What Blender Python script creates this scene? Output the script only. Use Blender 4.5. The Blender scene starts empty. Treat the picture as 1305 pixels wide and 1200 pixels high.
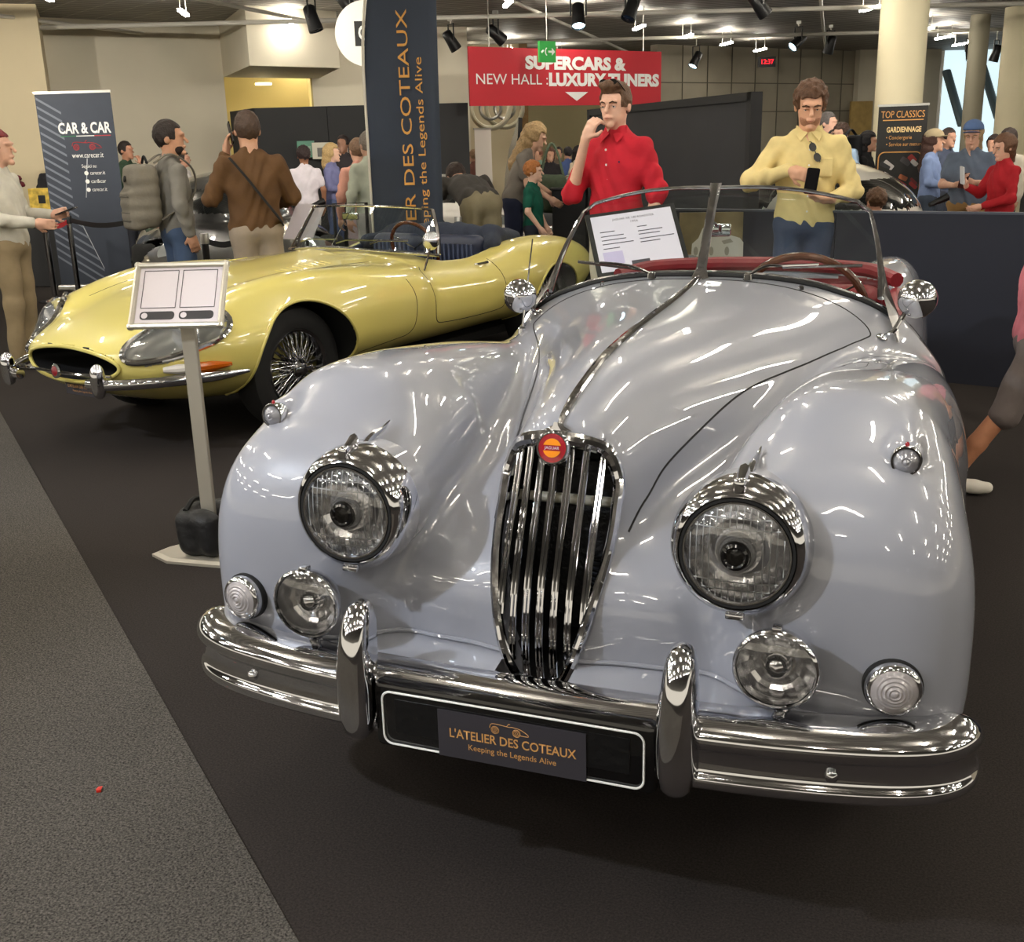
import bpy, bmesh, math, random, os
import numpy as np
from mathutils import Vector, Matrix

random.seed(7)
scene = bpy.context.scene
COL = scene.collection
PI = math.pi

# ---------------------------------------------------------------- camera
CAM_P = (0.6690, -1.6816, 1.4361)
CAM_YAW, CAM_PITCH, CAM_ROLL, CAM_F = -0.37411, 0.29180, -0.02780, 1390.8


def camera_basis():
    f = Vector((math.sin(CAM_YAW) * math.cos(CAM_PITCH), math.cos(CAM_YAW) * math.cos(CAM_PITCH), -math.sin(CAM_PITCH)))
    r = Vector((math.cos(CAM_YAW), -math.sin(CAM_YAW), 0))
    u = r.cross(f)
    r2 = r * math.cos(CAM_ROLL) + u * math.sin(CAM_ROLL)
    u2 = -r * math.sin(CAM_ROLL) + u * math.cos(CAM_ROLL)
    return r2, u2, f


_r, _u, _f = camera_basis()
cam_data = bpy.data.cameras.new('camera')
cam_data.sensor_fit = 'HORIZONTAL'
cam_data.sensor_width = 36.0
cam_data.lens = 36.0 * CAM_F / 1305.0
cam_data.clip_start = 0.05
cam_data.clip_end = 200
cam = bpy.data.objects.new('camera', cam_data)
cam.matrix_world = Matrix(((_r.x, _u.x, -_f.x, CAM_P[0]), (_r.y, _u.y, -_f.y, CAM_P[1]), (_r.z, _u.z, -_f.z, CAM_P[2]), (0, 0, 0, 1)))
COL.objects.link(cam)
scene.camera = cam

# ---------------------------------------------------------------- world, exposure
world = bpy.data.worlds.new('world')
scene.world = world
world.use_nodes = True
_bg = world.node_tree.nodes['Background']
_bg.inputs[0].default_value = (1.0, 0.90, 0.72, 1)
_bg.inputs[1].default_value = 0.9
scene.view_settings.view_transform = 'Standard'
scene.view_settings.look = 'None'
scene.view_settings.gamma = 1.0
scene.view_settings.use_curve_mapping = False
scene.view_settings.exposure = 0.12
try:      # light path lengths kept short: the hall is bright and mostly diffuse
    scene.cycles.max_bounces = 8
    scene.cycles.diffuse_bounces = 3
    scene.cycles.glossy_bounces = 4
    scene.cycles.transmission_bounces = 4
    scene.cycles.transparent_max_bounces = 10
    scene.cycles.caustics_reflective = False
    scene.cycles.caustics_refractive = False
except AttributeError:
    pass
KEY_POWER, STRIP_GLOW = 300.0, 74.0


def at(u, v, D):
    """World point seen at picture position (u, v) of the 1305 x 1200 frame, D metres in front of the camera."""
    return Vector(CAM_P) + (_f + _r * ((u - 652.5) / CAM_F) - _u * ((v - 600) / CAM_F)) * D


def ground(u, D, z=0.0):
    """Floor point under picture column u, D metres in front of the camera."""
    v = 600 - CAM_F * math.tan(CAM_PITCH) / math.cos(CAM_ROLL) - (u - 652.5) * math.tan(-CAM_ROLL)
    p = at(u, v, D)
    return Vector((p.x, p.y, z))


# ---------------------------------------------------------------- materials
def srgb(r, g=None, b=None):
    if g is None:
        r, g, b = r
    f = lambda c: (c / 255 / 12.92) if c / 255 <= 0.04045 else ((c / 255 + 0.055) / 1.055) ** 2.4
    return (f(r), f(g), f(b))


MATS = {}


def mat(name, col=(200, 200, 200), rough=0.5, metal=0.0, coat=0.0, coat_rough=0.02, spec=0.5, noise=0.0, nscale=30.0,
        bump=0.0, bscale=200.0, emit=None, estr=0.0, trans=0.0, ior=1.45, sheen=0.0, alpha=1.0):
    """One procedural Principled material, colour given in 0-255 sRGB, optional noise mottling and fine bump."""
    if name in MATS:
        return MATS[name]
    m = bpy.data.materials.new(name)
    m.use_nodes = True
    nt = m.node_tree
    b = nt.nodes['Principled BSDF']
    c = srgb(col)
    b.inputs['Base Color'].default_value = (*c, 1)
    b.inputs['Roughness'].default_value = rough
    b.inputs['Metallic'].default_value = metal
    b.inputs['Specular IOR Level'].default_value = spec
    b.inputs['Coat Weight'].default_value = coat
    b.inputs['Coat Roughness'].default_value = coat_rough
    b.inputs['IOR'].default_value = ior
    b.inputs['Transmission Weight'].default_value = trans
    b.inputs['Sheen Weight'].default_value = sheen
    b.inputs['Alpha'].default_value = alpha
    if emit:
        b.inputs['Emission Color'].default_value = (*srgb(emit), 1)
        b.inputs['Emission Strength'].default_value = estr
    tc = None
    if noise or bump:
        tc = nt.nodes.new('ShaderNodeTexCoord')
    if noise:
        n = nt.nodes.new('ShaderNodeTexNoise')
        n.inputs['Scale'].default_value = nscale
        n.inputs['Detail'].default_value = 4
        nt.links.new(tc.outputs['Object'], n.inputs['Vector'])
        r = nt.nodes.new('ShaderNodeValToRGB')
        r.color_ramp.elements[0].position = 0.3
        r.color_ramp.elements[1].position = 0.7
        r.color_ramp.elements[0].color = (*[v * (1 - noise) for v in c], 1)
        r.color_ramp.elements[1].color = (*[min(1, v * (1 + noise)) for v in c], 1)
        nt.links.new(n.outputs[0], r.inputs[0])
        nt.links.new(r.outputs[0], b.inputs['Base Color'])
    if bump:
        n = nt.nodes.new('ShaderNodeTexNoise')
        n.inputs['Scale'].default_value = bscale
        n.inputs['Detail'].default_value = 3
        nt.links.new(tc.outputs['Object'], n.inputs['Vector'])
        bp = nt.nodes.new('ShaderNodeBump')
        bp.inputs['Strength'].default_value = bump
        bp.inputs['Distance'].default_value = 0.01
        nt.links.new(n.outputs[0], bp.inputs['Height'])
        nt.links.new(bp.outputs[0], b.inputs['Normal'])
    MATS[name] = m
    return m


def glass_mat(name, tint=(255, 255, 255), rough=0.0, mixf=0.12):
    """Thin window glass: transparent with a Fresnel-weighted gloss (a single sheet, so no refraction)."""
    if name in MATS:
        return MATS[name]
    m = bpy.data.materials.new(name)
    m.use_nodes = True
    nt = m.node_tree
    nt.nodes.remove(nt.nodes['Principled BSDF'])
    out = nt.nodes['Material Output']
    t = nt.nodes.new('ShaderNodeBsdfTransparent')
    t.inputs[0].default_value = (*srgb(tint), 1)
    g = nt.nodes.new('ShaderNodeBsdfGlossy')
    g.inputs['Roughness'].default_value = rough
    fr = nt.nodes.new('ShaderNodeFresnel')
    fr.inputs[0].default_value = 1.45
    ml = nt.nodes.new('ShaderNodeMath')
    ml.operation = 'MULTIPLY_ADD'
    ml.inputs[1].default_value = 0.9
    ml.inputs[2].default_value = mixf * 0.3
    mx = nt.nodes.new('ShaderNodeMixShader')
    nt.links.new(fr.outputs[0], ml.inputs[0])
    nt.links.new(ml.outputs[0], mx.inputs[0])
    nt.links.new(t.outputs[0], mx.inputs[1])
    nt.links.new(g.outputs[0], mx.inputs[2])
    nt.links.new(mx.outputs[0], out.inputs[0])
    MATS[name] = m
    return m


# ---------------------------------------------------------------- object helpers
def link(o, parent=None):
    COL.objects.link(o)
    if parent is not None:
        o.parent = parent
    return o


def tag(o, label=None, cat=None, group=None, kind=None):
    if label:
        o['label'] = label
    if cat:
        o['category'] = cat
    if group:
        o['group'] = group
    if kind:
        o['kind'] = kind
    return o


def empty(name, loc=(0, 0, 0), rz=0.0, label=None, cat=None, group=None, kind=None):
    o = bpy.data.objects.new(name, None)
    o.empty_display_size = 0.1
    o.location = loc
    o.rotation_euler = (0, 0, rz)
    COL.objects.link(o)
    return tag(o, label, cat, group, kind)


def mesh_obj(name, V, F, m, parent=None, smooth=False, auto=None):
    me = bpy.data.meshes.new(name)
    me.from_pydata([tuple(map(float, v)) for v in V], [], [tuple(int(i) for i in f) for f in F])
    if smooth:
        me.polygons.foreach_set('use_smooth', [True] * len(me.polygons))
        if auto is not None:
            bm = bmesh.new()
            bm.from_mesh(me)
            for e in bm.edges:
                if len(e.link_faces) == 2 and e.calc_face_angle(0) > math.radians(auto):
                    e.smooth = False
            bm.to_mesh(me)
            bm.free()
    me.update()
    o = bpy.data.objects.new(name, me)
    if m is not None:
        me.materials.append(m)
    return link(o, parent)


class MB:
    """Collects shapes; build() links them as ONE mesh object."""

    def __init__(s):
        s.V = []
        s.F = []

    def add(s, V, F):
        k = len(s.V)
        s.V += [tuple(v) for v in V]
        s.F += [tuple(i + k for i in f) for f in F]
        return s

    def box(s, c, d, rz=0.0, bev=0.0):
        x, y, z = d[0] / 2, d[1] / 2, d[2] / 2
        if bev <= 0:
            P = [(-x, -y, -z), (x, -y, -z), (x, y, -z), (-x, y, -z), (-x, -y, z), (x, -y, z), (x, y, z), (-x, y, z)]
            F = [(0, 3, 2, 1), (4, 5, 6, 7), (0, 1, 5, 4), (1, 2, 6, 5), (2, 3, 7, 6), (3, 0, 4, 7)]
        else:
            bm = bmesh.new()
            bmesh.ops.create_cube(bm, size=1)
            for v in bm.verts:
                v.co = Vector((v.co.x * d[0], v.co.y * d[1], v.co.z * d[2]))
            bmesh.ops.bevel(bm, geom=bm.edges[:], offset=bev, segments=2, affect='EDGES', profile=0.5)
            bm.verts.index_update()
            P = [tuple(v.co) for v in bm.verts]
            F = [tuple(v.index for v in f.verts) for f in bm.faces]
            bm.free()
        ca, sa = math.cos(rz), math.sin(rz)
        return s.add([(c[0] + p[0] * ca - p[1] * sa, c[1] + p[0] * sa + p[1] * ca, c[2] + p[2]) for p in P], F)

    def lathe(s, prof, o=(0, 0, 0), ax=(0, 0, 1), n=24, cap0=True, cap1=True, up=None):
        """prof: [(r, h)] revolved round the axis ax through o."""
        a = Vector(ax).normalized()
        e1 = (Vector(up) if up else (Vector((1, 0, 0)) if abs(a.x) < 0.9 else Vector((0, 1, 0))))
        e1 = (e1 - a * e1.dot(a)).normalized()
        e2 = a.cross(e1)
        V, F = [], []
        o = Vector(o)
        for r, h in prof:
            for i in range(n):
                t = 2 * PI * i / n
                V.append(o + a * h + (e1 * math.cos(t) + e2 * math.sin(t)) * r)
        for j in range(len(prof) - 1):
            for i in range(n):
                k = (i + 1) % n
                F.append((j * n + i, j * n + k, (j + 1) * n + k, (j + 1) * n + i))
        if cap0:
            F.append(tuple(range(n))[::-1])
        if cap1:
            F.append(tuple((len(prof) - 1) * n + i for i in range(n)))
        return s.add(V, F)

    def cyl(s, a, b, r, r2=None, n=12):
        a, b = Vector(a), Vector(b)
        L = (b - a).length
        return s.lathe([(r, 0), (r if r2 is None else r2, L)], a, (b - a), n)

    def tube(s, path, r, n=8, closed=False, caps=True, flat=1.0, up=(0, 0, 1)):
        """Round (or flattened) tube along a polyline; r a number or one per point."""
        P = [Vector(p) for p in path]
        m = len(P)
        R = [r] * m if not hasattr(r, '__len__') else list(r)
        V, F = [], []
        prev = None
        for i in range(m):
            if closed:
                t = P[(i + 1) % m] - P[i - 1]
            else:
                t = P[min(i + 1, m - 1)] - P[max(i - 1, 0)]
            t = t.normalized() if t.length > 1e-9 else Vector((0, 0, 1))
            if prev is None:
                u = Vector(up) - t * Vector(up).dot(t)
                if u.length < 1e-4:
                    u = Vector((1, 0, 0)) - t * t.x
            else:
                u = prev - t * prev.dot(t)
            u.normalize()
            prev = u
            w = t.cross(u)
            for k in range(n):
                a = 2 * PI * k / n
                V.append(P[i] + u * (math.cos(a) * R[i] * flat) + w * (math.sin(a) * R[i]))
        for i in range(m if closed else m - 1):
            j = (i + 1) % m
            for k in range(n):
                l = (k + 1) % n
                F.append((i * n + k, i * n + l, j * n + l, j * n + k))
        if caps and not closed:
            F.append(tuple(range(n))[::-1])
            F.append(tuple((m - 1) * n + k for k in range(n)))
        return s.add(V, F)

    def prism(s, poly, o, ex, ey, ez, depth):
        """Polygon in the plane (ex, ey) at o extruded along ez by depth."""
        o, ex, ey, ez = Vector(o), Vector(ex), Vector(ey), Vector(ez)
        n = len(poly)
        V = [o + ex * p[0] + ey * p[1] for p in poly] + [o + ex * p[0] + ey * p[1] + ez * depth for p in poly]
        F = [tuple(range(n))[::-1], tuple(range(n, 2 * n))]
        for i in range(n):
            j = (i + 1) % n
            F.append((i, j, n + j, n + i))
        return s.add(V, F)

    def sweep(s, prof, path, ups=None, closed_prof=True, caps=True, scales=None):
        """Profile [(a, b)] swept along path; a along the side vector, b along up (0,0,1)."""
        P = [Vector(p) for p in path]
        m, n = len(P), len(prof)
        V, F = [], []
        for i in range(m):
            t = (P[min(i + 1, m - 1)] - P[max(i - 1, 0)]).normalized()
            up = Vector(ups[i]) if ups else Vector((0, 0, 1))
            sd = t.cross(up).normalized()
            up = sd.cross(t)
            k = scales[i] if scales else 1.0
            for a, b in prof:
                V.append(P[i] + sd * a * k + up * b * k)
        q = n if closed_prof else n - 1
        for i in range(m - 1):
            for k in range(q):
                l = (k + 1) % n
                F.append((i * n + k, i * n + l, (i + 1) * n + l, (i + 1) * n + k))
        if caps and closed_prof:
            F.append(tuple(range(n))[::-1])
            F.append(tuple((m - 1) * n + k for k in range(n)))
        return s.add(V, F)

    def build(s, name, m, parent=None, smooth=False, auto=35):
        return mesh_obj(name, s.V, s.F, m, parent, smooth, auto if smooth else None)


def catmull(P, n=8, closed=False):
    """Smooth polyline through points."""
    P = [np.array(p, float) for p in P]
    out = []
    m = len(P)
    rng = range(m) if closed else range(m - 1)
    for i in rng:
        p0 = P[i - 1] if (closed or i > 0) else 2 * P[0] - P[1]
        p1, p2 = P[i], P[(i + 1) % m]
        p3 = P[(i + 2) % m] if (closed or i + 2 < m) else 2 * P[-1] - P[-2]
        for k in range(n):
            t = k / n
            out.append(0.5 * (2 * p1 + (p2 - p0) * t + (2 * p0 - 5 * p1 + 4 * p2 - p3) * t * t + (3 * p1 - p0 - 3 * p2 + p3) * t ** 3))
    if not closed:
        out.append(P[-1])
    return [tuple(p) for p in out]


def text_mesh(body, size=0.1, align='CENTER', shear=0.0, bold=0.0, spacing=1.0, extrude=0.0, res=3):
    cu = bpy.data.curves.new('lettering', 'FONT')
    cu.body = body
    cu.size = size
    cu.align_x = align
    cu.align_y = 'CENTER'
    cu.shear = shear
    cu.offset = bold
    cu.space_character = spacing
    cu.extrude = extrude
    cu.resolution_u = res
    t = bpy.data.objects.new('lettering', cu)
    COL.objects.link(t)
    bpy.context.view_layer.update()
    dg = bpy.context.evaluated_depsgraph_get()
    me = bpy.data.meshes.new_from_object(t.evaluated_get(dg))
    bpy.data.objects.remove(t)
    return me


def text(body, o, ex, ey, size, m, parent, name='lettering', width=None, **kw):
    """Flat lettering in the plane (ex, ey) at o (world or parent space); width fixes the total width."""
    me = text_mesh(body, size, **kw)
    ob = bpy.data.objects.new(name, me)
    me.materials.clear()
    me.materials.append(m)
    ex, ey = Vector(ex).normalized(), Vector(ey)
    ey = (ey - ex * ey.dot(ex)).normalized()
    ez = ex.cross(ey)
    sx = 1.0
    if width:
        xs = [v.co.x for v in me.vertices]
        w = max(xs) - min(xs)
        sx = width / w
    for v in me.vertices:
        c = v.co
        v.co = Vector(o) + ex * (c.x * sx) + ey * c.y + ez * c.z
    return link(ob, parent)


# ---------------------------------------------------------------- signed distance modelling
def smin(a, b, k):
    h = np.clip(0.5 + 0.5 * (b - a) / k, 0, 1)
    return b + (a - b) * h - k * h * (1 - h)


def smax(a, b, k):
    return -smin(-a, -b, k)


def cone(P, a, b, ra, rb):
    """Round cone between two joints (linear radius)."""
    a, b = np.asarray(a, float), np.asarray(b, float)
    ab = b - a
    L2 = max(float(ab @ ab), 1e-9)
    t = np.clip(((P - a) @ ab) / L2, 0, 1)
    return np.linalg.norm(P - a - t[:, None] * ab, axis=1) - (ra + (rb - ra) * t)


def ellip(P, c, r, R=None):
    q = P - np.asarray(c, float)
    if R is not None:
        q = q @ np.asarray(R, float)
    r = np.asarray(r, float)
    k0 = np.linalg.norm(q / r, axis=1)
    k1 = np.linalg.norm(q / (r * r), axis=1)
    return np.where(k1 < 1e-9, -r.min(), k0 * (k0 - 1) / np.maximum(k1, 1e-9))


def rbox(P, c, d, r=0.0, R=None):
    q = P - np.asarray(c, float)
    if R is not None:
        q = q @ np.asarray(R, float)
    q = np.abs(q) - (np.asarray(d, float) - r)
    return np.linalg.norm(np.maximum(q, 0), axis=1) + np.minimum(q.max(axis=1), 0) - r


def sdf_mesh(fn, lo, hi, h, iters=2, far=1.15, quick=False):
    """Surface nets on a block-sparse grid, vertices then pulled on to fn = 0. Returns verts, quads, normals."""
    lo, hi = np.asarray(lo, float), np.asarray(hi, float)
    B = 4
    nc = np.maximum(np.ceil((hi - lo) / (h * B)).astype(int), 1)
    H = h * B
    g = [lo[i] + H * np.arange(nc[i] + 1) for i in range(3)]
    P = np.stack(np.meshgrid(*g, indexing='ij'), -1).reshape(-1, 3)
    dc = fn(P).reshape(nc + 1)
    mn = np.full(tuple(nc), np.inf)
    pos = np.zeros(tuple(nc), bool)
    neg = np.zeros(tuple(nc), bool)
    for i in (0, 1):
        for j in (0, 1):
            for k in (0, 1):
                v = dc[i:nc[0] + i, j:nc[1] + j, k:nc[2] + k]
                mn = np.minimum(mn, np.abs(v))
                pos |= v > 0
                neg |= v <= 0
    act = (mn < H * far) | (pos & neg)
    nf = nc * B
    D = np.where(np.repeat(np.repeat(np.repeat(dc[:-1, :-1, :-1], B, 0), B, 1), B, 2) > 0, 1.0, -1.0)
    D = np.pad(D, ((0, 1), (0, 1), (0, 1)), mode='edge')
    ai = np.argwhere(act)
    off = np.stack(np.meshgrid(*[np.arange(B + 1)] * 3, indexing='ij'), -1).reshape(-1, 3)
    need = np.zeros(tuple(nf + 1), bool)
    idx = (ai[:, None, :] * B + off[None]).reshape(-1, 3)
    need[idx[:, 0], idx[:, 1], idx[:, 2]] = True
    ni = np.argwhere(need)
    vals = np.concatenate([fn(lo + c * h) for c in np.array_split(ni, max(1, len(ni) // 400000 + 1))])
    D[ni[:, 0], ni[:, 1], ni[:, 2]] = vals
    S = D <= 0
    c = [S[i:nf[0] + i, j:nf[1] + j, k:nf[2] + k] for i in (0, 1) for j in (0, 1) for k in (0, 1)]
    cnt = sum(x.astype(np.int8) for x in c)
    cells = np.argwhere((cnt > 0) & (cnt < 8))
    cid = np.full(tuple(nf), -1, np.int64)
    cid[cells[:, 0], cells[:, 1], cells[:, 2]] = np.arange(len(cells))
    corner = np.array([(i, j, k) for i in (0, 1) for j in (0, 1) for k in (0, 1)])
    cv = np.stack([D[cells[:, 0] + a, cells[:, 1] + b, cells[:, 2] + d] for a, b, d in corner], 1)
    acc = np.zeros((len(cells), 3))
    num = np.zeros(len(cells))
    for p in range(8):
        for q in range(p + 1, 8):
            if np.abs(corner[p] - corner[q]).sum() == 1:
                a, b = cv[:, p], cv[:, q]
                x = (a <= 0) != (b <= 0)
                t = np.where(x, a / np.where(np.abs(a - b) < 1e-12, 1, a - b), 0)
                acc += np.where(x[:, None], corner[p] + t[:, None] * (corner[q] - corner[p]), 0)
                num += x
    V = lo + (cells + acc / np.maximum(num, 1)[:, None]) * h
    Q = []
    for ax in range(3):
        u, w = (ax + 1) % 3, (ax + 2) % 3
        sl0 = [slice(1, nf[i]) for i in range(3)]
        sl1 = [slice(1, nf[i]) for i in range(3)]
        sl0[ax] = slice(0, nf[ax])
        sl1[ax] = slice(1, nf[ax] + 1)
        A, Bq = S[tuple(sl0)], S[tuple(sl1)]
        e = np.argwhere(A != Bq)
        base = e.copy()
        for i in (u, w):
            base[:, i] += 1
        flip = ~A[e[:, 0], e[:, 1], e[:, 2]]
        qd = []
        for du, dw in ((-1, -1), (0, -1), (0, 0), (-1, 0)):
            cc = base.copy()
            cc[:, u] += du
            cc[:, w] += dw
            qd.append(cid[cc[:, 0], cc[:, 1], cc[:, 2]])
        qd = np.stack(qd, 1)
        qd[flip] = qd[flip][:, ::-1]
        Q.append(qd)
    Q = np.concatenate(Q)
    Q = Q[(Q >= 0).all(1)]
    V0 = V.copy()
    e = h * 0.2
    if quick:
        f0 = fn(V)
        G = np.stack([fn(V + np.eye(3)[i] * e) - f0 for i in range(3)], 1) / e
        st = (f0 / np.maximum((G * G).sum(1), 0.05))[:, None] * G
        ln = np.linalg.norm(st, axis=1)
        return V - st * np.minimum(1, h * 0.5 / np.maximum(ln, 1e-9))[:, None], Q, None

    def grad(X):
        G = np.stack([fn(X + np.eye(3)[i] * e) - fn(X - np.eye(3)[i] * e) for i in range(3)], 1) / (2 * e)
        return G

    for _ in range(iters):
        G = grad(V)
        g2 = np.maximum((G * G).sum(1), 0.05)
        st = (fn(V) / g2)[:, None] * G
        ln = np.linalg.norm(st, axis=1)
        st *= np.minimum(1, h * 0.6 / np.maximum(ln, 1e-9))[:, None]
        V = V - st
    V = np.where((np.linalg.norm(V - V0, axis=1) < h)[:, None], V, V0)
    G = grad(V)
    N = G / np.maximum(np.linalg.norm(G, axis=1), 1e-9)[:, None]
    return V, Q, N


def fast_mesh(name, V, Q, N, m, parent=None, custom=True):
    me = bpy.data.meshes.new(name)
    V = np.asarray(V, np.float32)
    Q = np.asarray(Q, np.int32)
    k = Q.shape[1]
    me.vertices.add(len(V))
    me.vertices.foreach_set('co', V.ravel())
    me.loops.add(Q.size)
    me.loops.foreach_set('vertex_index', Q.ravel())
    me.polygons.add(len(Q))
    me.polygons.foreach_set('loop_start', np.arange(0, Q.size, k, dtype=np.int32))
    me.polygons.foreach_set('use_smooth', np.ones(len(Q), bool))
    me.update(calc_edges=True)
    me.validate()
    if custom and N is not None and len(me.vertices) == len(V):
        me.normals_split_custom_set_from_vertices([tuple(n) for n in N.tolist()])
    if m is not None:
        me.materials.append(m)
    o = bpy.data.objects.new(name, me)
    return link(o, parent)


def sub_mesh(name, V, Q, N, mask, m, parent=None):
    """The faces of a modelled skin picked by mask, as a mesh of their own (panels of one body)."""
    q = Q[mask]
    used, inv = np.unique(q, return_inverse=True)
    return fast_mesh(name, V[used], inv.reshape(q.shape), N[used], m, parent)


def sdf_obj(name, fn, lo, hi, h, m, parent=None, iters=2, quick=False):
    V, Q, N = sdf_mesh(fn, lo, hi, h, iters, quick=quick)
    return fast_mesh(name, V, Q, N, m, parent)


def snap(fn, pts, off=0.0, iters=6):
    """Points pulled on to the surface fn = off."""
    X = np.asarray(pts, float).copy()
    e = 1e-3
    for _ in range(iters):
        G = np.stack([fn(X + np.eye(3)[i] * e) - fn(X - np.eye(3)[i] * e) for i in range(3)], 1) / (2 * e)
        X -= ((fn(X) - off) / np.maximum((G * G).sum(1), 0.05))[:, None] * G
    return X


def drop(fn, pts, axis, sgn, off=0.0, reach=1.2, steps=240):
    """March each point along -sgn*axis until it meets the surface; keeps the other two coordinates."""
    X = np.asarray(pts, float).copy()
    d = np.zeros(3)
    d[axis] = -sgn
    st = reach / steps
    gone = np.zeros(len(X))
    for _ in range(60):
        v = fn(X) - off
        go = (v > 0) & (gone < reach)
        if not go.any():
            break
        k = np.where(go, np.clip(v * 0.55, st, 0.1), 0)
        X += d * k[:, None]
        gone += k
    st = 0.1
    a, b = X - d * st, X.copy()
    for _ in range(18):
        mid = (a + b) / 2
        ins = fn(mid) - off <= 0
        b = np.where(ins[:, None], mid, b)
        a = np.where(ins[:, None], a, mid)
    return b
# ================================================================ the hall
CEIL = 3.3


def carpet_mat(name, c0, c1, scale, bump=.3):
    m = bpy.data.materials.new(name)
    m.use_nodes = True
    nt = m.node_tree
    b = nt.nodes['Principled BSDF']
    b.inputs['Roughness'].default_value = .95
    b.inputs['Specular IOR Level'].default_value = .15
    tc = nt.nodes.new('ShaderNodeTexCoord')
    n = nt.nodes.new('ShaderNodeTexNoise')
    n.inputs['Scale'].default_value = scale
    n.inputs['Detail'].default_value = 5
    n.inputs['Roughness'].default_value = .75
    r = nt.nodes.new('ShaderNodeValToRGB')
    r.color_ramp.elements[0].position = .35
    r.color_ramp.elements[1].position = .68
    r.color_ramp.elements[0].color = (*srgb(c0), 1)
    r.color_ramp.elements[1].color = (*srgb(c1), 1)
    n2 = nt.nodes.new('ShaderNodeTexNoise')
    n2.inputs['Scale'].default_value = 1.1
    mx = nt.nodes.new('ShaderNodeMix')
    mx.data_type = 'RGBA'
    mx.blend_type = 'MULTIPLY'
    mx.inputs[0].default_value = .35
    bp = nt.nodes.new('ShaderNodeBump')
    bp.inputs['Strength'].default_value = bump
    bp.inputs['Distance'].default_value = .004
    L = nt.links.new
    L(tc.outputs['Object'], n.inputs['Vector'])
    L(tc.outputs['Object'], n2.inputs['Vector'])
    L(n.outputs[0], r.inputs[0])
    L(r.outputs[0], mx.inputs[6])
    L(n2.outputs[0], mx.inputs[7])
    L(mx.outputs[2], b.inputs['Base Color'])
    L(n.outputs[0], bp.inputs['Height'])
    L(bp.outputs[0], b.inputs['Normal'])
    return m


def slat_ceiling_mat():
    m = bpy.data.materials.new('slat_ceiling')
    m.use_nodes = True
    nt = m.node_tree
    b = nt.nodes['Principled BSDF']
    b.inputs['Roughness'].default_value = .6
    tc = nt.nodes.new('ShaderNodeTexCoord')
    mp = nt.nodes.new('ShaderNodeMapping')
    mp.inputs['Rotation'].default_value = (0, 0, .52)
    w = nt.nodes.new('ShaderNodeTexWave')
    w.inputs['Scale'].default_value = 1.6
    w.bands_direction = 'X'
    br = nt.nodes.new('ShaderNodeTexBrick')
    br.inputs['Scale'].default_value = 1.0
    br.inputs['Color1'].default_value = (*srgb(158, 153, 145), 1)
    br.inputs['Color2'].default_value = (*srgb(146, 142, 134), 1)
    br.inputs['Mortar'].default_value = (*srgb(190, 186, 176), 1)
    br.inputs['Mortar Size'].default_value = .012
    br.inputs['Brick Width'].default_value = 2.4
    br.inputs['Row Height'].default_value = .45
    mx = nt.nodes.new('ShaderNodeMix')
    mx.data_type = 'RGBA'
    mx.blend_type = 'MULTIPLY'
    mx.inputs[0].default_value = .45
    L = nt.links.new
    L(tc.outputs['Object'], mp.inputs['Vector'])
    L(mp.outputs[0], w.inputs['Vector'])
    L(mp.outputs[0], br.inputs['Vector'])
    L(br.outputs['Color'], mx.inputs[6])
    L(w.outputs['Color'], mx.inputs[7])
    L(mx.outputs[2], b.inputs['Base Color'])
    return m


def concrete_mat():
    m = mat('concrete_wall', (168, 160, 142), .8, noise=.10, nscale=1.2, bump=.1, bscale=12)
    return m


BEIGE = mat('beige_wall_paint', (206, 192, 160), .8, noise=.03, nscale=1.5)
OFFWHITE = mat('off_white_wall_paint', (216, 208, 188), .8, noise=.03, nscale=1.5)
BLACK_BOARD = mat('black_board', (26, 26, 28), .7, noise=.08, nscale=3)
NAVY_BOARD = mat('navy_board', (22, 25, 38), .7, noise=.08, nscale=3)
ALU = mat('aluminium', (178, 176, 170), .35, .9)
PIPE = mat('ceiling_pipe_grey', (206, 202, 192), .4, .3)
SPOT_BLACK = mat('spotlight_black', (18, 18, 20), .4)


def struct(o, label=None):
    o['kind'] = 'structure'
    if label:
        o['label'] = label
    return o


def slab(name, a, b, z0, z1, th, m, label=None, kind=True):
    """Upright slab between two floor points."""
    a, b = Vector((a[0], a[1], 0)), Vector((b[0], b[1], 0))
    d = (b - a)
    L = d.length
    c = (a + b) / 2
    n = Vector((-d.y, d.x, 0)).normalized()
    if n.dot(c - Vector((CAM_P[0], CAM_P[1], 0))) < 0:
        n = -n
    c = c + n * th / 2
    mb = MB()
    mb.box((c.x, c.y, (z0 + z1) / 2), (L, th, z1 - z0), math.atan2(d.y, d.x))
    o = mb.build(name, m)
    if kind:
        struct(o, label)
    return o


# floor: black booth carpet over the hall, grey aisle carpet to the left of a cut line
fl = MB()
fl.box((-3, 11, -.05), (60, 52, .1))
struct(fl.build('floor', carpet_mat('black_carpet', (37, 33, 31), (64, 58, 55), 200)), 'black exhibition carpet under the cars')
cl0, cl1 = Vector((-.361, -.233, 0)), Vector((-4.42, 3.063, 0))
dr = (cl1 - cl0).normalized()
nl = Vector((dr.y, -dr.x, 0))
if nl.x > 0:
    nl = -nl
A, Bp = cl0 - dr * 3.2, cl1 + dr * 2.6
ga = MB()
ga.prism([(0, 0), ((Bp - A).length, 0), ((Bp - A).length, 7.0), (0, 7.0)], A + Vector((0, 0, .0005)), dr, nl, Vector((0, 0, 1)), .004)
struct(ga.build('floor_aisle_carpet', carpet_mat('grey_carpet', (26, 24, 23), (122, 117, 110), 190, .8)), 'speckled grey aisle carpet with a straight cut edge')
sc = at(127, 1008, 1)
dd = (sc - Vector(CAM_P))
sc = Vector(CAM_P) + dd * (CAM_P[2] / -dd.z)
m = MB()
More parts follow.
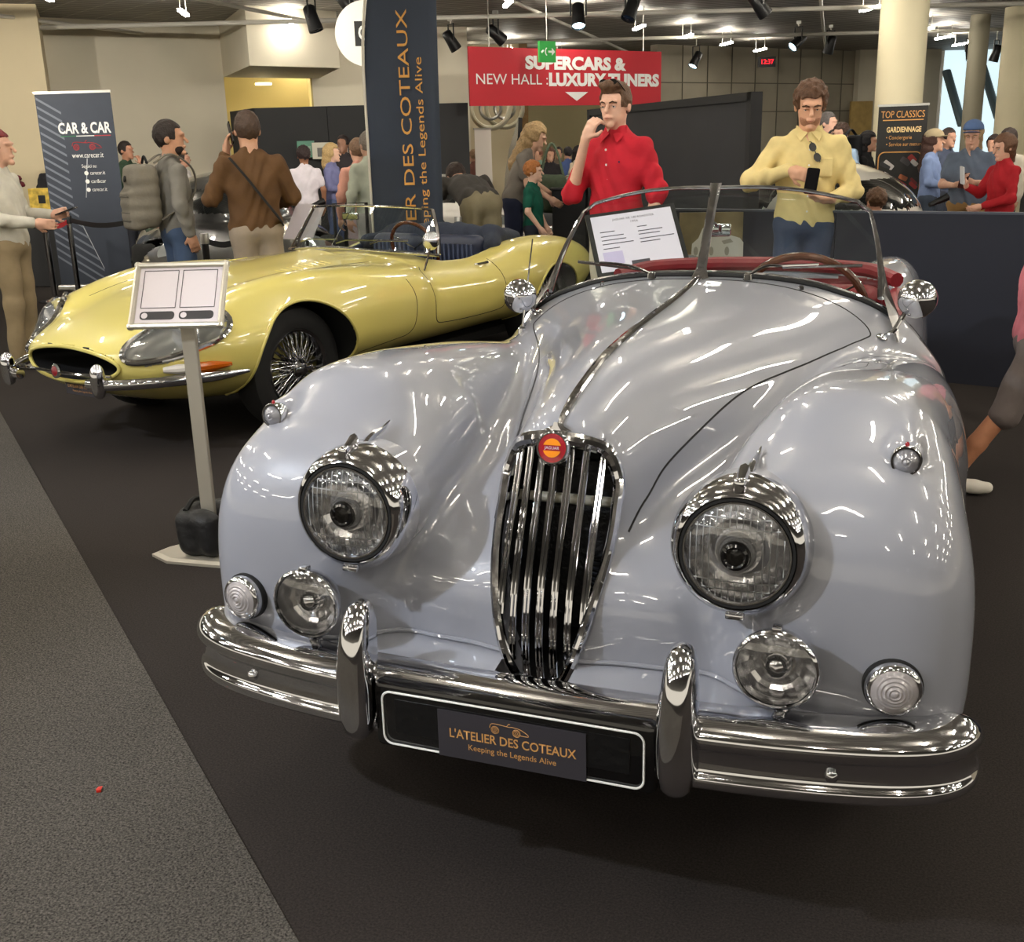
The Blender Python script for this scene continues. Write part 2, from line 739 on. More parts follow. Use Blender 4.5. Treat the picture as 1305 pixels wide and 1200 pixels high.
m.add([(sc.x - .008, sc.y - .004, .005), (sc.x + .008, sc.y - .006, .006), (sc.x + .006, sc.y + .006, .012), (sc.x - .007, sc.y + .005, .008)], [(0, 1, 2, 3)])
m.box((sc.x + .006, sc.y - .008, .008), (.010, .006, .006), .5)
tag(m.build('plastic_scrap', mat('red_plastic', (190, 40, 24), .4)), 'tiny red plastic scrap lying on the grey carpet', 'scrap')

ce = MB()
ce.box((-3, 11, CEIL + .05), (60, 52, .1))
struct(ce.build('ceiling', slat_ceiling_mat()), 'grey slatted hall ceiling')

# walls
slab('wall_left', ground(-260, 13.6), ground(72, 14.5), 0, CEIL, .2, BEIGE, 'beige wall section at far left')
slab('wall_left_return', ground(72, 14.5), ground(76, 15.8), 0, CEIL, .2, BEIGE)
slab('wall_left_recess', ground(70, 15.8), ground(294, 17.4), 0, CEIL, .2, OFFWHITE, 'pale beige wall behind the backpack visitor')
bk = MB()
P = [ground(294, 17.4), ground(328, 15.2), ground(440, 16.1), ground(412, 18.4)]
bk.add([(p.x, p.y, 2.54) for p in P] + [(p.x, p.y, CEIL) for p in P], [(0, 1, 2, 3), (7, 6, 5, 4), (0, 4, 5, 1), (1, 5, 6, 2), (2, 6, 7, 3), (3, 7, 4, 0)])
struct(bk.build('trim_1', OFFWHITE), 'white boxed bulkhead under the ceiling')
YEL = mat('corridor_yellow_light', (190, 172, 110), .7)  # yellow lamplight of the corridor put into the wall colour
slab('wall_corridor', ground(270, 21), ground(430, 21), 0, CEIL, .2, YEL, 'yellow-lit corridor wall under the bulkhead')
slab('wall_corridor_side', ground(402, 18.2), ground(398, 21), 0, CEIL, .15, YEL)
slab('wall_back_left', ground(404, 18.2), ground(600, 18.6), 0, CEIL, .2, OFFWHITE, 'off-white wall behind the black exhibit wall')
slab('wall_back_beige', ground(596, 21.5), ground(668, 21.8), 0, CEIL, .2, BEIGE, 'beige wall below the red banner')
slab('wall_back_opening', ground(668, 26), ground(850, 27), 0, CEIL, .2, mat('cream_wall', (226, 212, 166), .8))
slab('trim_2', ground(664, 21.6), ground(674, 21.6), 0, CEIL, .2, mat('brown_wood_post', (112, 84, 44), .6, noise=.2, nscale=12), 'brown wooden post beside the opening')
cw = concrete_mat()
slab('wall_back', ground(836, 23), ground(1094, 26.5), 0, CEIL, .2, cw, 'grey concrete wall behind the clock')
for i in range(1, 9):   # board joints of the concrete
    t = i / 9
    q = ground(836, 22.98).lerp(ground(1094, 26.48), t)
    struct(MB().box((q.x, q.y, CEIL / 2), (.02, .02, CEIL)).build('trim_3', mat('concrete_joint', (104, 99, 88), .9)))
for zz in (1.95, 2.55):
    slab('trim_4', ground(838, 22.98), ground(1092, 26.47), zz, zz + .02, .02, mat('concrete_joint'))
slab('wall_back_right', ground(1090, 26), ground(1192, 26.5), 0, CEIL, .2, OFFWHITE, 'off-white wall behind the round column')
dw = slab('door_1', ground(1083, 25.6), ground(1110, 25.7), 0, 2.15, .08, mat('pale_wood_door', (176, 148, 90), .6, noise=.15, nscale=8), 'pale wooden door behind the column')
MB().box(tuple(ground(1087, 25.5, 1.05)), (.04, .06, .12)).build('door_handle', ALU, dw)
slab('wall_far_right', ground(1192, 27), ground(1480, 27), 0, .9, .2, OFFWHITE)
# windows with daylight
SKYGLOW = mat('daylight_pane', (210, 225, 230), .3, emit=(205, 228, 235), estr=1.1)
for i, (u0, u1) in enumerate(((1194, 1228), (1246, 1268), (1296, 1400))):
    w = slab('window_%d' % (i + 1), ground(u0, 27), ground(u1, 27), .9, CEIL, .03, SKYGLOW, 'bright daylit hall window')
    fr = MB()
    a, b = ground(u0, 26.95), ground(u1, 26.95)
    for t in (0, 1):
        q = a.lerp(b, t)
        fr.box((q.x, q.y, (CEIL + .9) / 2), (.07, .07, CEIL - .9))
    fr.build('window_frame', ALU, w)
# escalator seen through the windows
for u0, v0, u1, v1, D, pos in ((1206, 90, 1226, 160, 25.6, 'leftmost'), (1252, 84, 1272, 150, 25.4, 'middle'), (1296, 84, 1330, 170, 25.2, 'rightmost')):
    a, b = at(u0, v0, D), at(u1, v1, D)
    e = MB()
    e.tube([a, b], .16, 8, flat=.5)
    tag(e.build('escalator_beam', mat('escalator_blue_grey', (110, 128, 136), .4, .3), None, True), pos + ' slanted blue-grey escalator beam in front of the windows', 'escalator')


def column(u, D, r, m, label):
    p = ground(u, D)
    o = MB().lathe([(r, 0), (r, CEIL)], p, (0, 0, 1), 40).build('column', m, None, True)
    o['kind'] = 'structure'
    o['label'] = label
    return o


COLUMN = mat('cream_column_paint', (214, 204, 172), .7, noise=.03, nscale=2)
column(1142, 14.0, .29, COLUMN, 'large round cream column right of the yellow shirt')
column(1237, 19.0, .16, mat('grey_column_paint', (140, 134, 116), .7), 'slim grey column by the windows')
column(1288, 18.0, .26, COLUMN, 'cream column at the right edge')

# booth partitions
a, b = Vector((.741, 5.193, 0)), Vector((1.183, 5.083, 0))
d = (b - a).normalized()
NP = empty('navy_partition', tuple(a), 0, 'low navy booth partition behind the grey roadster', 'partition')
pn = Vector((-d.y, d.x, 0))
if pn.y < 0:
    pn = -pn
for i, (t0, t1) in enumerate(((-2.0, -.7), (-.7, .5), (.5, 1.7), (1.7, 2.9), (2.9, 4.1))):
    c = d * ((t0 + t1) / 2) + pn * .03
    MB().box((c.x, c.y, .49), (t1 - t0 - .004, .05, .98), math.atan2(d.y, d.x)).build('partition_panel', NAVY_BOARD, NP)
c = d * 1.05 + pn * .03
MB().box((c.x, c.y, .985), (6.1, .06, .012), math.atan2(d.y, d.x)).build('top_edge', mat('partition_edge', (60, 64, 76), .5), NP)

BP = empty('black_display_wall', tuple(ground(960, 7.9)), 0, 'large black framed display wall behind the two visitors', 'display wall')
o = Vector(BP.location)
l, r_ = ground(755, 11.2) - o, ground(960, 7.9) - o
dv = (l - r_)
th = math.atan2(dv.y, dv.x)
c = (l + r_) / 2
ZT = 1.74
MB().box((c.x, c.y, ZT / 2), (dv.length, .05, ZT - .08), th).build('panel', mat('charcoal_board', (44, 44, 47), .75, noise=.06, nscale=3), BP)
for zz in (ZT - .03, .03):
    MB().box((c.x, c.y, zz), (dv.length + .06, .09, .06), th).build('frame_rail', BLACK_BOARD, BP)
for q in (l, r_):
    MB().box((q.x, q.y, ZT / 2), (.07, .09, ZT), th).build('frame_post', BLACK_BOARD, BP)

EW = empty('black_exhibit_wall', tuple(ground(302, 15.4)), 0, 'long black exhibit wall carrying three small photographs', 'display wall')
o = Vector(EW.location)
for i, (u0, u1, D0, D1) in enumerate(((300, 330, 16.6, 15.5), (330, 420, 15.5, 15.5), (420, 510, 15.5, 15.6), (510, 598, 15.6, 15.7))):
    p0, p1 = ground(u0, D0) - o, ground(u1, D1) - o
    q = (p0 + p1) / 2
    MB().box((q.x, q.y, 1.0), ((p1 - p0).length - .004, .06, 2.0), math.atan2((p1 - p0).y, (p1 - p0).x)).build('wall_panel', BLACK_BOARD, EW)
for i, (u, v, cA, cB, lab) in enumerate(((390, 190, (70, 120, 100), (120, 150, 130), 'small green photograph'), (409, 192, (190, 186, 170), (90, 88, 84), 'small pale photograph'), (433, 194, (200, 190, 186), (140, 70, 70), 'small pinkish photograph'))):
    p = at(u, v, 15.3)
    e = empty('photograph', tuple(p), 0, lab + ' on the black exhibit wall', 'picture')
    MB().box((0, 0, 0), (.24, .02, .22), .35).build('print', mat('photo_print_%d' % i, cA, .4), e)
    MB().box((.02, -.015, -.02), (.12, .01, .12), .35).build('print_subject', mat('photo_subject_%d' % i, cB, .4), e)

# ---- ceiling services: pipes, strip lights, spotlights
fx = ground(652, 10) - Vector((CAM_P[0], CAM_P[1], 0))
fx.normalize()
rx = Vector((fx.y, -fx.x, 0))
base = Vector((CAM_P[0], CAM_P[1], 0))


def hall(a, b, z):
    p = base + rx * a + fx * b
    return Vector((p.x, p.y, z))


slab('wall_right', hall(14.5, 27.5, 0), hall(14.5, 3.0, 0), 0, CEIL, .2, OFFWHITE, 'off-white wall far to the right')
slab('wall_far_right_upper', ground(1400, 27), hall(14.6, 27.0, 0), 0, CEIL, .2, OFFWHITE)
k = 0
for b0, tilt in ((6.5, .02), (9.5, .03), (12.5, .02), (16, .03), (20, .02)):
    o = MB().tube([hall(-11, b0 - .5, CEIL - .22), hall(11, b0 + 11 * tilt, CEIL - .22)], .03, 8).build('ceiling_pipe', PIPE, None, True)
    tag(o, ['nearest', 'second nearest', 'middle', 'fourth', 'farthest'][k] + ' crosswise lighting pipe under the ceiling', 'pipe', 'crosswise lighting pipes')
    k += 1
k = 0
for a0, a1 in ((-9, -3), (-5.2, -.5), (-1.5, 2.5), (2.2, 6.5), (6, 11)):
    o = MB().tube([hall(a0 - 1.2, 4.5, CEIL - .16), hall(a1, 24, CEIL - .16)], .025, 8).build('ceiling_pipe', PIPE, None, True)
    tag(o, ['leftmost', 'second from left', 'central', 'fourth from left', 'rightmost'][k] + ' lengthwise pipe running slantwise under the ceiling', 'pipe', 'lengthwise pipes')
    k += 1
STRIP = mat('fluorescent_tube', (255, 255, 255), .4, emit=(255, 247, 232), estr=STRIP_GLOW)
sb = MB()
sb.box((0, 0, -.02), (.055, .60, .03))
for yy in (-.25, .25):
    sb.box((0, yy, .095), (.008, .008, .21))
so = sb.build('strip_light', STRIP)
so.data.materials.append(PIPE)
for pf in list(so.data.polygons)[6:]:
    pf.material_index = 1
first = so
nst = 0
rows = [(-3.0 + 1.75 * j) for j in range(16)]
for j, bb in enumerate(rows):
    for i in range(11):
        aa = -10.0 + 2.0 * i + (1.0 if j % 2 else 0)
        if bb > 8 and (i + j // 2) % 2:
            continue
        p = hall(aa, bb, CEIL - .20)
        o = first if nst == 0 else first.copy()
        if nst:
            COL.objects.link(o)
        o.location = p
        o.rotation_euler = (0, 0, .50)
        nst += 1
        tag(o, 'white fluorescent strip light on the ceiling', 'ceiling light', 'ceiling strip lights')


def spotlight(u, v, D, aim, lit=None, size=1.0, label='', power=0):
    """Theatre spotlight hung from a pipe: clamp, yoke, can, lens; its own lamp when lit."""
    k = at(u, v, 1.0)
    D = min(21.0, (2.97 - CAM_P[2]) / (k.z - CAM_P[2]))      # hung at pipe height
    p = at(u, v, D)
    make_spot(p, aim, lit, size, label, power)


def make_spot(p, aim, lit, size, label, power, cone_deg=50, blend=.5, colour=(.84, .90, 1.0)):
    a = Vector(aim).normalized()
    e = empty('spotlight', tuple(p), 0, label, 'spotlight', 'hanging theatre spotlights')
    s = size
    MB().lathe([(.05 * s, -.16 * s), (.075 * s, -.14 * s), (.08 * s, .0), (.092 * s, .12 * s), (.092 * s, .15 * s), (.082 * s, .15 * s)], (0, 0, 0), a, 20, True, False).build('can', SPOT_BLACK, e, True, 50)
    lm = mat('spot_lens_cool', (210, 235, 245), .1, emit=(200, 240, 255), estr=12) if lit else mat('spot_lens_dark', (30, 40, 60), .08)
    MB().lathe([(.082 * s, .13 * s), (.05 * s, .142 * s), (.0, .146 * s)], (0, 0, 0), a, 20, False, False).build('lens', lm, e, True)
    sd = a.cross(Vector((0, 0, 1))).normalized()
    top = Vector((0, 0, CEIL - p.z))
    hz = min(.24 * s, max(.12, top.z))
    MB().tube([sd * .10 * s, sd * .10 * s + Vector((0, 0, hz)), -sd * .10 * s + Vector((0, 0, hz)), -sd * .10 * s], .012 * s, 6).build('yoke', SPOT_BLACK, e, True)
    MB().cyl((0, 0, hz), (0, 0, top.z), .012 * s, n=8).build('hanger', PIPE, e, True)
    MB().box((0, 0, top.z - .025), (.07, .07, .05)).build('clamp', ALU, e)
    if power:
        L = bpy.data.lights.new('spotlight_beam', 'SPOT')
        L.energy = power
        L.color = colour
        L.spot_size = math.radians(cone_deg)
        L.spot_blend = blend
        L.shadow_soft_size = .05
        lo = bpy.data.objects.new('spotlight_beam', L)
        link(lo, e)
        lo.location = a * .2 * s
        lo.rotation_euler = a.to_track_quat('-Z', 'Y').to_euler()
    return e


dn = Vector((0, 0, -1))
spotlight(327, 50, 13.5, fx * -.5 + dn + rx * -.1, True, 1.0, 'lit spotlight beside the white bulkhead')
spotlight(398, 24, 11.0, fx * -.1 + dn + rx * .3, None, 1.0, 'black unlit spotlight above the bulkhead right half')
spotlight(445, 8, 9.0, fx * .1 + dn * .8 + rx * .6, None, 1.0, 'black spotlight nearest the feather flag top')
spotlight(575, 52, 13.0, fx * .3 + dn + rx * .6, None, 1.0, 'black spotlight just right of the feather flag')
spotlight(632, 44, 12.5, fx * .3 + dn * .6 + rx * .7, None, 1.0, 'grey spotlight tilted over the left end of the red banner')
spotlight(737, 20, 11.5, fx * -.5 + dn, True, 1.0, 'lit spotlight hanging above the green exit sign')
spotlight(805, 10, 9.5, fx * -.4 + dn + rx * -.4, None, 1.0, 'black spotlight cut by the top edge above the red banner')
spotlight(887, 76, 15.0, fx * -.3 + dn * .9 + rx * -.5, True, 1.0, 'small lit spotlight in front of the concrete wall')
spotlight(967, 6, 9.5, fx * .2 + dn * .7 + rx * .6, None, 1.0, 'black spotlight cut by the top edge above the clock')
spotlight(1017, 53, 13.5, fx * -.3 + dn * .6 + rx * -.7, True, 1.0, 'lit spotlight above the man in yellow')
spotlight(1058, 57, 14.0, fx * .3 + dn + rx * -.2, None, 1.0, 'black spotlight left of the round column')
spotlight(1236, 66, 14.5, fx * -.4 + dn + rx * .1, True, 1.0, 'lit spotlight in front of the windows')
spotlight(1269, 68, 15.0, fx * .2 + dn + rx * -.2, None, 1.0, 'black spotlight at the right by the last column')
# the stand's own key spotlight, hung up to the left of the photographer
kp = Vector((-2.3, -1.9, 2.95))
make_spot(kp, Vector((-.1, .9, .6)) - kp, True, 1.1, 'lit key spotlight aimed at the grey roadster', KEY_POWER, 62, .6)
kp = Vector((-4.6, -.6, 2.95))
make_spot(kp, Vector((-2.9, 3.6, .5)) - kp, True, 1.1, 'lit spotlight aimed at the yellow roadster', KEY_POWER * .9, 60, .6)

# unseen spotlights added above the frame to brighten the far walls
for a0, b0, a1, b1, z1, pw, lab in ((-6.2, 8.6, -6.6, 15.0, 1.7, 420, 'far left'), (-2.6, 8.8, -3.4, 17.0, 1.7, 420, 'left'), (1.2, 9.4, 1.6, 21.0, 1.6, 420, 'middle'), (5.0, 9.6, 6.0, 20.0, 1.6, 420, 'right')):
    p0, p1 = hall(a0, b0, 2.97), hall(a1, b1, z1)
    make_spot(p0, p1 - p0, True, 1.0, 'added unseen spotlight above the frame brightening the %s back wall' % lab, pw, 95, .8, (1.0, .93, .80))

# LED clock
p = at(977, 79, 22.5)
ck = empty('wall_clock', tuple(p), 0, 'black digital wall clock with red digits on the concrete wall', 'clock')
MB().box((0, 0, 0), (.36, .06, .20), .38).build('case', SPOT_BLACK, ck)
ex = Vector((math.cos(.38), math.sin(.38), 0))
text('12:37', ex.cross(Vector((0, 0, 1))) * .036, ex, (0, 0, 1), .13, mat('red_led', (255, 20, 30), .5, emit=(255, 20, 40), estr=3), ck, width=.25)
# ================================================================ the grey roadster
_TAB = {}


def interp(y, ys, vs):
    """Smooth (monotone cubic) interpolation of a profile, read from a cached table."""
    key = (tuple(ys), tuple(vs))
    if key not in _TAB:
        ya, va = np.asarray(ys, float), np.asarray(vs, float)
        h = np.diff(ya)
        dl = np.diff(va) / h
        m = np.zeros_like(va)
        sm = dl[1:] + dl[:-1]
        m[1:-1] = np.where(dl[1:] * dl[:-1] > 0, 2 * dl[1:] * dl[:-1] / np.where(np.abs(sm) < 1e-9, 1, sm), 0)
        m[0], m[-1] = dl[0], dl[-1]
        x = np.linspace(ya[0], ya[-1], 1200)
        i = np.clip(np.searchsorted(ya, x, side='right') - 1, 0, len(h) - 1)
        t = (x - ya[i]) / h[i]
        _TAB[key] = (x, (1 + 2 * t) * (1 - t) ** 2 * va[i] + t * (1 - t) ** 2 * h[i] * m[i] + t * t * (3 - 2 * t) * va[i + 1] + t * t * (t - 1) * h[i] * m[i + 1])
    return np.interp(y, *_TAB[key])


def superell(dx, dz, dy, a, c, rad):
    s = ((np.abs(dx) ** a + np.abs(dz) ** a) ** (c / a) + np.abs(dy) ** c) ** (1 / c)
    return rad * (1 - 1 / np.maximum(s, 1e-3))


WING = dict(top=[.93, .93, .975, .964, .94, .90, .845, .77, .66], xc0=.547, wo0=.312, wo5=.227, zc=.525, yc=.723, l=.605, a=2.9, c=3.7)


def xk_wing(X, y, z):
    k = WING
    top = interp(y, [0.0, .27, .45, .64, .85, 1.14, 1.45, 1.8, 2.3], k['top'])
    xc = interp(y, [0.1, .5, .9, 1.4, 2.2], [k['xc0'], .535, .55, .57, .60])
    wo = interp(y, [0.1, .5, .9, 1.4, 2.2], [k['wo0'], k['wo5'], .225, .19, .10])
    wi = interp(y, [0.1, .5, .9, 1.4, 2.2], [.24, .22, .20, .17, .10])
    zc, yc, l = k['zc'], k['yc'], k['l']
    w = np.where(X > xc, wo, wi)
    h = np.where(z > zc, top - zc, .30)
    dyf = np.maximum(yc - y, 0)
    rad = np.sqrt((X - xc) ** 2 + (z - zc) ** 2 + dyf ** 2)
    return smax(superell((X - xc) / w, (z - zc) / h, dyf / l, k['a'], k['c'], rad), y - 2.25, .12)


XK_NOSE = .145


def xk_bonnet(X, y, z):
    top = interp(y, [.10, .27, .42, .63, .86, 1.19, 1.48, 1.63, 1.75], [.84, .905, .948, .984, .999, 1.010, 1.024, 1.032, 1.034])
    w = interp(y, [.10, .27, .45, .65, .9, 1.2, 1.5, 1.75], [.135, .15, .19, .25, .33, .44, .58, .69])
    zc = interp(y, [.1, .6, 1.0, 1.75], [.60, .62, .64, .62])
    h = np.where(z > zc, top - zc, .22)
    rad = np.sqrt(X ** 2 + (z - zc) ** 2)
    n = interp(y, [.1, .5, 1.0, 1.7], [2.2, 2.1, 2.2, 2.6])
    s = ((X / w) ** n + (np.abs(z - zc) / h) ** n) ** (1 / n)
    d = rad * (1 - 1 / np.maximum(s, 1e-3))
    front = (XK_NOSE + (z - .415) * .26 - y) * .97 + .45 * X ** 2 / .15     # nose plane, falling back towards its sides
    d = smax(d, front, .05)
    return smax(d, y - 1.85, .05)


def xk_closed(P):
    return xk_body(P, False)


def xk_body(P, grille=True):
    X, y, z = np.abs(P[:, 0]), P[:, 1], P[:, 2]
    d = xk_wing(X, y, z)
    # hull between the wings
    top = interp(y, [.1, .5, 1.0, 1.7, 2.2], [.72, .74, .78, .80, .80])
    dyf = np.maximum(.85 - y, 0)
    zc = .50
    h = np.where(z > zc, top - zc, .26)
    wh = interp(y, [.1, .8, 1.7], [.60, .64, .70])
    rad = np.sqrt(X ** 2 + (z - zc) ** 2 + dyf ** 2)
    hull = superell(X / wh, (z - zc) / h, dyf / .68, 3.0, 3.2, rad)
    hull = np.maximum(hull, y - 1.9)
    d = smin(d, hull, .10)
    # headlamp pods
    Q = np.stack([X, y, z], 1)
    pod = cone(Q, (.383, .245, .745), (.395, .62, .80), .098, .05)
    d = smin(d, pod, .09)
    d = smin(d, xk_bonnet(X, y, z), .085)
    # doors, tail and rear wings
    w = interp(y, [1.3, 1.7, 2.2, 2.7, 3.3, 3.9, 4.4], [.66, .655, .625, .60, .56, .46, .28])
    topr = interp(y, [1.3, 1.7, 2.0, 2.4, 2.75, 3.2, 3.7, 4.1, 4.42], [.86, .93, .91, .90, .93, .92, .84, .70, .50])
    h = np.where(z > .5, topr - .5, .26)
    rad = np.sqrt(X ** 2 + (z - .5) ** 2)
    s = ((X / w) ** 3.2 + (np.abs(z - .5) / h) ** 3.2) ** (1 / 3.2)
    tail = smax(rad * (1 - 1 / np.maximum(s, 1e-3)), np.abs(y - 2.93) - 1.5, .06)
    dy2 = (y - 3.2) / np.where(y < 3.2, .85, 1.1)
    rad = np.sqrt((X - .47) ** 2 + (z - .46) ** 2 + (y - 3.2) ** 2)
    rw = superell((X - .47) / .185, (z - .46) / np.where(z > .46, .46, .22), dy2, 2.3, 2.3, rad)
    d = smin(d, smin(tail, rw, .10), .07)
    # side lamp pods on the wing crowns
    d = smin(d, cone(Q, (.643, .303, .888), (.632, .50, .934), .029, .009), .022)
    # openings: cockpit, grille, wheel arches, flat underside
    ck = rbox(Q, (0, 2.24, .95), (.52, .55, .45), .14)
    d = smax(d, -ck, .025)
    gw = xk_grille_w(z)
    gr = np.maximum(np.maximum(X - gw, np.abs(z - .65) - .245), np.abs(y - .20) - .22)
    if grille:
        d = smax(d, -gr, .012)
    ar = np.maximum(np.hypot(y - .82, z - .335) - .37, .42 - X)
    ar = np.minimum(ar, np.maximum(np.hypot(y - 3.41, z - .335) - .36, .42 - X))
    d = smax(d, -ar, .012)
    return np.maximum(d, .27 - z)


def xk_grille_w(z):
    """Half width of the egg-shaped grille opening at height z."""
    return interp(z, [.40, .42, .46, .52, .60, .70, .78, .84, .87, .885], [.0, .034, .058, .078, .098, .112, .112, .094, .065, .0])
#BUILD
CHROME = mat('chrome', (212, 213, 217), 0.05, 1.0)
CHROME_DARK = mat('worn_chrome', (150, 150, 152), 0.16, 1.0)
BLACK_GLOSS = mat('black_gloss', (12, 12, 13), 0.12, coat=0.6)
BLACK_RUBBER = mat('black_rubber', (18, 18, 18), 0.75, bump=0.05)
DARK_GAP = mat('panel_gap', (14, 13, 12), 0.8)
LENS = glass_mat('lamp_glass', (250, 250, 250), 0.02, 0.3)
SCREEN_GLASS = glass_mat('windscreen_glass', (232, 240, 238), 0.0, 0.05)
REFLECTOR = mat('lamp_reflector', (248, 248, 250), 0.16, .8)
PAINT_GREY = mat('grey_car_paint', (142, 144, 153), 0.38, coat=1.0, coat_rough=0.015, noise=0.015, nscale=3)
RED_LEATHER = mat('red_leather', (120, 26, 34), 0.42, noise=0.12, nscale=14, bump=0.12, bscale=160)
TYRE = mat('tyre_rubber', (22, 22, 22), 0.8, bump=0.1, bscale=120)
GOLD_PRINT = mat('gold_print', (196, 146, 84), 0.6)
WHITE_PRINT = mat('white_print', (225, 225, 222), 0.6)
CARD_DARK = mat('anthracite_card', (48, 46, 52), 0.55)


def loft(mb, rings, cap=True):
    n = len(rings[0])
    V = [v for r in rings for v in r]
    F = []
    for j in range(len(rings) - 1):
        for i in range(n):
            k = (i + 1) % n
            F.append((j * n + i, j * n + k, (j + 1) * n + k, (j + 1) * n + i))
    if cap:
        F.append(tuple(range(n))[::-1])
        F.append(tuple((len(rings) - 1) * n + i for i in range(n)))
    mb.add(V, F)
    return mb


def wheel(parent, c, side, R=.345, wid=.165, wire=True, rim_r=.215):
    """Road wheel with tyre, rim, wire spokes and a knock-off hub; side = +1 / -1 outward along x."""
    w = bpy.data.objects.new('wheel', None)
    link(w, parent)
    w.location = c
    h = wid / 2
    prof = [(rim_r, -h * .85), (rim_r + .02, -h), (R - .05, -h * 1.02), (R - .012, -h * .85), (R, -h * .5), (R, h * .5), (R - .012, h * .85), (R - .05, h * 1.02), (rim_r + .02, h), (rim_r, h * .85)]
    MB().lathe(prof, (0, 0, 0), (1, 0, 0), 40, False, False).build('tyre', TYRE, w, True)
    rp = [(rim_r + .006, h * .9 * side), (rim_r + .002, h * .97 * side), (rim_r - .012, h * .85 * side), (rim_r - .022, h * .5 * side), (rim_r - .03, 0), (rim_r - .022, -h * .5 * side), (rim_r + .004, -h * .9 * side)]
    MB().lathe(rp, (0, 0, 0), (1, 0, 0), 40, False, False).build('rim', CHROME_DARK, w, True)
    if wire:
        n = 24
        for lay, (rr, x0, x1, off) in enumerate(((rim_r - .02, .55, .95, .30), (rim_r - .03, .0, .45, -.30))):
            for s in (-1, 1):
                for k in range(n):
                    a0 = 2 * PI * (k + .5 * lay) / n
                    a1 = a0 + s * .42
                    m = MB()
                    p0 = (x1 * h * side, .045 * math.cos(a0), .045 * math.sin(a0))
                    p1 = (x0 * h * side, rr * math.cos(a1), rr * math.sin(a1))
                    if lay == 0 and s == -1 and k == 0:
                        pass
                    m.cyl(p0, p1, .0028, n=5)
                    m.build('spoke', CHROME_DARK, w, True)
        MB().lathe([(.05, -.3 * h * side), (.05, 1.0 * h * side), (.038, 1.15 * h * side), (.03, 1.35 * h * side), (.012, 1.42 * h * side)], (0, 0, 0), (1, 0, 0), 18).build('hub', CHROME_DARK, w, True)
        sp = MB()
        sp.box((1.3 * h * side, 0, 0), (.02, .13, .028), bev=.006)
        sp.build('knock_off_spinner', CHROME, w, True)
    else:
        MB().lathe([(rim_r - .02, .35 * h * side), (.16, .55 * h * side), (.125, .62 * h * side), (.12, .8 * h * side), (.08, 1.05 * h * side), (.0, 1.12 * h * side)], (0, 0, 0), (1, 0, 0), 32).build('hub_cap', CHROME, w, True)
    return w


XK = empty('roadster', (0, 0, 0), 0, 'pale grey classic roadster with chrome oval grille and red leather cockpit', 'car')


def xk_parts():
    V, Q, N = sdf_mesh(xk_body, (-.84, -.02, .24), (.84, 4.52, 1.10), .012, 1)
    C = V[Q].mean(1)
    X, y, z = np.abs(C[:, 0]), C[:, 1], C[:, 2]
    gx = interp(y, [.2, .281, .36, .471, .62, .866, 1.085, 1.28, 1.486, 1.56], [.128, .141, .155, .172, .205, .261, .328, .40, .489, .525])
    nose = XK_NOSE + (z - .415) * .26
    nfy = N[Q].mean(1)
    inside_gr = (X < xk_grille_w(z) + .004) & (y > nose + .022 + 3 * X ** 2) & (y < .46) & (z > .38) & (z < .90) & (nfy[:, 0] * np.sign(C[:, 0]) < .12) & ((z < .86) | (nfy[:, 2] < 0))
    bon = (X < gx) & (y < 1.56) & (z > .60) & ~inside_gr & (y > nose - .03) & (nfy[:, 2] > -.3)
    inner = (X < .535) & (y > 1.68) & (y < 2.81) & (z < .90) & ~((X > .50) & (z > .86)) & (rbox(np.stack([X, y, z], 1), (0, 2.24, .95), (.52, .55, .45), .14) < .012)
    door = (X > .45) & (y > 1.78) & (y < 2.52) & (z > .36) & ~inner
    wing = (X > gx) & (y < 1.62) & ~inside_gr & (X > .14)
    rest = ~(inside_gr | bon | inner | door | wing)
    sub_mesh('bonnet', V, Q, N, bon, PAINT_GREY, XK)
    for s in (1, -1):
        sub_mesh('front_wing', V, Q, N, wing & (C[:, 0] * s > 0), PAINT_GREY, XK)
        sub_mesh('door', V, Q, N, door & (C[:, 0] * s > 0), PAINT_GREY, XK)
    sub_mesh('body_shell', V, Q, N, rest, PAINT_GREY, XK)
    sub_mesh('grille_cavity', V, Q, N, inside_gr, mat('cavity_black', (8, 8, 9), 0.7), XK)
    sub_mesh('cockpit_lining', V, Q, N, inner, RED_LEATHER, XK)


xk_parts()


def xk_top(pts, off=0.0):
    P = np.array([(p[0], p[1], 1.25) for p in pts], float)
    return drop(xk_body, P, 2, 1, off, reach=1.0)


# ---- bonnet strip and shut lines
strip = xk_top([(0, yy) for yy in np.linspace(.285, 1.60, 60)], .003)
m = MB()
m.tube(strip, [.0095 if i > 3 else .006 + .0009 * i for i in range(60)], 8, flat=.8)
m.build('bonnet_strip', CHROME, XK, True)
line = catmull([(.141, .281, 0), (.155, .36, 0), (.172, .471, 0), (.205, .62, 0), (.261, .866, 0), (.328, 1.085, 0), (.40, 1.28, 0), (.489, 1.486, 0), (.50, 1.55, 0), (.44, 1.575, 0), (.30, 1.585, 0), (.15, 1.59, 0), (.012, 1.592, 0)], 8)
for s in (1, -1):
    L = xk_top([(p[0] * s, p[1]) for p in line], -.0008)
    MB().tube(L, .0026, 6).build('bonnet_shut_line', DARK_GAP, XK, True)
    D = []
    for yy, zz in [(1.80, .88), (1.80, .70), (1.80, .50), (1.86, .42), (2.1, .41), (2.4, .42), (2.5, .48), (2.52, .62), (2.53, .86)]:
        D.append((s * 1.0, yy, zz))
    D = drop(xk_body, np.array(catmull(D, 5)), 0, s, -.0008, reach=.7)
    MB().tube(D, .003, 6).build('door_shut_line', DARK_GAP, XK, True)

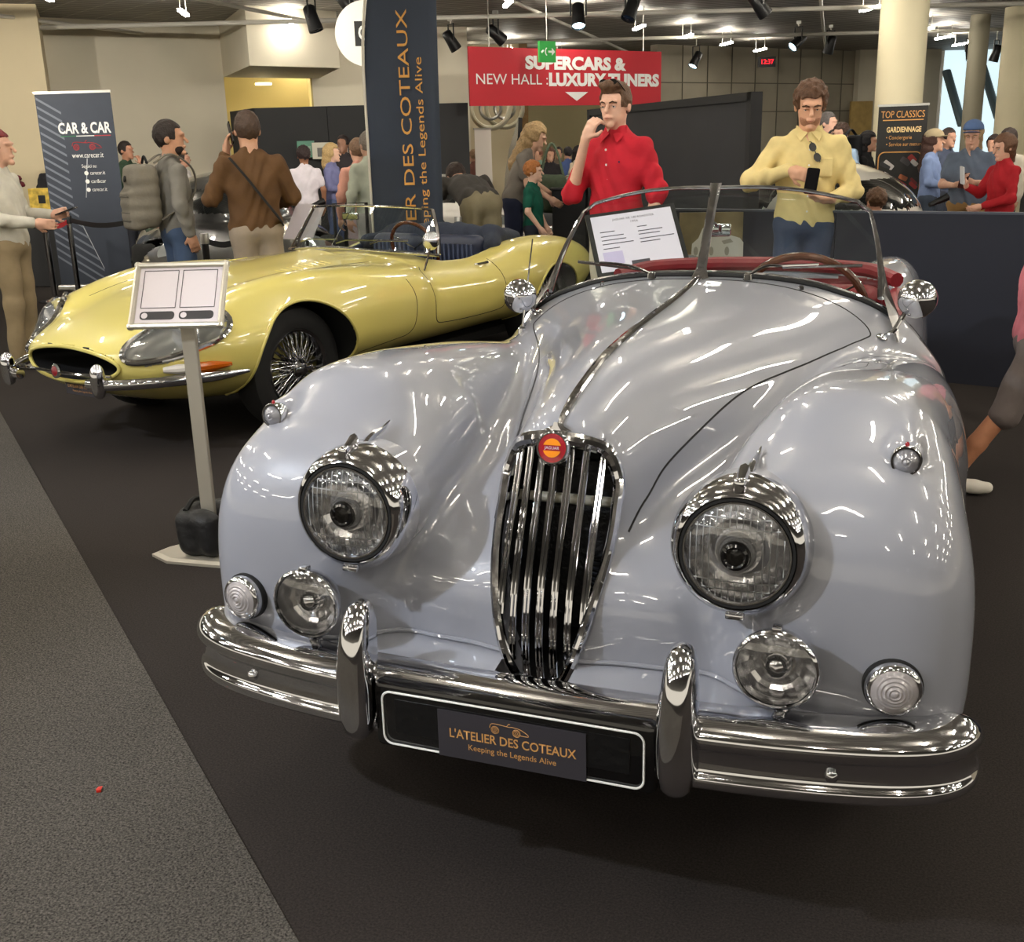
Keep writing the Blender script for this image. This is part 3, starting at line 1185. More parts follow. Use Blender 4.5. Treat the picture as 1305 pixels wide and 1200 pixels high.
# ---- grille
_GX = np.linspace(0, .15, 16)
_GZ = np.linspace(.39, .92, 54)
_GY = drop(xk_closed, np.array([(a_, -.1, b_) for a_ in _GX for b_ in _GZ]), 1, -1, 0, reach=.8)[:, 1].reshape(16, 54)
_gm = np.array([(1, b_, b_ * b_, b_ ** 3, a_ * a_, a_ * a_ * b_) for a_ in _GX for b_ in _GZ])
_gs = (np.abs(_gm[:, 1] - .65) < .235) & (_gm[:, 4] < .13 ** 2)
_GC = np.linalg.lstsq(_gm[_gs], _GY.ravel()[_gs], rcond=None)[0]      # smooth fit of the nose face


def gr_pt(x, z, off=0.0):
    """Point on the (closed) nose surface at lateral x and height z, off metres proud of it."""
    yy = float(np.dot(_GC, [1, z, z * z, z ** 3, x * x, x * x * z]))
    return (x, yy - off, z)


half = []
for zz in [.418, .424, .44, .47, .52, .58, .64, .70, .75, .79, .825, .85, .866, .874]:
    half.append((float(xk_grille_w(np.array([zz]))[0]) + .006, zz))
half[0] = (.026, .414)
half[-1] = (.048, .878)
ring = [gr_pt(x, z, .012) for x, z in half] + [gr_pt(.0, .886, .012)] + [gr_pt(-x, z, .012) for x, z in half[::-1]] + [gr_pt(0, .407, .012)]
ring = catmull(ring, 5, True)
rad = [.0105 + .0050 * min(1, max(0, (p[2] - .72) / .16)) for p in ring]
MB().tube(ring, rad, 10, closed=True).build('grille_surround', CHROME, XK, True)
m = MB()   # pointed crown of the surround running up into the bonnet strip
loft(m, [[(gx_ * w_, gr_pt(0, zz, .014)[1] + gy, zz + gz_) for gx_, gy, gz_ in ((-1, .012, 0), (-.4, -.002, .004), (.4, -.002, .004), (1, .012, 0), (.4, .03, -.004), (-.4, .03, -.004))] for zz, w_ in ((.868, .060), (.885, .050), (.897, .028), (.905, .013), (.912, .009))])
m.build('surround_crown', CHROME, XK, True)
for i in range(-3, 4):
    xx = i * .0285
    zs = np.linspace(.40, .90, 120)
    ok = [z_ for z_ in zs if float(xk_grille_w(np.array([z_]))[0]) > abs(xx) + .001 and z_ < (.86 if abs(i) > 0 else .846)]
    z0, z1 = ok[0] - .004, ok[-1] + .004
    path = [gr_pt(xx, z_, .002 + .010 * math.sin(PI * (z_ - .41) / .47)) for z_ in np.linspace(z0, z1, 16)]
    m = MB()
    for dx in (-.0038, .0038):
        m.tube([(p[0] + dx, p[1], p[2]) for p in path], .0042, 8)
    m.build('grille_bar', CHROME, XK, True)
MB().cyl((-.115, .34, .735), (.115, .34, .735), .011).build('grille_support_rod', mat('grey_rod', (150, 146, 132), .45), XK, True)
rad_o = MB()
rad_o.box((0, .41, .61), (.19, .02, .38))
rad_o.build('radiator_core', mat('radiator_black', (10, 10, 12), .5, bump=.5, bscale=90), XK)
for k in range(9):
    MB().tube(catmull([(.02, .385, .60 - k * .012), (.05, .372, .598 - k * .012), (.085, .385, .60 - k * .012)], 4), .0035, 6).build('hose_rib', mat('hose_black', (22, 24, 28), .35), XK, True)

# ---- badge
bc = Vector(gr_pt(0, .868, .022))
bn = Vector((0, -.968, .25)).normalized()
b = MB()
b.lathe([(.033, -.012), (.034, .004), (.031, .009), (.0285, .009), (.0285, .006)], bc, bn, 32, True, False)
badge = b.build('badge', CHROME, XK, True)
MB().lathe([(.0285, .006), (.0285, .0075), (.0, .0085)], bc, bn, 32, False, False).build('badge_enamel', mat('badge_red', (150, 12, 28), .2, coat=1), badge, True)
be = Vector((1, 0, 0))
bu = bn.cross(be)
seg = lambda r, a0, a1, n=14: [(r * math.cos(a0 + (a1 - a0) * i / n), r * math.sin(a0 + (a1 - a0) * i / n)) for i in range(n + 1)]
for a0, a1 in ((.30, PI - .30), (PI + .30, 2 * PI - .30)):
    MB().prism(seg(.0185, a0, a1), bc + bn * .0085, be, bu, bn, .0012).build('badge_segment', mat('badge_orange', (238, 140, 10), .25, coat=1), badge)
text('JAGUAR', bc + bn * .0098, be, bu, .0085, mat('badge_print', (210, 190, 205), .4), badge, width=.030)

# ---- lamps
def headlamp(s):
    c = Vector((.383 * s, .095, .747))
    a = Vector((0, -1, .02)).normalized()
    h = bpy.data.objects.new('headlamp', None)
    link(h, XK)
    MB().lathe([(.126, -.075), (.127, -.055), (.124, -.032), (.118, -.012), (.109, .0), (.103, .003), (.101, -.002)], c, a, 48, False, False).build('chrome_bezel', CHROME, h, True, 60)
    MB().lathe([(.119, -.14), (.125, -.074)], c, a, 40, False, False).build('lamp_bucket', PAINT_GREY, h, True)
    MB().lathe([(.1015, -.004), (.1005, .002), (.0955, .002), (.0945, -.006)], c, a, 48, False, False).build('gasket', BLACK_RUBBER, h, True)
    MB().lathe([(.0955, -.004), (.094, .003), (.091, .003), (.089, -.002)], c, a, 48, False, False).build('lens_rim', CHROME, h, True, 60)
    MB().lathe([(.0905, -.004), (.082, .004), (.06, .011), (.03, .0155), (.0, .017)], c, a, 40, False, False).build('lens', LENS, h, True)
    MB().lathe([(.090, -.006), (.083, -.013), (.070, -.026), (.055, -.034), (.043, -.044), (.028, -.049), (.0, -.056)], c, a, 22, False, False).build('reflector', REFLECTOR, h)
    # moulded ribs of the lens
    ex = Vector((1, 0, 0))
    ey = a.cross(ex) * -1
    if ey.z < 0:
        ey = -ey
    lm = mat('lens_ribs', (225, 228, 232), .10, spec=.8, alpha=.7)
    for k in range(-7, 8):
        xx = k * .0115
        yy = math.sqrt(max(0, .087 ** 2 - xx ** 2))
        zz = lambda q: .0155 - 1.9 * (xx * xx + q * q)
        cut = math.sqrt(max(0, .046 ** 2 - xx ** 2))          # the bull's eye in the middle is plain glass
        for q0, q1 in (((-yy, -cut), (cut, yy)) if cut else ((-yy, yy),)):
            MB().tube([c + ex * xx + ey * q + a * zz(q) for q in np.linspace(q0, q1, 6)], .0010, 5).build('lens_rib', lm, h, True)
    for k, yy in enumerate((-.064, -.048, .048, .066)):
        xx = math.sqrt(max(0, .087 ** 2 - yy ** 2))
        zz = lambda q: .0157 - 1.9 * (yy * yy + q * q)
        MB().tube([c + ey * yy + ex * q + a * zz(q) for q in np.linspace(-xx, xx, 9)], .0012, 5).build('lens_rib', lm, h, True)
    MB().lathe([(.043, -.034), (.040, -.012), (.034, .004), (.027, .010)], c, a, 28, False, False).build('bulb_shield', REFLECTOR, h, True)
    MB().lathe([(.027, .009), (.024, .0185), (.019, .0205), (.016, .018), (.015, .006)], c, a, 24, False, False).build('bulb_ring', BLACK_GLOSS, h, True)
    MB().lathe([(.016, .008), (.009, .012), (.0, .013)], c, a, 20, False, False).build('bulb_cap', mat('bulb_black', (6, 6, 8), .2), h, True)
    # chrome spear on the crown of the pod
    root = c + Vector((0, .030, .116))
    sp = np.array([(c.x + .004 * s * t, c.y + .03 + t * .185, 1.2) for t in np.linspace(0, 1, 12)])
    sp = drop(xk_body, sp, 2, 1, .010, reach=.8)
    sp[0] = (c.x, c.y + .018, c.z + .121)
    sp[1, 2] = max(sp[1, 2], c.z + .128)
    for i_ in range(1, 9):
        sp[i_, 2] += .012 * (1 - abs(i_ - 3) / 6)
    MB().tube(sp, [.008, .011, .0105, .010, .009, .0085, .0075, .0065, .0055, .0045, .0035, .0015], 8, flat=1.4).build('lamp_spear', CHROME, h, True)
    MB().box((c.x, c.y + .012, c.z + .120), (.020, .022, .026), bev=.005).build('spear_clip', CHROME, h, True)
    MB().box((c.x, c.y + .006, c.z - .118), (.034, .018, .012), bev=.004).build('bezel_clip', CHROME, h, True)


def fog_lamp(s):
    c = Vector((.463 * s, .052, .561))
    a = Vector((0.0, -1, .0)).normalized()
    h = bpy.data.objects.new('fog_lamp', None)
    link(h, XK)
    MB().lathe([(.012, -.062), (.035, -.056), (.058, -.04), (.070, -.018), (.0745, .0), (.0735, .006), (.069, .009), (.067, .005)], c, a, 40, True, False).build('shell', CHROME, h, True, 60)
    MB().lathe([(.067, .004), (.055, .010), (.03, .016), (.0, .018)], c, a, 36, False, False).build('lens', LENS, h, True)
    MB().lathe([(.067, .003), (.060, -.008), (.050, -.020), (.042, -.024), (.030, -.034), (.0, -.038)], c, a, 14, False, False).build('reflector', REFLECTOR, h)
    MB().lathe([(.026, -.034), (.024, -.012), (.020, -.004), (.012, .003), (.0, .005)], c, a, 24, False, False).build('bulb_shield', CHROME, h, True)
    MB().box((c.x, c.y + .004, c.z + .074), (.018, .022, .012), bev=.003).build('rim_clip', CHROME, h, True)
    MB().cyl((c.x + .004 * s, c.y + .03, c.z - .060), (c.x + .01 * s, c.y + .036, c.z - .105), .012).build('stem', CHROME_DARK, h, True)
    MB().lathe([(.030, 0), (.030, .010), (.018, .018), (.012, .03)], (c.x + .01 * s, c.y + .036, c.z - .118), (0, 0, 1), 20).build('stem_base', CHROME_DARK, h, True)


def ringed_lens(parent, c, a, r, mt, n=6):
    prof = [(r, -.004)]
    for k in range(n):
        q = r * (1 - k / n)
        hgt = .012 * (1 - (q / r) ** 2) + .002
        prof += [(q, hgt), (q - r / n * .55, hgt + .0028)]
    prof += [(.0, .017)]
    return MB().lathe(prof, c, a, 32, False, False).build('ringed_lens', mt, parent, True, 25)


CLEAR_LENS = mat('frosted_lens', (158, 153, 154), .14, spec=.8, coat=.8)
SIDE_LENS = mat('side_lamp_lens', (150, 150, 155), .12, metal=.35, coat=.8)
for s in (1, -1):
    headlamp(s)
    fog_lamp(s)
    c = np.array([[.652 * s, -.2, .527]])
    c = Vector(drop(xk_body, c, 1, -1, 0, reach=.8)[0])
    a = Vector((.16 * s, -1, .02)).normalized()
    h = bpy.data.objects.new('indicator_lamp', None)
    link(h, XK)
    MB().lathe([(.048, -.03), (.048, .016), (.045, .024), (.040, .026), (.039, .020)], c, a, 36, False, False).build('chrome_ring', CHROME, h, True, 60)
    MB().lathe([(.0505, -.03), (.0505, .008), (.047, .009)], c, a, 36, False, False).build('gasket', BLACK_RUBBER, h, True)
    ringed_lens(h, c + a * .022, a, .040, CLEAR_LENS)
    c = Vector((.643 * s, .262, .888))
    a = Vector((0.05 * s, -1, .05)).normalized()
    h = bpy.data.objects.new('side_lamp', None)
    link(h, XK)
    MB().lathe([(.020, -.045), (.0265, -.016), (.0275, .0), (.0255, .005), (.0225, .005), (.022, .0)], c, a, 28, False, False).build('chrome_ring', CHROME, h, True, 60)
    ringed_lens(h, c, a, .022, SIDE_LENS, 4)
    MB().lathe([(.004, 0), (.004, .006), (.002, .009)], c + Vector((0, .006, .024)), (0, 0, 1), 10).build('telltale', mat('red_telltale', (150, 8, 30), .2, coat=1), h, True)

# ---- bumper, overriders, plinth, apron
prof = catmull([(-.075, .062), (-.045, .070), (-.012, .066), (.012, .050), (.019, .030), (.010, .010), (.006, -.010), (.009, -.028), (.017, -.042), (.014, -.058), (0, -.067), (-.02, -.064), (-.024, -.050), (-.008, -.03), (-.006, .02), (-.02, .045), (-.05, .052)], 4, True)
right = [(.0, -.004), (.15, -.003), (.30, .0), (.42, .008), (.54, .024), (.64, .045), (.71, .070), (.755, .100), (.783, .140), (.792, .180), (.790, .215)]
pth = [(-x, y, .403) for x, y in right[::-1]] + [(x, y, .403) for x, y in right[1:]]
pth = catmull(pth, 4)
sc = []
for p in pth:
    e = max(0, (p[1] - .13) / .085)
    sc.append(max(.45, 1 - .5 * e ** 2.2))
MB().sweep(prof, pth, scales=sc).build('front_bumper', CHROME, XK, True, 50)
for s in (1, -1):
    rings = []
    for zz, w, yf, yb in [(.336, .006, -.040, -.020), (.340, .016, -.050, -.008), (.352, .0245, -.060, .0), (.385, .0295, -.068, .005), (.43, .0305, -.071, .012), (.48, .0305, -.070, .02), (.53, .028, -.062, .03), (.565, .025, -.050, .035), (.59, .021, -.036, .032), (.603, .014, -.022, .025), (.609, .005, -.010, .012)]:
        rr = []
        for k in range(20):
            t = 2 * PI * k / 20
            cx, sy = math.cos(t), math.sin(t)
            f = lambda v, e: math.copysign(abs(v) ** e, v)
            rr.append((.312 * s + w * 1.16 * f(cx, .8), (yf + yb) / 2 + (yb - yf) / 2 * f(sy, .8), zz))
        rings.append(rr)
    loft(MB(), rings).build('overrider', CHROME, XK, True, 70)
    bp = [p for p in pth if abs(p[0] - .585 * s) < .03][0]
    MB().lathe([(.012, 0), (.011, .006), (.006, .010), (.0, .011)], (bp[0], bp[1] - .006, .392), (.25 * s, -1, 0), 16).build('bumper_bolt', CHROME, XK, True)
    # apron between body and bumper, with the bead along its upper edge
    xs = np.linspace(.075, .66, 24)
    up = []
    for xx in xs:
        zz = .470 - .030 * (xx / .66) ** 2
        q = drop(xk_body, np.array([[xx * s, -.3, zz]]), 1, -1, .002, reach=.9)[0]
        up.append((q[0], min(q[1], .24), zz))
    m = MB()
    V, F = [], []
    for i, (u_, xx) in enumerate(zip(up, xs)):
        yb = float(np.interp(xx, [x for x, _ in right], [y for _, y in right])) + .045
        for t in np.linspace(0, 1, 5):
            V.append((u_[0] , u_[1] + .012 + (yb - u_[1] - .012) * t, u_[2] - .004 - (u_[2] - .455) * t - .004 * t))
    for i in range(len(xs) - 1):
        for k in range(4):
            a_ = i * 5 + k
            F.append((a_, a_ + 1, a_ + 6, a_ + 5))
    m.add(V, F).build('front_apron', PAINT_GREY, XK, True)
    MB().tube(up, .005, 8).build('apron_bead', PAINT_GREY, XK, True)

pl = MB()
pl.box((0, -.012, .392), (.555, .045, .138), bev=.014)
plinth = pl.build('plate_plinth', BLACK_GLOSS, XK, True)


def rrect(w, h, r, n=5):
    P = []
    for cx, cy, a in ((w - r, h - r, 0), (-w + r, h - r, PI / 2), (-w + r, -h + r, PI), (w - r, -h + r, 1.5 * PI)):
        for k in range(n + 1):
            t = a + PI / 2 * k / n
            P.append((cx + r * math.cos(t), cy + r * math.sin(t)))
    return P


MB().tube([(x, -.0365, .391 + z) for x, z in rrect(.256, .055, .018)], .0022, 6, closed=True).build('plate_outline', WHITE_PRINT, plinth, True)
MB().box((0, -.0355, .397), (.46, .002, .070)).build('black_tape', mat('black_tape', (16, 16, 17), .30, bump=.5, bscale=30), plinth)
MB().box((.006, -.0385, .381), (.290, .003, .096)).build('name_card', CARD_DARK, plinth)
GX, GZ = Vector((1, 0, 0)), Vector((0, 0, 1))
text("L'ATELIER DES COTEAUX", (.008, -.0405, .384), GX, GZ, .026, GOLD_PRINT, plinth, width=.248, bold=.0003)
text('Keeping the Legends Alive', (.008, -.0405, .360), GX, GZ, .017, GOLD_PRINT, plinth, width=.172)


def car_sketch(o, ex, ey, w, m, parent, r=.0006):
    """Small line drawing of an open roadster as flat print."""
    o, ex, ey = Vector(o), Vector(ex), Vector(ey)
    f = lambda P: [o + ex * (x * w) + ey * (y * w) for x, y in P]
    k = MB()
    k.tube(f(catmull([(-.5, .02, 0), (-.47, .12, 0), (-.36, .15, 0), (-.1, .13, 0), (.02, .12, 0), (.1, .13, 0), (.3, .1, 0), (.48, .0, 0), (.5, -.06, 0), (.3, -.06, 0)], 4) and [(p[0], p[1]) for p in catmull([(-.5, .02, 0), (-.47, .12, 0), (-.36, .15, 0), (-.1, .13, 0), (.02, .12, 0), (.1, .13, 0), (.3, .1, 0), (.48, .0, 0), (.5, -.06, 0), (.3, -.06, 0)], 4)]), r, 4)
    for cx in (-.36, .2):
        for rr in (.10, .07, .03):
            k.tube(f([(cx + rr * math.cos(t), -.02 + rr * math.sin(t)) for t in np.linspace(0, 2 * PI, 17)[:-1]]), r, 4, closed=True)
    k.tube(f([(-.05, .13), (.0, .2), (.04, .2)]), r, 4)
    return k.build('line_drawing', m, parent)


car_sketch((.004, -.0405, .408), GX, GZ, .075, GOLD_PRINT, plinth)

# ---- windscreen
WS = bpy.data.objects.new('windscreen', None)
link(WS, XK)
for s in (1, -1):
    A, B_ = Vector((.010 * s, 1.641, 1.034)), Vector((.010 * s, 1.838, 1.285))
    Tc, Bc = Vector((.452 * s, 1.935, 1.226)), Vector((.520 * s, 1.708, .945))
    top_e = [tuple(B_.lerp(Tc, t) + Vector((0, 0, .020 * math.sin(PI * t)))) for t in np.linspace(0, .93, 9)]
    corner = [tuple(Vector((.441 * s, 1.930, 1.218)))]
    side_e = [tuple(Tc.lerp(Bc, t) + Vector((.014 * s * math.sin(PI * t), 0, 0))) for t in np.linspace(.07, .92, 9)]
    bx = np.linspace(.49, .012, 12)
    bot = xk_top([(x * s, 1.655 + .055 * (x / .5) ** 2) for x in bx], .010)
    outline = top_e + side_e + [tuple(p) for p in bot]
    gm = MB()
    pnrm = (Tc - A).cross(Bc - A).normalized()
    flat = [Vector(q) - pnrm * (Vector(q) - A).dot(pnrm) for q in outline]
    gm.add([tuple(q) for q in flat], [tuple(range(len(flat)))])
    gm.build('glass_pane', SCREEN_GLASS, WS)
    MB().tube(top_e + side_e, [.006] * 9 + [.006 + .005 * t for t in np.linspace(0, 1, 9)], 8).build('frame', CHROME, WS, True)
    ped = xk_top([(x * s, 1.648 + .055 * (x / .5) ** 2) for x in np.linspace(.56, .0, 16)], .004)
    MB().tube(ped, .009, 8).build('base_rubber', BLACK_RUBBER, WS, True)
    MB().tube([(p[0], p[1] + .014, p[2] + .006) for p in ped], .007, 8).build('base_rail', CHROME, WS, True)
    # swept foot of the side pillar
    ft = xk_top([(.575 * s, 1.60), (.60 * s, 1.68)], .004)
    foot = [Vector(side_e[6]), Vector(side_e[7]), Vector((.545 * s, 1.67, .925)), Vector(ft[0])]
    p2 = [Vector(side_e[5]) + Vector((.008 * s, .008, 0)), Vector(side_e[7]) + Vector((.018 * s, .015, 0)), Vector((.570 * s, 1.70, .925)), Vector(ft[0]) + Vector((.006 * s, .012, -.002))]
    V = []
    for q in (0, 1):
        V += [tuple(p + Vector((0, -.006 + .012 * q, 0))) for p in foot] + [tuple(p + Vector((0, -.006 + .012 * q, 0))) for p in p2]
    F = []
    for i in range(3):
        F += [(i, i + 1, 4 + i + 1, 4 + i), (8 + i, 12 + i, 13 + i, 9 + i), (i, 8 + i, 9 + i, i + 1), (4 + i, 5 + i, 13 + i, 12 + i)]
    F += [(0, 4, 12, 8), (3, 11, 15, 7)]
    MB().add(V, F).build('pillar_foot', CHROME, WS, False)
    # wiper
    wp = bpy.data.objects.new('wiper', None)
    link(wp, XK)
    piv = Vector(xk_top([(.145 * s, 1.60)], .004)[0])
    if s > 0:
        pts = [piv + Vector((0, 0, .012)), piv + Vector((.045, .03, .036)), Vector((.24, 1.66, 1.066)), Vector((.34, 1.672, 1.070))]
        bl = [Vector((.235, 1.672, 1.060)), Vector((.46, 1.71, 1.064))]
    else:
        pts = [piv + Vector((0, 0, .012)), piv + Vector((-.06, .03, .028)), Vector((-.27, 1.665, 1.064)), Vector((-.33, 1.675, 1.066))]
        bl = [Vector((-.20, 1.665, 1.050)), Vector((-.41, 1.70, 1.066))]
    MB().lathe([(.014, 0), (.012, .014), (.006, .018)], piv, (0, 0, 1), 14).build('pivot', CHROME, wp, True)
    MB().tube(catmull(pts, 5), .0045, 6).build('arm', CHROME, wp, True)
    MB().tube([bl[0], bl[1]], .0052, 6).build('blade', CHROME_DARK, wp, True)
    # bonnet-top studs beside the screen
    st = Vector(xk_top([(.30 * s, 1.60)], 0)[0])
    MB().lathe([(.008, 0), (.008, .008), (.004, .012)], st, (0, 0, 1), 10).build('stud', CHROME, XK, True)
m = MB()
loft(m, [[(x * w, y + yo, z) for x, yo in ((-1, .0), (-.6, -.010), (.6, -.010), (1, 0), (.6, .016), (-.6, .016))] for y, z, w in ((1.610, 1.026, .032), (1.618, 1.036, .024), (1.636, 1.06, .016), (1.70, 1.14, .0145), (1.78, 1.235, .0145), (1.835, 1.300, .018))])
m.build('center_post', CHROME, WS, True, 40)
rv = MB()
rv.box((0.012, 1.845, 1.155), (.075, .018, .040), bev=.008)
rvm = rv.build('rear_view_mirror', CHROME, XK, True)
MB().cyl((.004, 1.80, 1.18), (.01, 1.84, 1.165), .005).build('mirror_stem', CHROME, rvm, True)

# ---- wing mirrors and aerial
for s, c, foot in ((1, Vector((.621, 1.60, .985)), (.533, 1.56)), (-1, Vector((-.56, 1.56, .972)), (-.52, 1.62))):
    h = bpy.data.objects.new('wing_mirror', None)
    link(h, XK)
    ft = Vector(xk_top([foot], 0)[0])
    a = Vector((0, -1, .12)).normalized()
    MB().lathe([(.052, -.012), (.054, 0), (.050, .016), (.040, .032), (.024, .044), (.008, .049), (.0, .050)], c, a, 28).build('mirror_shell', CHROME, h, True, 60)
    MB().tube(catmull([ft, ft + Vector((.03 * s, 0, .02)), (ft + c) / 2 + Vector((0.005 * s, 0, .0)), c + Vector((-.02 * s, -.01, -.02))], 5), .0065, 8).build('mirror_stalk', CHROME, h, True)
    MB().lathe([(.018, 0), (.014, .008), (.008, .012)], ft, (0.3 * s, 0, 1), 14).build('mirror_foot', CHROME, h, True)
ae = bpy.data.objects.new('aerial', None)
link(ae, XK)
af = Vector(xk_top([(-.545, 1.53)], 0)[0])
MB().cyl(af, af + Vector((.012, .02, .13)), .0045, .0042, 8).build('mast_lower', CHROME, ae, True)
MB().cyl(af + Vector((.012, .02, .13)), af + Vector((.026, .045, .285)), .003, .002, 8).build('mast_upper', CHROME, ae, True)
MB().lathe([(.014, -.004), (.012, .012), (.006, .018)], af, (0, 0, 1), 14).build('aerial_base', CHROME, ae, True)

# ---- cockpit
for s in (1, -1):
    h = bpy.data.objects.new('seat', None)
    link(h, XK)
    fb = lambda P, s=s: smin(rbox(P, (.25 * s, 2.60, .66), (.235, .07, .235), .06, None), rbox(P, (.25 * s, 2.585, .78), (.215, .075, .09), .07), .03)
    sdf_obj('backrest', fb, (.25 * s - .3, 2.45, .38), (.25 * s + .3, 2.75, .96), .018, RED_LEATHER, h, 1)
    fc = lambda P, s=s: rbox(P, (.25 * s, 2.30, .44), (.23, .26, .075), .06)
    sdf_obj('cushion', fc, (.25 * s - .3, 1.98, .32), (.25 * s + .3, 2.62, .56), .02, RED_LEATHER, h, 1)
    for k in range(-3, 4):
        MB().tube([(.25 * s + k * .055, 2.515, .58), (.25 * s + k * .055, 2.508, .80)], .006, 6).build('flute', RED_LEATHER, h, True)
    # padded roll along the door top
    rp = [(.555 * s, 1.645, .925), (.548 * s, 1.72, .925), (.545 * s, 1.80, .915), (.545 * s, 2.0, .905), (.54 * s, 2.3, .90), (.53 * s, 2.6, .905)]
    rp = [(p[0], p[1], max(float(xk_top([(p[0] + .03 * s, p[1])], 0)[0][2]), .86) + .004) for p in rp]
    rp = catmull(rp, 5)
    MB().tube(rp, [.008 + .018 * min(1, i / 7) for i in range(len(rp))], 10).build('door_top_roll', RED_LEATHER, XK, True)
MB().tube(catmull([(-.53, 2.60, .915), (-.42, 2.74, .935), (-.2, 2.785, .945), (0, 2.79, .948), (.2, 2.785, .945), (.42, 2.74, .935), (.53, 2.60, .915)], 6), .028, 10).build('rear_roll', RED_LEATHER, XK, True)
MB().tube(catmull([(-.50, 1.76, .925), (-.3, 1.745, .975), (0, 1.74, .992), (.3, 1.745, .975), (.50, 1.76, .925)], 6), .026, 10).build('dashboard_roll', RED_LEATHER, XK, True)
sw = bpy.data.objects.new('steering_wheel', None)
link(sw, XK)
swc, swa = Vector((.262, 2.0, .885)), Vector((0, .92, .40)).normalized()
sx_, sy_ = Vector((1, 0, 0)), swa.cross(Vector((1, 0, 0)))
MB().tube([swc + sx_ * .20 * math.cos(t) + sy_ * .20 * math.sin(t) for t in np.linspace(0, 2 * PI, 41)[:-1]], .013, 10, closed=True).build('wood_rim', mat('wheel_wood', (96, 48, 26), .25, coat=.7, noise=.3, nscale=40), sw, True)
for t in (PI / 2, PI / 2 + 2.1, PI / 2 - 2.1):
    MB().tube([swc, swc + sx_ * .2 * math.cos(t) + sy_ * .2 * math.sin(t)], .009, 6, flat=.4).build('spoke', CHROME_DARK, sw, True)
MB().lathe([(.04, -.02), (.04, .01), (.02, .02)], swc, swa, 20).build('horn_boss', BLACK_GLOSS, sw, True)
MB().cyl(swc, swc - swa * .28, .02).build('column', BLACK_GLOSS, sw, True)

for yy in (.82, 3.41):
    for s in (1, -1):
        wheel(XK, (.60 * s if yy < 2 else .50 * s, yy, .338), s, R=.338, wire=False, rim_r=.205)
MB().box((0, 2.2, .26), (1.0, 3.9, .06)).build('underbody', DARK_GAP, XK)
for s in (1, -1):
    e_ = drop(xk_body, np.array([[1.0 * s, 1.35, .42]]), 0, s, 0, reach=.8)[0]
    MB().box((float(e_[0]), 1.2, .47), (.012, .03, .05), bev=.004).build('wing_badge', CHROME, XK, True)
# ================================================================ the pale yellow roadster
ET_LOC, ET_RZ = (-3.10, 3.36, 0.0), -0.2153


def _lamp_frame():
    u = np.array([.16, .235, .095])
    w = np.array([.115, -.035, -.055])
    u = u / np.linalg.norm(u)
    w = w - u * (w @ u)
    w = w / np.linalg.norm(w)
    return np.stack([u, w, np.cross(u, w)], 1)


ET_LAMP = (np.array([.53, -.655, .585]), _lamp_frame())


def et_smooth(P):
    return et_body(P, False)


def et_body(P, lamp=True, mouth=True):
    X, y, z = np.abs(P[:, 0]), P[:, 1], P[:, 2]
    Q = np.stack([X, y, z], 1)
    w = interp(y, [-.9, -.5, -.1, .4, 1.0, 1.6, 2.2, 2.6, 3.0, 3.4], [.74, .78, .79, .80, .78, .79, .81, .80, .76, .70])
    top = interp(y, [-.95, -.6, -.3, 0, .4, .8, 1.1, 1.35, 1.7, 2.1, 2.5, 3.0, 3.5], [.64, .70, .75, .785, .815, .825, .825, .81, .79, .785, .78, .75, .70])
    bot = interp(y, [-.9, -.5, 0, .5, 2.5, 3.4], [.20, .17, .17, .20, .24, .32])
    zc = interp(y, [-.9, -.4, .2, 1.5, 2.5, 3.5], [.47, .49, .51, .50, .53, .56])
    h = np.where(z > zc, top - zc, zc - bot)
    dyf = np.maximum(.15 - y, 0)
    dyr = np.maximum(y - 2.2, 0)
    rad = np.sqrt(X ** 2 + (z - zc) ** 2 + dyf ** 2 + dyr ** 2)
    d = superell(X / w, (z - zc) / h, dyf / 1.10 + dyr / 1.33, 2.5, 2.5, rad)
    # wing crowns, bonnet bulge, haunches
    yy = np.clip(y, -.55, .95)
    cx = interp(yy, [-.55, 0, .95], [.475, .545, .61])
    cz = interp(yy, [-.55, -.2, .1, .5, .95], [.565, .625, .648, .635, .585])
    cr = interp(yy, [-.55, .1, .95], [.145, .168, .15])
    d = smin(d, np.sqrt((X - cx) ** 2 + (z - cz) ** 2 + (y - yy) ** 2) - cr, .10)
    B = np.stack([X * .30, y, z], 1)
    d = smin(d, cone(B, (0, -.40, .690), (0, .85, .805), .035, .045), .035)
    d = smin(d, ellip(Q, (.585, 2.40, .56), (.235, .80, .255)), .08)
    # sill tucks under
    d = smax(d, (X - .74) * .8 + (.30 - z) * .6, .05)
    # openings
    if mouth:
        d = smax(d, -ellip(Q, (0, -.95, .455), (.36, .36, .085)), .012)
    if lamp:
        d = smax(d, -ellip(Q, ET_LAMP[0], (.262, .128, .075), ET_LAMP[1]), .010)
    ar = np.maximum(np.hypot(y, z - .325) - .355, .45 - X)
    ar = np.minimum(ar, np.maximum(np.hypot(y - 2.438, z - .30) - .335, .45 - X))
    d = smax(d, -ar, .012)
    d = smax(d, -rbox(Q, (0, 1.73, .98), (.555, .42, .50), .16), .02)
    return np.maximum(d, .15 - z)
#BUILD
PAINT_YELLOW = mat('primrose_car_paint', (214, 200, 112), 0.36, coat=1.0, coat_rough=0.015, noise=0.015, nscale=3)
NAVY_CLOTH = mat('navy_hood_cloth', (38, 44, 58), 0.85, bump=0.25, bscale=60, noise=.1)
NAVY_LEATHER = mat('navy_leather', (40, 46, 66), 0.4, bump=.1)
ET = empty('yellow_roadster', ET_LOC, ET_RZ, 'pale yellow long-nosed sports roadster with wire wheels and open cockpit', 'car')


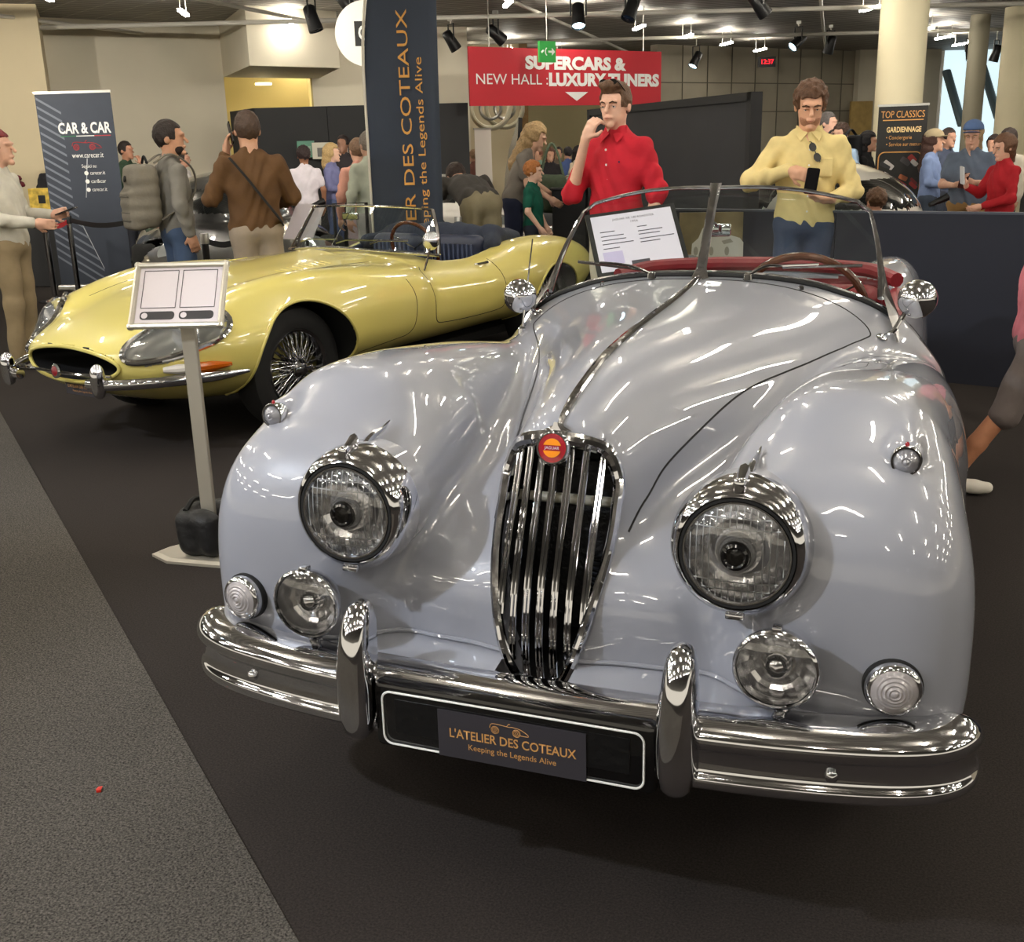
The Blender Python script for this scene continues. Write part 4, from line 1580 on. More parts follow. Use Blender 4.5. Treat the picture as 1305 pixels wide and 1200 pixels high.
def et_parts():
    V, Q, N = sdf_mesh(et_body, (-.88, -1.02, .12), (.88, 3.62, .98), .015, 1)
    C = V[Q].mean(1)
    X, y, z = np.abs(C[:, 0]), C[:, 1], C[:, 2]
    inner = (rbox(np.stack([X, y, z], 1), (0, 1.73, .98), (.555, .42, .50), .16) < .014) & (z < .775)
    ylim = .85 + .05 * (z - .4)
    bon = (y < ylim) & (z > .30)
    door = (X > .45) & (y > 1.06) & (y < 1.79) & (z > .40) & ~inner
    arch = ((np.hypot(y, z - .325) < .3585) | (np.hypot(y - 2.438, z - .30) < .3385)) & (X > .44) & (np.abs(N[Q].mean(1)[:, 0]) < .75)
    bon &= ~arch
    lampr = ellip(np.stack([X, y, z], 1), ET_LAMP[0], (.262, .128, .075), ET_LAMP[1]) < .008
    lampr &= ((C - np.stack([np.sign(C[:, 0]) * ET_LAMP[0][0], np.full(len(C), ET_LAMP[0][1]), np.full(len(C), ET_LAMP[0][2])], 1)) * N[Q].mean(1)).sum(1) < -.02
    mouth = (ellip(np.stack([X, y, z], 1), (0, -.95, .455), (.36, .36, .085)) < .006) & (((C - [0, -.95, .455]) * [.3, .3, 1] * N[Q].mean(1)).sum(1) < 0) & (y > -.93)
    bon &= ~(lampr | mouth)
    rest = ~(inner | bon | door | arch | lampr | mouth)
    sub_mesh('mouth_cavity', V, Q, N, mouth, mat('cavity_black'), ET)
    sub_mesh('bonnet', V, Q, N, bon, PAINT_YELLOW, ET)
    for s in (1, -1):
        sub_mesh('door', V, Q, N, door & (C[:, 0] * s > 0), PAINT_YELLOW, ET)
        sub_mesh('lamp_recess', V, Q, N, lampr & (C[:, 0] * s > 0), mat('lamp_recess_grey', (150, 148, 140), .3, .6), ET)
        for fr in (True, False):
            sub_mesh('wheel_well_lining', V, Q, N, arch & (C[:, 0] * s > 0) & ((y < 1.2) == fr), BLACK_RUBBER, ET)
    sub_mesh('body_shell', V, Q, N, rest, PAINT_YELLOW, ET)
    sub_mesh('cockpit_lining', V, Q, N, inner, NAVY_LEATHER, ET)


et_parts()


def et_top(pts, off=0.0):
    return drop(et_body, np.array([(p[0], p[1], 1.1) for p in pts], float), 2, 1, off, reach=.9)


def et_side(pts, s, off=0.0):
    return drop(et_body, np.array([(1.0 * s, p[0], p[1]) for p in pts], float), 0, s, off, reach=.8)


for s in (1, -1):
    L = et_side([p[:2] for p in catmull([(.80, .38, 0), (.84, .40, 0), (.865, .45, 0), (.87, .60, 0), (.85, .70, 0)], 6)], s, -.001)
    L2 = et_side([p[:2] for p in catmull([(.30, .34, 0), (.55, .36, 0), (.80, .38, 0)], 5)], s, -.001)
    MB().tube(L, .003, 6).build('bonnet_shut_line', DARK_GAP, ET, True)
    MB().tube(L2, .003, 6).build('bonnet_shut_line', DARK_GAP, ET, True)
    D = et_side([p[:2] for p in catmull([(1.12, .735, 0), (1.06, .70, 0), (1.06, .55, 0), (1.08, .43, 0), (1.2, .405, 0), (1.5, .40, 0), (1.74, .41, 0), (1.79, .45, 0), (1.80, .60, 0), (1.79, .72, 0)], 5)], s, -.001)
    MB().tube(D, .003, 6).build('door_shut_line', DARK_GAP, ET, True)
    B = et_top([(s * (.40 + .06 * t), -.45 + 1.3 * t) for t in np.linspace(0, 1, 24)], -.001)
    MB().tube(B, .0022, 6).build('wing_seam', DARK_GAP, ET, True)
    for yc_, zc_, rr_ in ((0, .325, .357), (2.438, .30, .337)):
        lip = et_side([(yc_ + (rr_ + .004) * math.cos(t), zc_ + (rr_ + .004) * math.sin(t)) for t in np.linspace(-.25, PI + .25, 40)], s, .0)
        lip = lip[(np.abs(lip[:, 0]) > .45)]
        MB().tube(lip, .0085, 8).build('arch_lip', PAINT_YELLOW, ET, True)
    hp = et_side([(1.64, .70), (1.74, .705)], s, .018)
    MB().tube([hp[0] - [0.016 * s, 0, 0], hp[0], hp[1], hp[1] - [0.016 * s, 0, 0]], .008, 8).build('door_handle', CHROME, ET, True)
    # louvres on the bonnet
    for k in range(9):
        q = et_top([(s * .30, .25 + k * .045), (s * .38, .25 + k * .045)], .001)
        MB().tube(q, .005, 6, flat=.5).build('louvre', PAINT_YELLOW, ET, True)
    # cowled headlamp: bowl in the recess, glass cover, chrome ring
    h = bpy.data.objects.new('headlamp', None)
    link(h, ET)
    ring = []
    cc = np.array([.53 * s, -.655, .585])
    uu = np.array([.16 * s, .235, .095])
    ww = np.array([.115 * s, -.035, -.055])
    smooth = lambda P: et_smooth(P)
    for t in np.linspace(0, 2 * PI, 37)[:-1]:
        k = 1 + .14 * math.cos(t)
        ring.append(cc + uu * math.cos(t) * .92 + ww * math.sin(t) * k)
    ring = snap(smooth, np.array(ring), .004)
    MB().tube(ring, .016, 8, closed=True).build('chrome_ring', CHROME, h, True)
    gp, F = [], []
    nr = 5
    for j in range(nr):
        f = 1 - j / nr
        for t in np.linspace(0, 2 * PI, 37)[:-1]:
            gp.append(cc + (uu * math.cos(t) * .92 + ww * math.sin(t) * (1 + .14 * math.cos(t))) * f)
    gp.append(cc)
    gp = snap(smooth, np.array(gp), .006)
    for j in range(nr - 1):
        for i in range(36):
            k = (i + 1) % 36
            F.append((j * 36 + i, j * 36 + k, (j + 1) * 36 + k, (j + 1) * 36 + i))
    for i in range(36):
        F.append(((nr - 1) * 36 + i, (nr - 1) * 36 + (i + 1) % 36, nr * 36))
    mesh_obj('glass_cover', gp, F, mat('headlamp_cover', (120, 122, 120), .04, spec=.8, alpha=.35), h, True)
    MB().lathe([(.088, .0), (.083, .012), (.06, .02), (.0, .026)], (.525 * s, -.60, .585), (0.05 * s, -1, .05), 28).build('lamp_unit', REFLECTOR, h, True)
    # quarter bumper with overrider
    bp = catmull([(.27, -.985, .395), (.36, -.975, .395), (.48, -.89, .395), (.60, -.735, .395), (.69, -.55, .395), (.735, -.40, .395)], 5)
    bp = [(p[0] * s, p[1] - .012, p[2]) for p in bp]
    prof = catmull([(.0, .026), (.018, .018), (.024, 0), (.018, -.018), (0, -.026), (-.02, -.012), (-.02, .012)], 3, True)
    if s < 0:
        bp = bp[::-1]
    sc = [1.0 if 0 else min(1, .35 + 3.0 * min(i, 99) / len(bp)) if s < 0 else min(1, .35 + 3.0 * (len(bp) - 1 - i) / len(bp)) for i in range(len(bp))]
    MB().sweep(prof, bp, scales=sc).build('quarter_bumper', CHROME, ET, True, 50)
    rings = []
    for zz, w, d in [(.335, .012, .012), (.345, .024, .024), (.38, .030, .034), (.43, .031, .038), (.465, .028, .034), (.488, .020, .024), (.498, .006, .008)]:
        rings.append([(.357 * s + w * math.cos(t), -1.005 + d * math.sin(t), zz) for t in np.linspace(0, 2 * PI, 17)[:-1]])
    loft(MB(), rings).build('overrider', CHROME, ET, True, 70)
    # lamp cluster above the bumper
    for nm, y0, y1, mt in (('clear_lamp', -.76, -.66, mat('clear_lamp', (210, 205, 198), .12, coat=1)), ('amber_lamp', -.66, -.49, mat('amber_lamp', (176, 84, 16), .12, coat=1))):
        pa = et_side([(y0, .440), ((y0 + y1) / 2, .440), (y1, .440)], s, .012)
        MB().tube(pa, [.014, .026, .022] if nm[0] == 'c' else [.026, .026, .010], 10).build(nm, mt, ET, True)
    # screen pillar
    side = [(.615 * s, 1.335, .79), (.585 * s, 1.375, .88), (.545 * s, 1.41, .97), (.505 * s, 1.435, 1.05)]
    MB().tube(catmull(side, 4), .012, 8).build('screen_pillar', CHROME, ET, True)
tt = np.linspace(0, 2 * PI, 61)[:-1]
kk = np.ones(60)
for _ in range(4):
    lip = drop(lambda P: et_body(P, False, False), np.stack([.36 * kk * np.cos(tt), np.full(60, -1.3), .455 + .085 * kk * np.sin(tt)], 1), 1, -1, 0, reach=.9)
    kk = np.sqrt(np.clip(1 - ((lip[:, 1] + .95) / .36) ** 2, .3, 1))
MB().tube(lip, .010, 8, closed=True).build('mouth_lip', PAINT_YELLOW, ET, True)
# mouth bar and emblem, card
MB().tube(catmull([(-.36, -.935, .425), (-.2, -.965, .425), (0, -.975, .425), (.2, -.965, .425), (.36, -.935, .425)], 5), .008, 8).build('mouth_bar', CHROME, ET, True)
em = MB().lathe([(.034, 0), (.036, .010), (.028, .016)], (0, -.972, .430), (0, -1, .1), 20).build('mouth_emblem', CHROME, ET, True)
MB().lathe([(.026, .015), (.02, .019), (.0, .021)], (0, -.972, .430), (0, -1, .1), 20).build('emblem_enamel', mat('emblem_red', (120, 20, 30), .3, coat=1), em, True)
cy = float(drop(et_body, np.array([[.05, -1.4, .34]]), 1, -1, 0, reach=1.0)[0][1])
card = MB().box((.06, cy - .012, .335), (.26, .006, .078)).build('name_card', CARD_DARK, ET)
text("L'ATELIER DES COTEAUX", (.06, cy - .0165, .338), (1, 0, 0), (0, 0, 1), .022, GOLD_PRINT, card, width=.22)
text('Keeping the Legends Alive', (.06, cy - .0165, .316), (1, 0, 0), (0, 0, 1), .013, GOLD_PRINT, card, width=.15)
# windscreen: curved sheet
base = [(-.615, 1.335, .79), (-.52, 1.20, .81), (-.35, 1.09, .83), (-.15, 1.035, .845), (0, 1.025, .848), (.15, 1.035, .845), (.35, 1.09, .83), (.52, 1.20, .81), (.615, 1.335, .79)]
topc = [(-.505, 1.435, 1.05), (-.43, 1.36, 1.065), (-.30, 1.30, 1.075), (-.14, 1.27, 1.08), (0, 1.262, 1.082), (.14, 1.27, 1.08), (.30, 1.30, 1.075), (.43, 1.36, 1.065), (.505, 1.435, 1.05)]
b2, t2 = catmull(base, 4), catmull(topc, 4)
n = len(b2)
mesh_obj('windscreen_glass', b2 + t2, [(i, i + 1, n + i + 1, n + i) for i in range(n - 1)], SCREEN_GLASS, ET, True)
MB().tube(t2, .008, 8).build('screen_top_rail', CHROME, ET, True)
MB().tube([(p[0], p[1], p[2] - .006) for p in b2], .010, 8).build('screen_base_rail', CHROME, ET, True)
MB().tube([(.0, 1.04, .85), (.0, 1.26, 1.07)], .003, 6).build('mirror_rod', CHROME, ET, True)
MB().box((.0, 1.235, 1.02), (.13, .02, .045), bev=.008).build('rear_view_mirror', CHROME, ET, True)
for x0, x1 in ((-.30, -.02), (.02, .30), (.28, .5)):
    MB().tube([(x0, 1.06 + .25 * x0 * x0, .868), (x0 + .05, 1.10, .885), (x1, 1.12 + .25 * x1 * x1, .885)], .006, 6).build('wiper', CHROME, ET, True)
# mirror on the wing by the screen
MB().lathe([(.055, -.008), (.056, .006), (.045, .028), (.02, .042), (.0, .045)], (.66, 1.20, .885), (0, -1, .1), 22).build('door_mirror', CHROME, ET, True)
q = et_top([(.66, 1.12)], 0)[0]
MB().tube([q, q + [0, .03, .05], (.66, 1.20, .87)], .006, 6).build('mirror_stalk', CHROME, ET, True)
# cockpit: seats, folded hood, wheel
for s in (1, -1):
    h = bpy.data.objects.new('seat', None)
    link(h, ET)
    sdf_obj('backrest', lambda P, s=s: smin(rbox(P, (.27 * s, 2.03, .64), (.21, .065, .20), .06), rbox(P, (.27 * s, 2.02, .75), (.19, .06, .09), .06), .03), (.27 * s - .27, 1.9, .4), (.27 * s + .27, 2.16, .9), .02, NAVY_LEATHER, h, 1)
    sdf_obj('cushion', lambda P, s=s: rbox(P, (.27 * s, 1.74, .42), (.21, .26, .07), .06), (.27 * s - .27, 1.42, .3), (.27 * s + .27, 2.05, .54), .025, NAVY_LEATHER, h, 1)
    for k in range(-4, 5):
        MB().tube([(.27 * s + k * .038, 1.955, .56), (.27 * s + k * .038, 1.95, .79)], .007, 6).build('flute', mat('navy_piping', (84, 92, 116), .4), h, True)


def et_hood(P):
    X = np.abs(P[:, 0])
    Q = np.stack([X, P[:, 1], P[:, 2]], 1)
    d = smin(cone(Q, (0, 2.24, .84), (.42, 2.20, .82), .075, .07), cone(Q, (.42, 2.20, .82), (.55, 2.02, .77), .07, .055), .05)
    d = smin(d, rbox(Q, (0, 2.30, .79), (.52, .17, .07), .06), .06)
    return d + .006 * np.sin(P[:, 0] * 23 + 9 * P[:, 1]) + .004 * np.sin(P[:, 0] * 51 + P[:, 2] * 40)


sdf_obj('folded_hood', et_hood, (-.68, 1.9, .66), (.68, 2.55, .98), .016, NAVY_CLOTH, ET, 1)
sw = bpy.data.objects.new('steering_wheel', None)
link(sw, ET)
swc, swa = Vector((.28, 1.52, .80)), Vector((0, .93, .35)).normalized()
sx_, sy_ = Vector((1, 0, 0)), swa.cross(Vector((1, 0, 0)))
MB().tube([swc + sx_ * .18 * math.cos(t) + sy_ * .18 * math.sin(t) for t in np.linspace(0, 2 * PI, 37)[:-1]], .013, 8, closed=True).build('wood_rim', mat('wheel_wood'), sw, True)
for t in (PI / 2, PI / 2 + 2.1, PI / 2 - 2.1):
    MB().tube([swc, swc + sx_ * .18 * math.cos(t) + sy_ * .18 * math.sin(t)], .008, 6, flat=.4).build('spoke', CHROME_DARK, sw, True)
MB().box((0, 1.36, .74), (1.08, .06, .13), bev=.03).build('dashboard', NAVY_LEATHER, ET, True)
for yy in (0, 2.438):
    for s in (1, -1):
        wheel(ET, (.59 * s if yy == 0 else .62 * s, yy, .325), s, R=.325, wid=.17, wire=(s > 0), rim_r=.205)
MB().box((0, 1.4, .21), (1.1, 2.9, .05)).build('underbody', DARK_GAP, ET)
# ================================================================ visitors
def skin_mat(c):
    k = 'skin_%d_%d_%d' % c
    return mat(k, c, .5, noise=.06, nscale=25)


def cloth_mat(c, rough=.85):
    return mat('cloth_%d_%d_%d' % c, c, rough, noise=.10, nscale=9, bump=.35, bscale=22)


def uni(parts, k=.02):
    """Smooth union of (function, blend, centre, reach) primitives, each evaluated only where it can matter."""
    def fn(P):
        d = np.full(len(P), .30)
        z = np.ascontiguousarray(P[:, 2])
        for f, kk, c, r in parts:
            i = np.nonzero(np.abs(z - c[2]) < r + .14)[0]
            if len(i) == 0:
                continue
            Q = P[i]
            j = np.abs(Q[:, 0] - c[0]) < r + .14
            if not j.all():
                i, Q = i[j], Q[j]
            if len(i):
                d[i] = smin(d[i], f(Q), kk or k)
        return d
    return fn


def C_(a, b, ra, rb, k=0):
    a, b = np.asarray(a, float), np.asarray(b, float)
    return (lambda P: cone(P, a, b, ra, rb), k, (a + b) / 2, float(np.abs(a - b).max()) / 2 + max(ra, rb))


def E_(c, r, k=0, R=None):
    c = np.asarray(c, float)
    return (lambda P: ellip(P, c, r, R), k, c, float(max(r)))


def rotx(v, a, o=(0, 0, 0)):
    v = np.asarray(v, float) - o
    c, s = math.cos(a), math.sin(a)
    return np.array([v[0], c * v[1] - s * v[2], s * v[1] + c * v[2]]) + o


def bounds(pts, pad):
    A = np.array(pts, float)
    return A.min(0) - pad, A.max(0) + pad


def hand_parts(w, d, n, s=1.0, curl=.5, thumb=1):
    """Palm, four fingers and a thumb rooted at wrist w, pointing along d, palm facing n."""
    d = np.asarray(d, float)
    d = d / np.linalg.norm(d)
    n = np.asarray(n, float)
    n = n - d * (n @ d)
    n = n / np.linalg.norm(n)
    t = np.cross(d, n) * thumb
    out = [C_(w, w + d * .05 * s, .024 * s, .030 * s, .015)]
    out.append((lambda P, c=w + d * .055 * s, R=np.stack([t, d, n], 1): rbox(P, c, (.040 * s, .045 * s, .014 * s), .013 * s, R), .012, w + d * .055 * s, .06))
    L = (.036, .042, .040, .030)
    for i in range(4):
        b0 = w + d * .094 * s + t * (.030 - .020 * i) * s
        a1, a2 = curl * .7, curl * 1.7
        d1 = d * math.cos(a1) + n * math.sin(a1)
        d2 = d * math.cos(a2) + n * math.sin(a2)
        m_ = b0 + d1 * L[i] * s
        e_ = m_ + d2 * L[i] * .95 * s
        out += [C_(b0, m_, .0092 * s, .0086 * s, .006), C_(m_, e_, .0086 * s, .0072 * s, .006)]
    tb = w + d * .03 * s + t * .032 * s
    td = d * .62 + t * .62 + n * .45
    td = td / np.linalg.norm(td)
    tm = tb + td * .038 * s
    te = tm + (d * .8 + n * .5 + t * .1) * .032 * s
    out += [C_(tb, tm, .013 * s, .0105 * s, .01), C_(tm, te, .0105 * s, .008 * s, .006)]
    return out


def person(label, loc, turn=0.0, H=1.75, skin=(214, 168, 140), hair=((60, 42, 30), 'short'), shirt=(200, 200, 200), sleeve='long',
           pants=(70, 80, 100), pant='long', shoe=(40, 40, 42), arms=None, lean=0.0, head=(0, 0), fine=.016, legs=None, slim=1.0, face=False,
           skirt=False, group=None, belly=1.0):
    """A standing visitor. Faces the camera at turn 0, positive turn rotates towards the picture's left."""
    to = Vector(CAM_P) - Vector(loc)
    rz = math.atan2(to.y, to.x) + PI / 2 - turn
    root = empty('person', (loc[0], loc[1], 0), rz, label, 'person', group)
    S = H / 1.75
    hip = np.array([0, 0, .93])
    J = lambda v: rotx(v, lean, hip)          # upper body leans forward (towards -y)
    sh = {-1: J((-.168 * slim, .01, 1.372)), 1: J((.168 * slim, .01, 1.372))}
    RL = np.array([[1, 0, 0], [0, math.cos(lean), -math.sin(lean)], [0, math.sin(lean), math.cos(lean)]])
    neck0, neck1 = J((0, .012, 1.44)), J((0, -.008, 1.545))
    hc = J((0, -.022, 1.612))
    ya, pa = head
    cy, sy, cp, sp_ = math.cos(ya), math.sin(ya), math.cos(pa + lean * .6), math.sin(pa + lean * .6)
    Ry = np.array([[cy, sy, 0], [-sy, cy, 0], [0, 0, 1]])
    Rp = np.array([[1, 0, 0], [0, cp, -sp_], [0, sp_, cp]])
    R = Ry @ Rp
    HS = 1.10
    hd = lambda v: hc + R @ (np.asarray(v, float) * HS)
    if arms is None:
        arms = {-1: ((-.25, .03, 1.13), (-.24, -.05, .89)), 1: ((.25, .03, 1.13), (.24, -.05, .89))}
    if legs is None:
        legs = {-1: ((-.10, -.01, .50), (-.11, .02, .09), -.2), 1: ((.10, -.01, .50), (.11, .02, .09), .2)}
    # ---- body: one continuous skin
    parts = [E_(hd((0, .012, .022)), (0.0814, 0.1034, 0.1078), 0, R), E_(hd((0, -.030, -.045)), (0.0572, 0.0638, 0.0682), .03, R),
             C_(hd((0, -.088, .012)), hd((0, -.112, -.020)), .008, .013, .012), E_(hd((0, -.078, -.092)), (0.0242, 0.0220, 0.0198), .02, R),
             E_(hd((0, -.082, .030)), (0.0550, 0.0176, 0.0132), .02, R), E_(hd((0, -.088, -.052)), (0.0264, 0.0132, 0.0110), .012, R),
             E_(hd((-.076, .012, -.004)), (0.0110, 0.0220, 0.0330), .008, R), E_(hd((.076, .012, -.004)), (0.0110, 0.0220, 0.0330), .008, R),
             C_(neck0 - (0, 0, .06), neck1, .060 * slim, .056 * slim, .03), E_(J((0, 0, 1.36)), (.14 * slim, .08, .07), .05, RL)]
    pts = [hc, neck0, J((0, 0, 1.2)), hip]
    for s in (-1, 1):
        e, w = np.array(arms[s][0], float), np.array(arms[s][1], float)
        parts += [C_(sh[s], e, .046 * slim, .039 * slim, .03), C_(e, w, .039 * slim, .026, .02)]
        dv = np.array(arms[s][2], float) if len(arms[s]) > 2 else (w - e)
        nv = np.array(arms[s][3], float) if len(arms[s]) > 3 else np.array([-s, -.3, 0.])
        cu = arms[s][4] if len(arms[s]) > 4 else .55
        parts += hand_parts(w, dv, nv, 1.0, cu, s)
        pts += [e, w, w + dv / np.linalg.norm(dv) * .2, sh[s]]
        k_, a_, _ = legs[s]
        k_, a_ = np.array(k_, float), np.array(a_, float)
        if pant == 'short':
            parts += [C_((.09 * s, 0, .90), k_, .075, .058, .03), C_(k_ + (0, .02, 0), k_ * .55 + a_ * .45 + (0, .022, 0), .056, .056, .02), C_(k_ * .55 + a_ * .45 + (0, .02, 0), a_, .054, .036, .02)]
            pts += [k_, a_]
    if pant == 'short':
        parts += [E_((0, 0, .95), (.15 * slim, .10, .14), .05), E_(J((0, 0, 1.15)), (.14 * slim, .09, .22), .05, RL)]
    else:
        parts += [E_(J((0, 0, 1.15)), (.14 * slim, .09, .24), .05, RL), E_((0, 0, .95), (.14 * slim, .09, .10), .05)]
    sk = skin_mat(skin)
    lo, hi = bounds(pts, .17)
    fn = uni(parts)
    ob = sdf_obj('body', fn, lo, hi, fine * .72, sk, root, 1, True)
    # ---- clothing
    cm = cloth_mat(shirt)
    sp = [E_(J((0, .0, 1.25)), (.180 * slim, .122, .19), .05, RL), E_(J((0, -.005 * belly, 1.08)), (.165 * slim * belly, .118 * belly, .20), .06, RL), E_(J((0, 0, .95)), (.178 * slim * belly, .125 * belly, .12), .06, RL),
          C_(J((0, .012, 1.40)), J((0, .0, 1.470)), .080, .064, .04), C_(J((.05, .015, 1.43)), sh[1], .055, .052, .03), C_(J((-.05, .015, 1.43)), sh[-1], .055, .052, .03)]
    pts2 = [J((0, 0, 1.5)), J((.2, 0, .85)), J((-.2, 0, .85)), J((0, -.15, 1.0)), J((0, .15, 1.0))]
    for s in (-1, 1):
        e, w = np.array(arms[s][0], float), np.array(arms[s][1], float)
        if sleeve == 'long':
            sp += [C_(sh[s], e, .060 * slim, .053 * slim, .04), C_(e, e + (w - e) * .93, .055 * slim, .040, .025)]
            pts2 += [e, w]
        elif sleeve == 'rolled':
            sp += [C_(sh[s], e, .062 * slim, .060 * slim, .04), C_(e, e + (w - e) * .12, .060, .056, .02)]
            pts2 += [e, e + (w - e) * .2]
        else:
            sp += [C_(sh[s], sh[s] + (e - sh[s]) * .62, .062 * slim, .062 * slim, .04)]
            pts2 += [e]
        pts2 += [sh[s]]
    su = uni(sp)

    def shirt_fn(P):
        d = su(P)
        d = d + .0045 * np.sin(P[:, 2] * 38 + 9 * np.sin(P[:, 0] * 11) + P[:, 1] * 17) + .003 * np.sin(P[:, 0] * 47 + P[:, 2] * 23)
        return d
    lo, hi = bounds(pts2, .10)
    shirt_o = sdf_obj('shirt', shirt_fn, lo, hi, fine, cm, root, 1, True)
    pm = cloth_mat(pants)
    pp = [E_((0, 0, .93), (.172 * slim * belly, .122 * belly, .12), .05)]
    for s in (-1, 1):
        k_, a_, _ = legs[s]
        k_, a_ = np.array(k_, float), np.array(a_, float)
        if pant == 'long':
            pp += [C_((.088 * s, 0, .88), k_, .096 * slim, .070, .04), C_(k_, a_ + (k_ - a_) * .02, .070, .058, .03)]
        else:
            pp += [C_((.088 * s, 0, .88), k_ + (np.array([.088 * s, 0, .88]) - k_) * .02, .100 * slim, .088, .03)]
    if skirt:
        pp = [C_((0, 0, .95), (0, 0, .40), .15, .19, .03)]
    lp = [(0, 0, .93), (.2, .14, 1.05), (-.2, -.14, 1.05)] + [legs[s][0] for s in (-1, 1)] + [legs[s][1] for s in (-1, 1)]
    lo, hi = bounds(lp, .13)
    pu = uni(pp)
    zc = 1.02 if lean < .5 else 1.06
    sdf_obj('trousers' if pant == 'long' else 'shorts', lambda P: np.maximum(pu(P) + .004 * np.sin(P[:, 2] * 26 + 7 * P[:, 0]), P[:, 2] - zc), lo, hi, fine * 1.25, pm, root, 1, True)
    for s in (-1, 1):
        a_ = np.array(legs[s][1], float)
        g = a_[2] - .09
        ft = legs[s][2]
        tip = a_ + np.array([.03 * s, -.19, -.05])
        sf = uni([C_(a_ + (0, .035, -.045), a_ + (.02 * s, -.12, -.05), .045, .042, .02), C_(a_ + (.02 * s, -.12, -.055), tip, .042, .034, .02), C_(a_ + (0, .01, .0), a_ + (0, .02, -.04), .045, .05, .03)])
        sdf_obj('shoe', lambda P, sf=sf, g=g: np.maximum(sf(P), g - P[:, 2] + .003), a_ + (-.12, -.30, -.12), a_ + (.12, .14, .08), fine, mat('shoe_%d_%d_%d' % shoe, shoe, .6), root, 1, True)
    # ---- hair
    hcol, hs = hair
    hm = mat('hair_%d_%d_%d' % hcol, hcol, .6, noise=.25, nscale=60, bump=.6, bscale=90)

    def hair_fn(P):
        q = (P - hc) @ R / HS
        e0 = ellip(q, (0, .018, .030), (.084, .103, .104))
        if hs in ('short', 'crop', 'quiff'):
            d = np.maximum(e0, np.maximum(np.minimum(.070 - q[:, 2], -.045 - q[:, 1]), np.where(q[:, 1] > .0, -.055 - q[:, 2], -.005 - q[:, 2])))
            if hs == 'quiff':
                d = smin(d, ellip(q, (.0, -.055, .108), (.062, .050, .030)), .03)
            d = d + .003 * np.sin(q[:, 0] * 120 + q[:, 1] * 60) * np.sin(q[:, 2] * 90)
            return d * HS
        if hs == 'curly':
            e1 = ellip(q, (0, .020, .040), (.092, .108, .100))
            d = np.maximum(e1, np.maximum(np.minimum(.062 - q[:, 2], -.045 - q[:, 1]), -.060 - q[:, 2]))
            return d + .009 * np.sin(q[:, 0] * 90) * np.sin(q[:, 1] * 85 + 1) * np.sin(q[:, 2] * 95)
        # long hair falling behind and beside the head
        d = np.maximum(e0 - .008, np.minimum(.068 - q[:, 2], -.040 - q[:, 1]))
        lg = cone(P, hd((0, .055, .02)), hd((0, .085, -.30 if hs == 'long' else -.14)), .090, .085 if hs != 'tied' else .03)
        d = smin(d, lg, .03)
        wv = .008 if hs == 'long' else .004
        return d + wv * np.sin(q[:, 2] * 70 + 30 * q[:, 0]) * np.sin(q[:, 0] * 80 + 20 * q[:, 1])
    if hs != 'none':
        lo, hi = hc - .2, hc + .2
        if hs in ('long', 'bob', 'tied'):
            lo = lo - (.08, .08, .28)
            hi = hi + (.08, .18, 0)
        sdf_obj('hair', hair_fn, lo, hi, fine * .75, hm, root, 1, True)
    if face:
        ew = mat('eye_white', (225, 220, 214), .3)
        ei = mat('eye_dark', (40, 30, 24), .2)
        bw = mat('brow_%d_%d_%d' % hcol, tuple(int(v * .8) for v in hcol), .8)
        for s in (-1, 1):
            c = hd((.031 * s, -.076, .004))
            me = MB().lathe([(.0, -.012), (.008, -.008), (.0105, 0), (.008, .008), (.0, .010)], c, R @ np.array([0, -1, 0.]), 14, False, False).build('eye', ew, root, True)
            MB().lathe([(.0055, .0088), (.003, .0104), (.0, .011)], c, R @ np.array([0, -1, -.25]), 12, False, False).build('iris', ei, me, True)
            MB().tube([hd((.012 * s, -.094, .022)), hd((.030 * s, -.094, .028)), hd((.050 * s, -.080, .020))], [.0045, .005, .003], 6).build('eyebrow', bw, root, True)
            MB().tube([hd((.014 * s, -.086, .009)), hd((.031 * s, -.090, .011)), hd((.046 * s, -.080, .006))], [.0035, .006, .0035], 6).build('eyelid', sk, root, True)
        MB().tube([hd((-.024, -.090, -.055)), hd((0, -.101, -.053)), hd((.024, -.090, -.055))], [.002, .005, .002], 6, flat=.7).build('lips', mat('lips', (172, 106, 94), .5), root, True)
    root.scale = (S, S, S)
    return root, hd, J, S


def wpt(root, v, S):
    """Local body point to world."""
    c, s = math.cos(root.rotation_euler.z), math.sin(root.rotation_euler.z)
    v = [float(x) * S for x in v]
    return Vector((root.location.x + c * v[0] - s * v[1], root.location.y + s * v[0] + c * v[1], v[2]))


def stand(u, v, D, min_h=1.2):
    """Floor spot and height of someone whose hair top shows at (u, v), D metres away."""
    p = at(u, v, D)
    return (p.x, p.y, 0), max(min_h, p.z)


def phone(root, c, d, n, S, label, col=(16, 16, 18)):
    """Slab phone centred at local point c, long axis d, screen normal n, standing in a hand."""
    d = np.asarray(d, float) / np.linalg.norm(d)
    n = np.asarray(n, float)
    n = n - d * (n @ d)
    n /= np.linalg.norm(n)
    t = np.cross(d, n)
    rz = root.rotation_euler.z
    w = wpt(root, c, S)
    e = empty('smartphone', tuple(w), rz, label, 'phone')
    m = MB()
    m.prism(rrect(.037, .075, .010, 3), Vector(-n * .004), Vector(t), Vector(d), Vector(n), .008)
    m.build('case', mat('phone_%d' % col[0], col, .25), e)
    m = MB()
    m.prism(rrect(.033, .070, .008, 3), Vector(n * .0041), Vector(t), Vector(d), Vector(n), .0006)
    m.build('screen', mat('phone_screen', (22, 24, 30), .08), e)
    return e


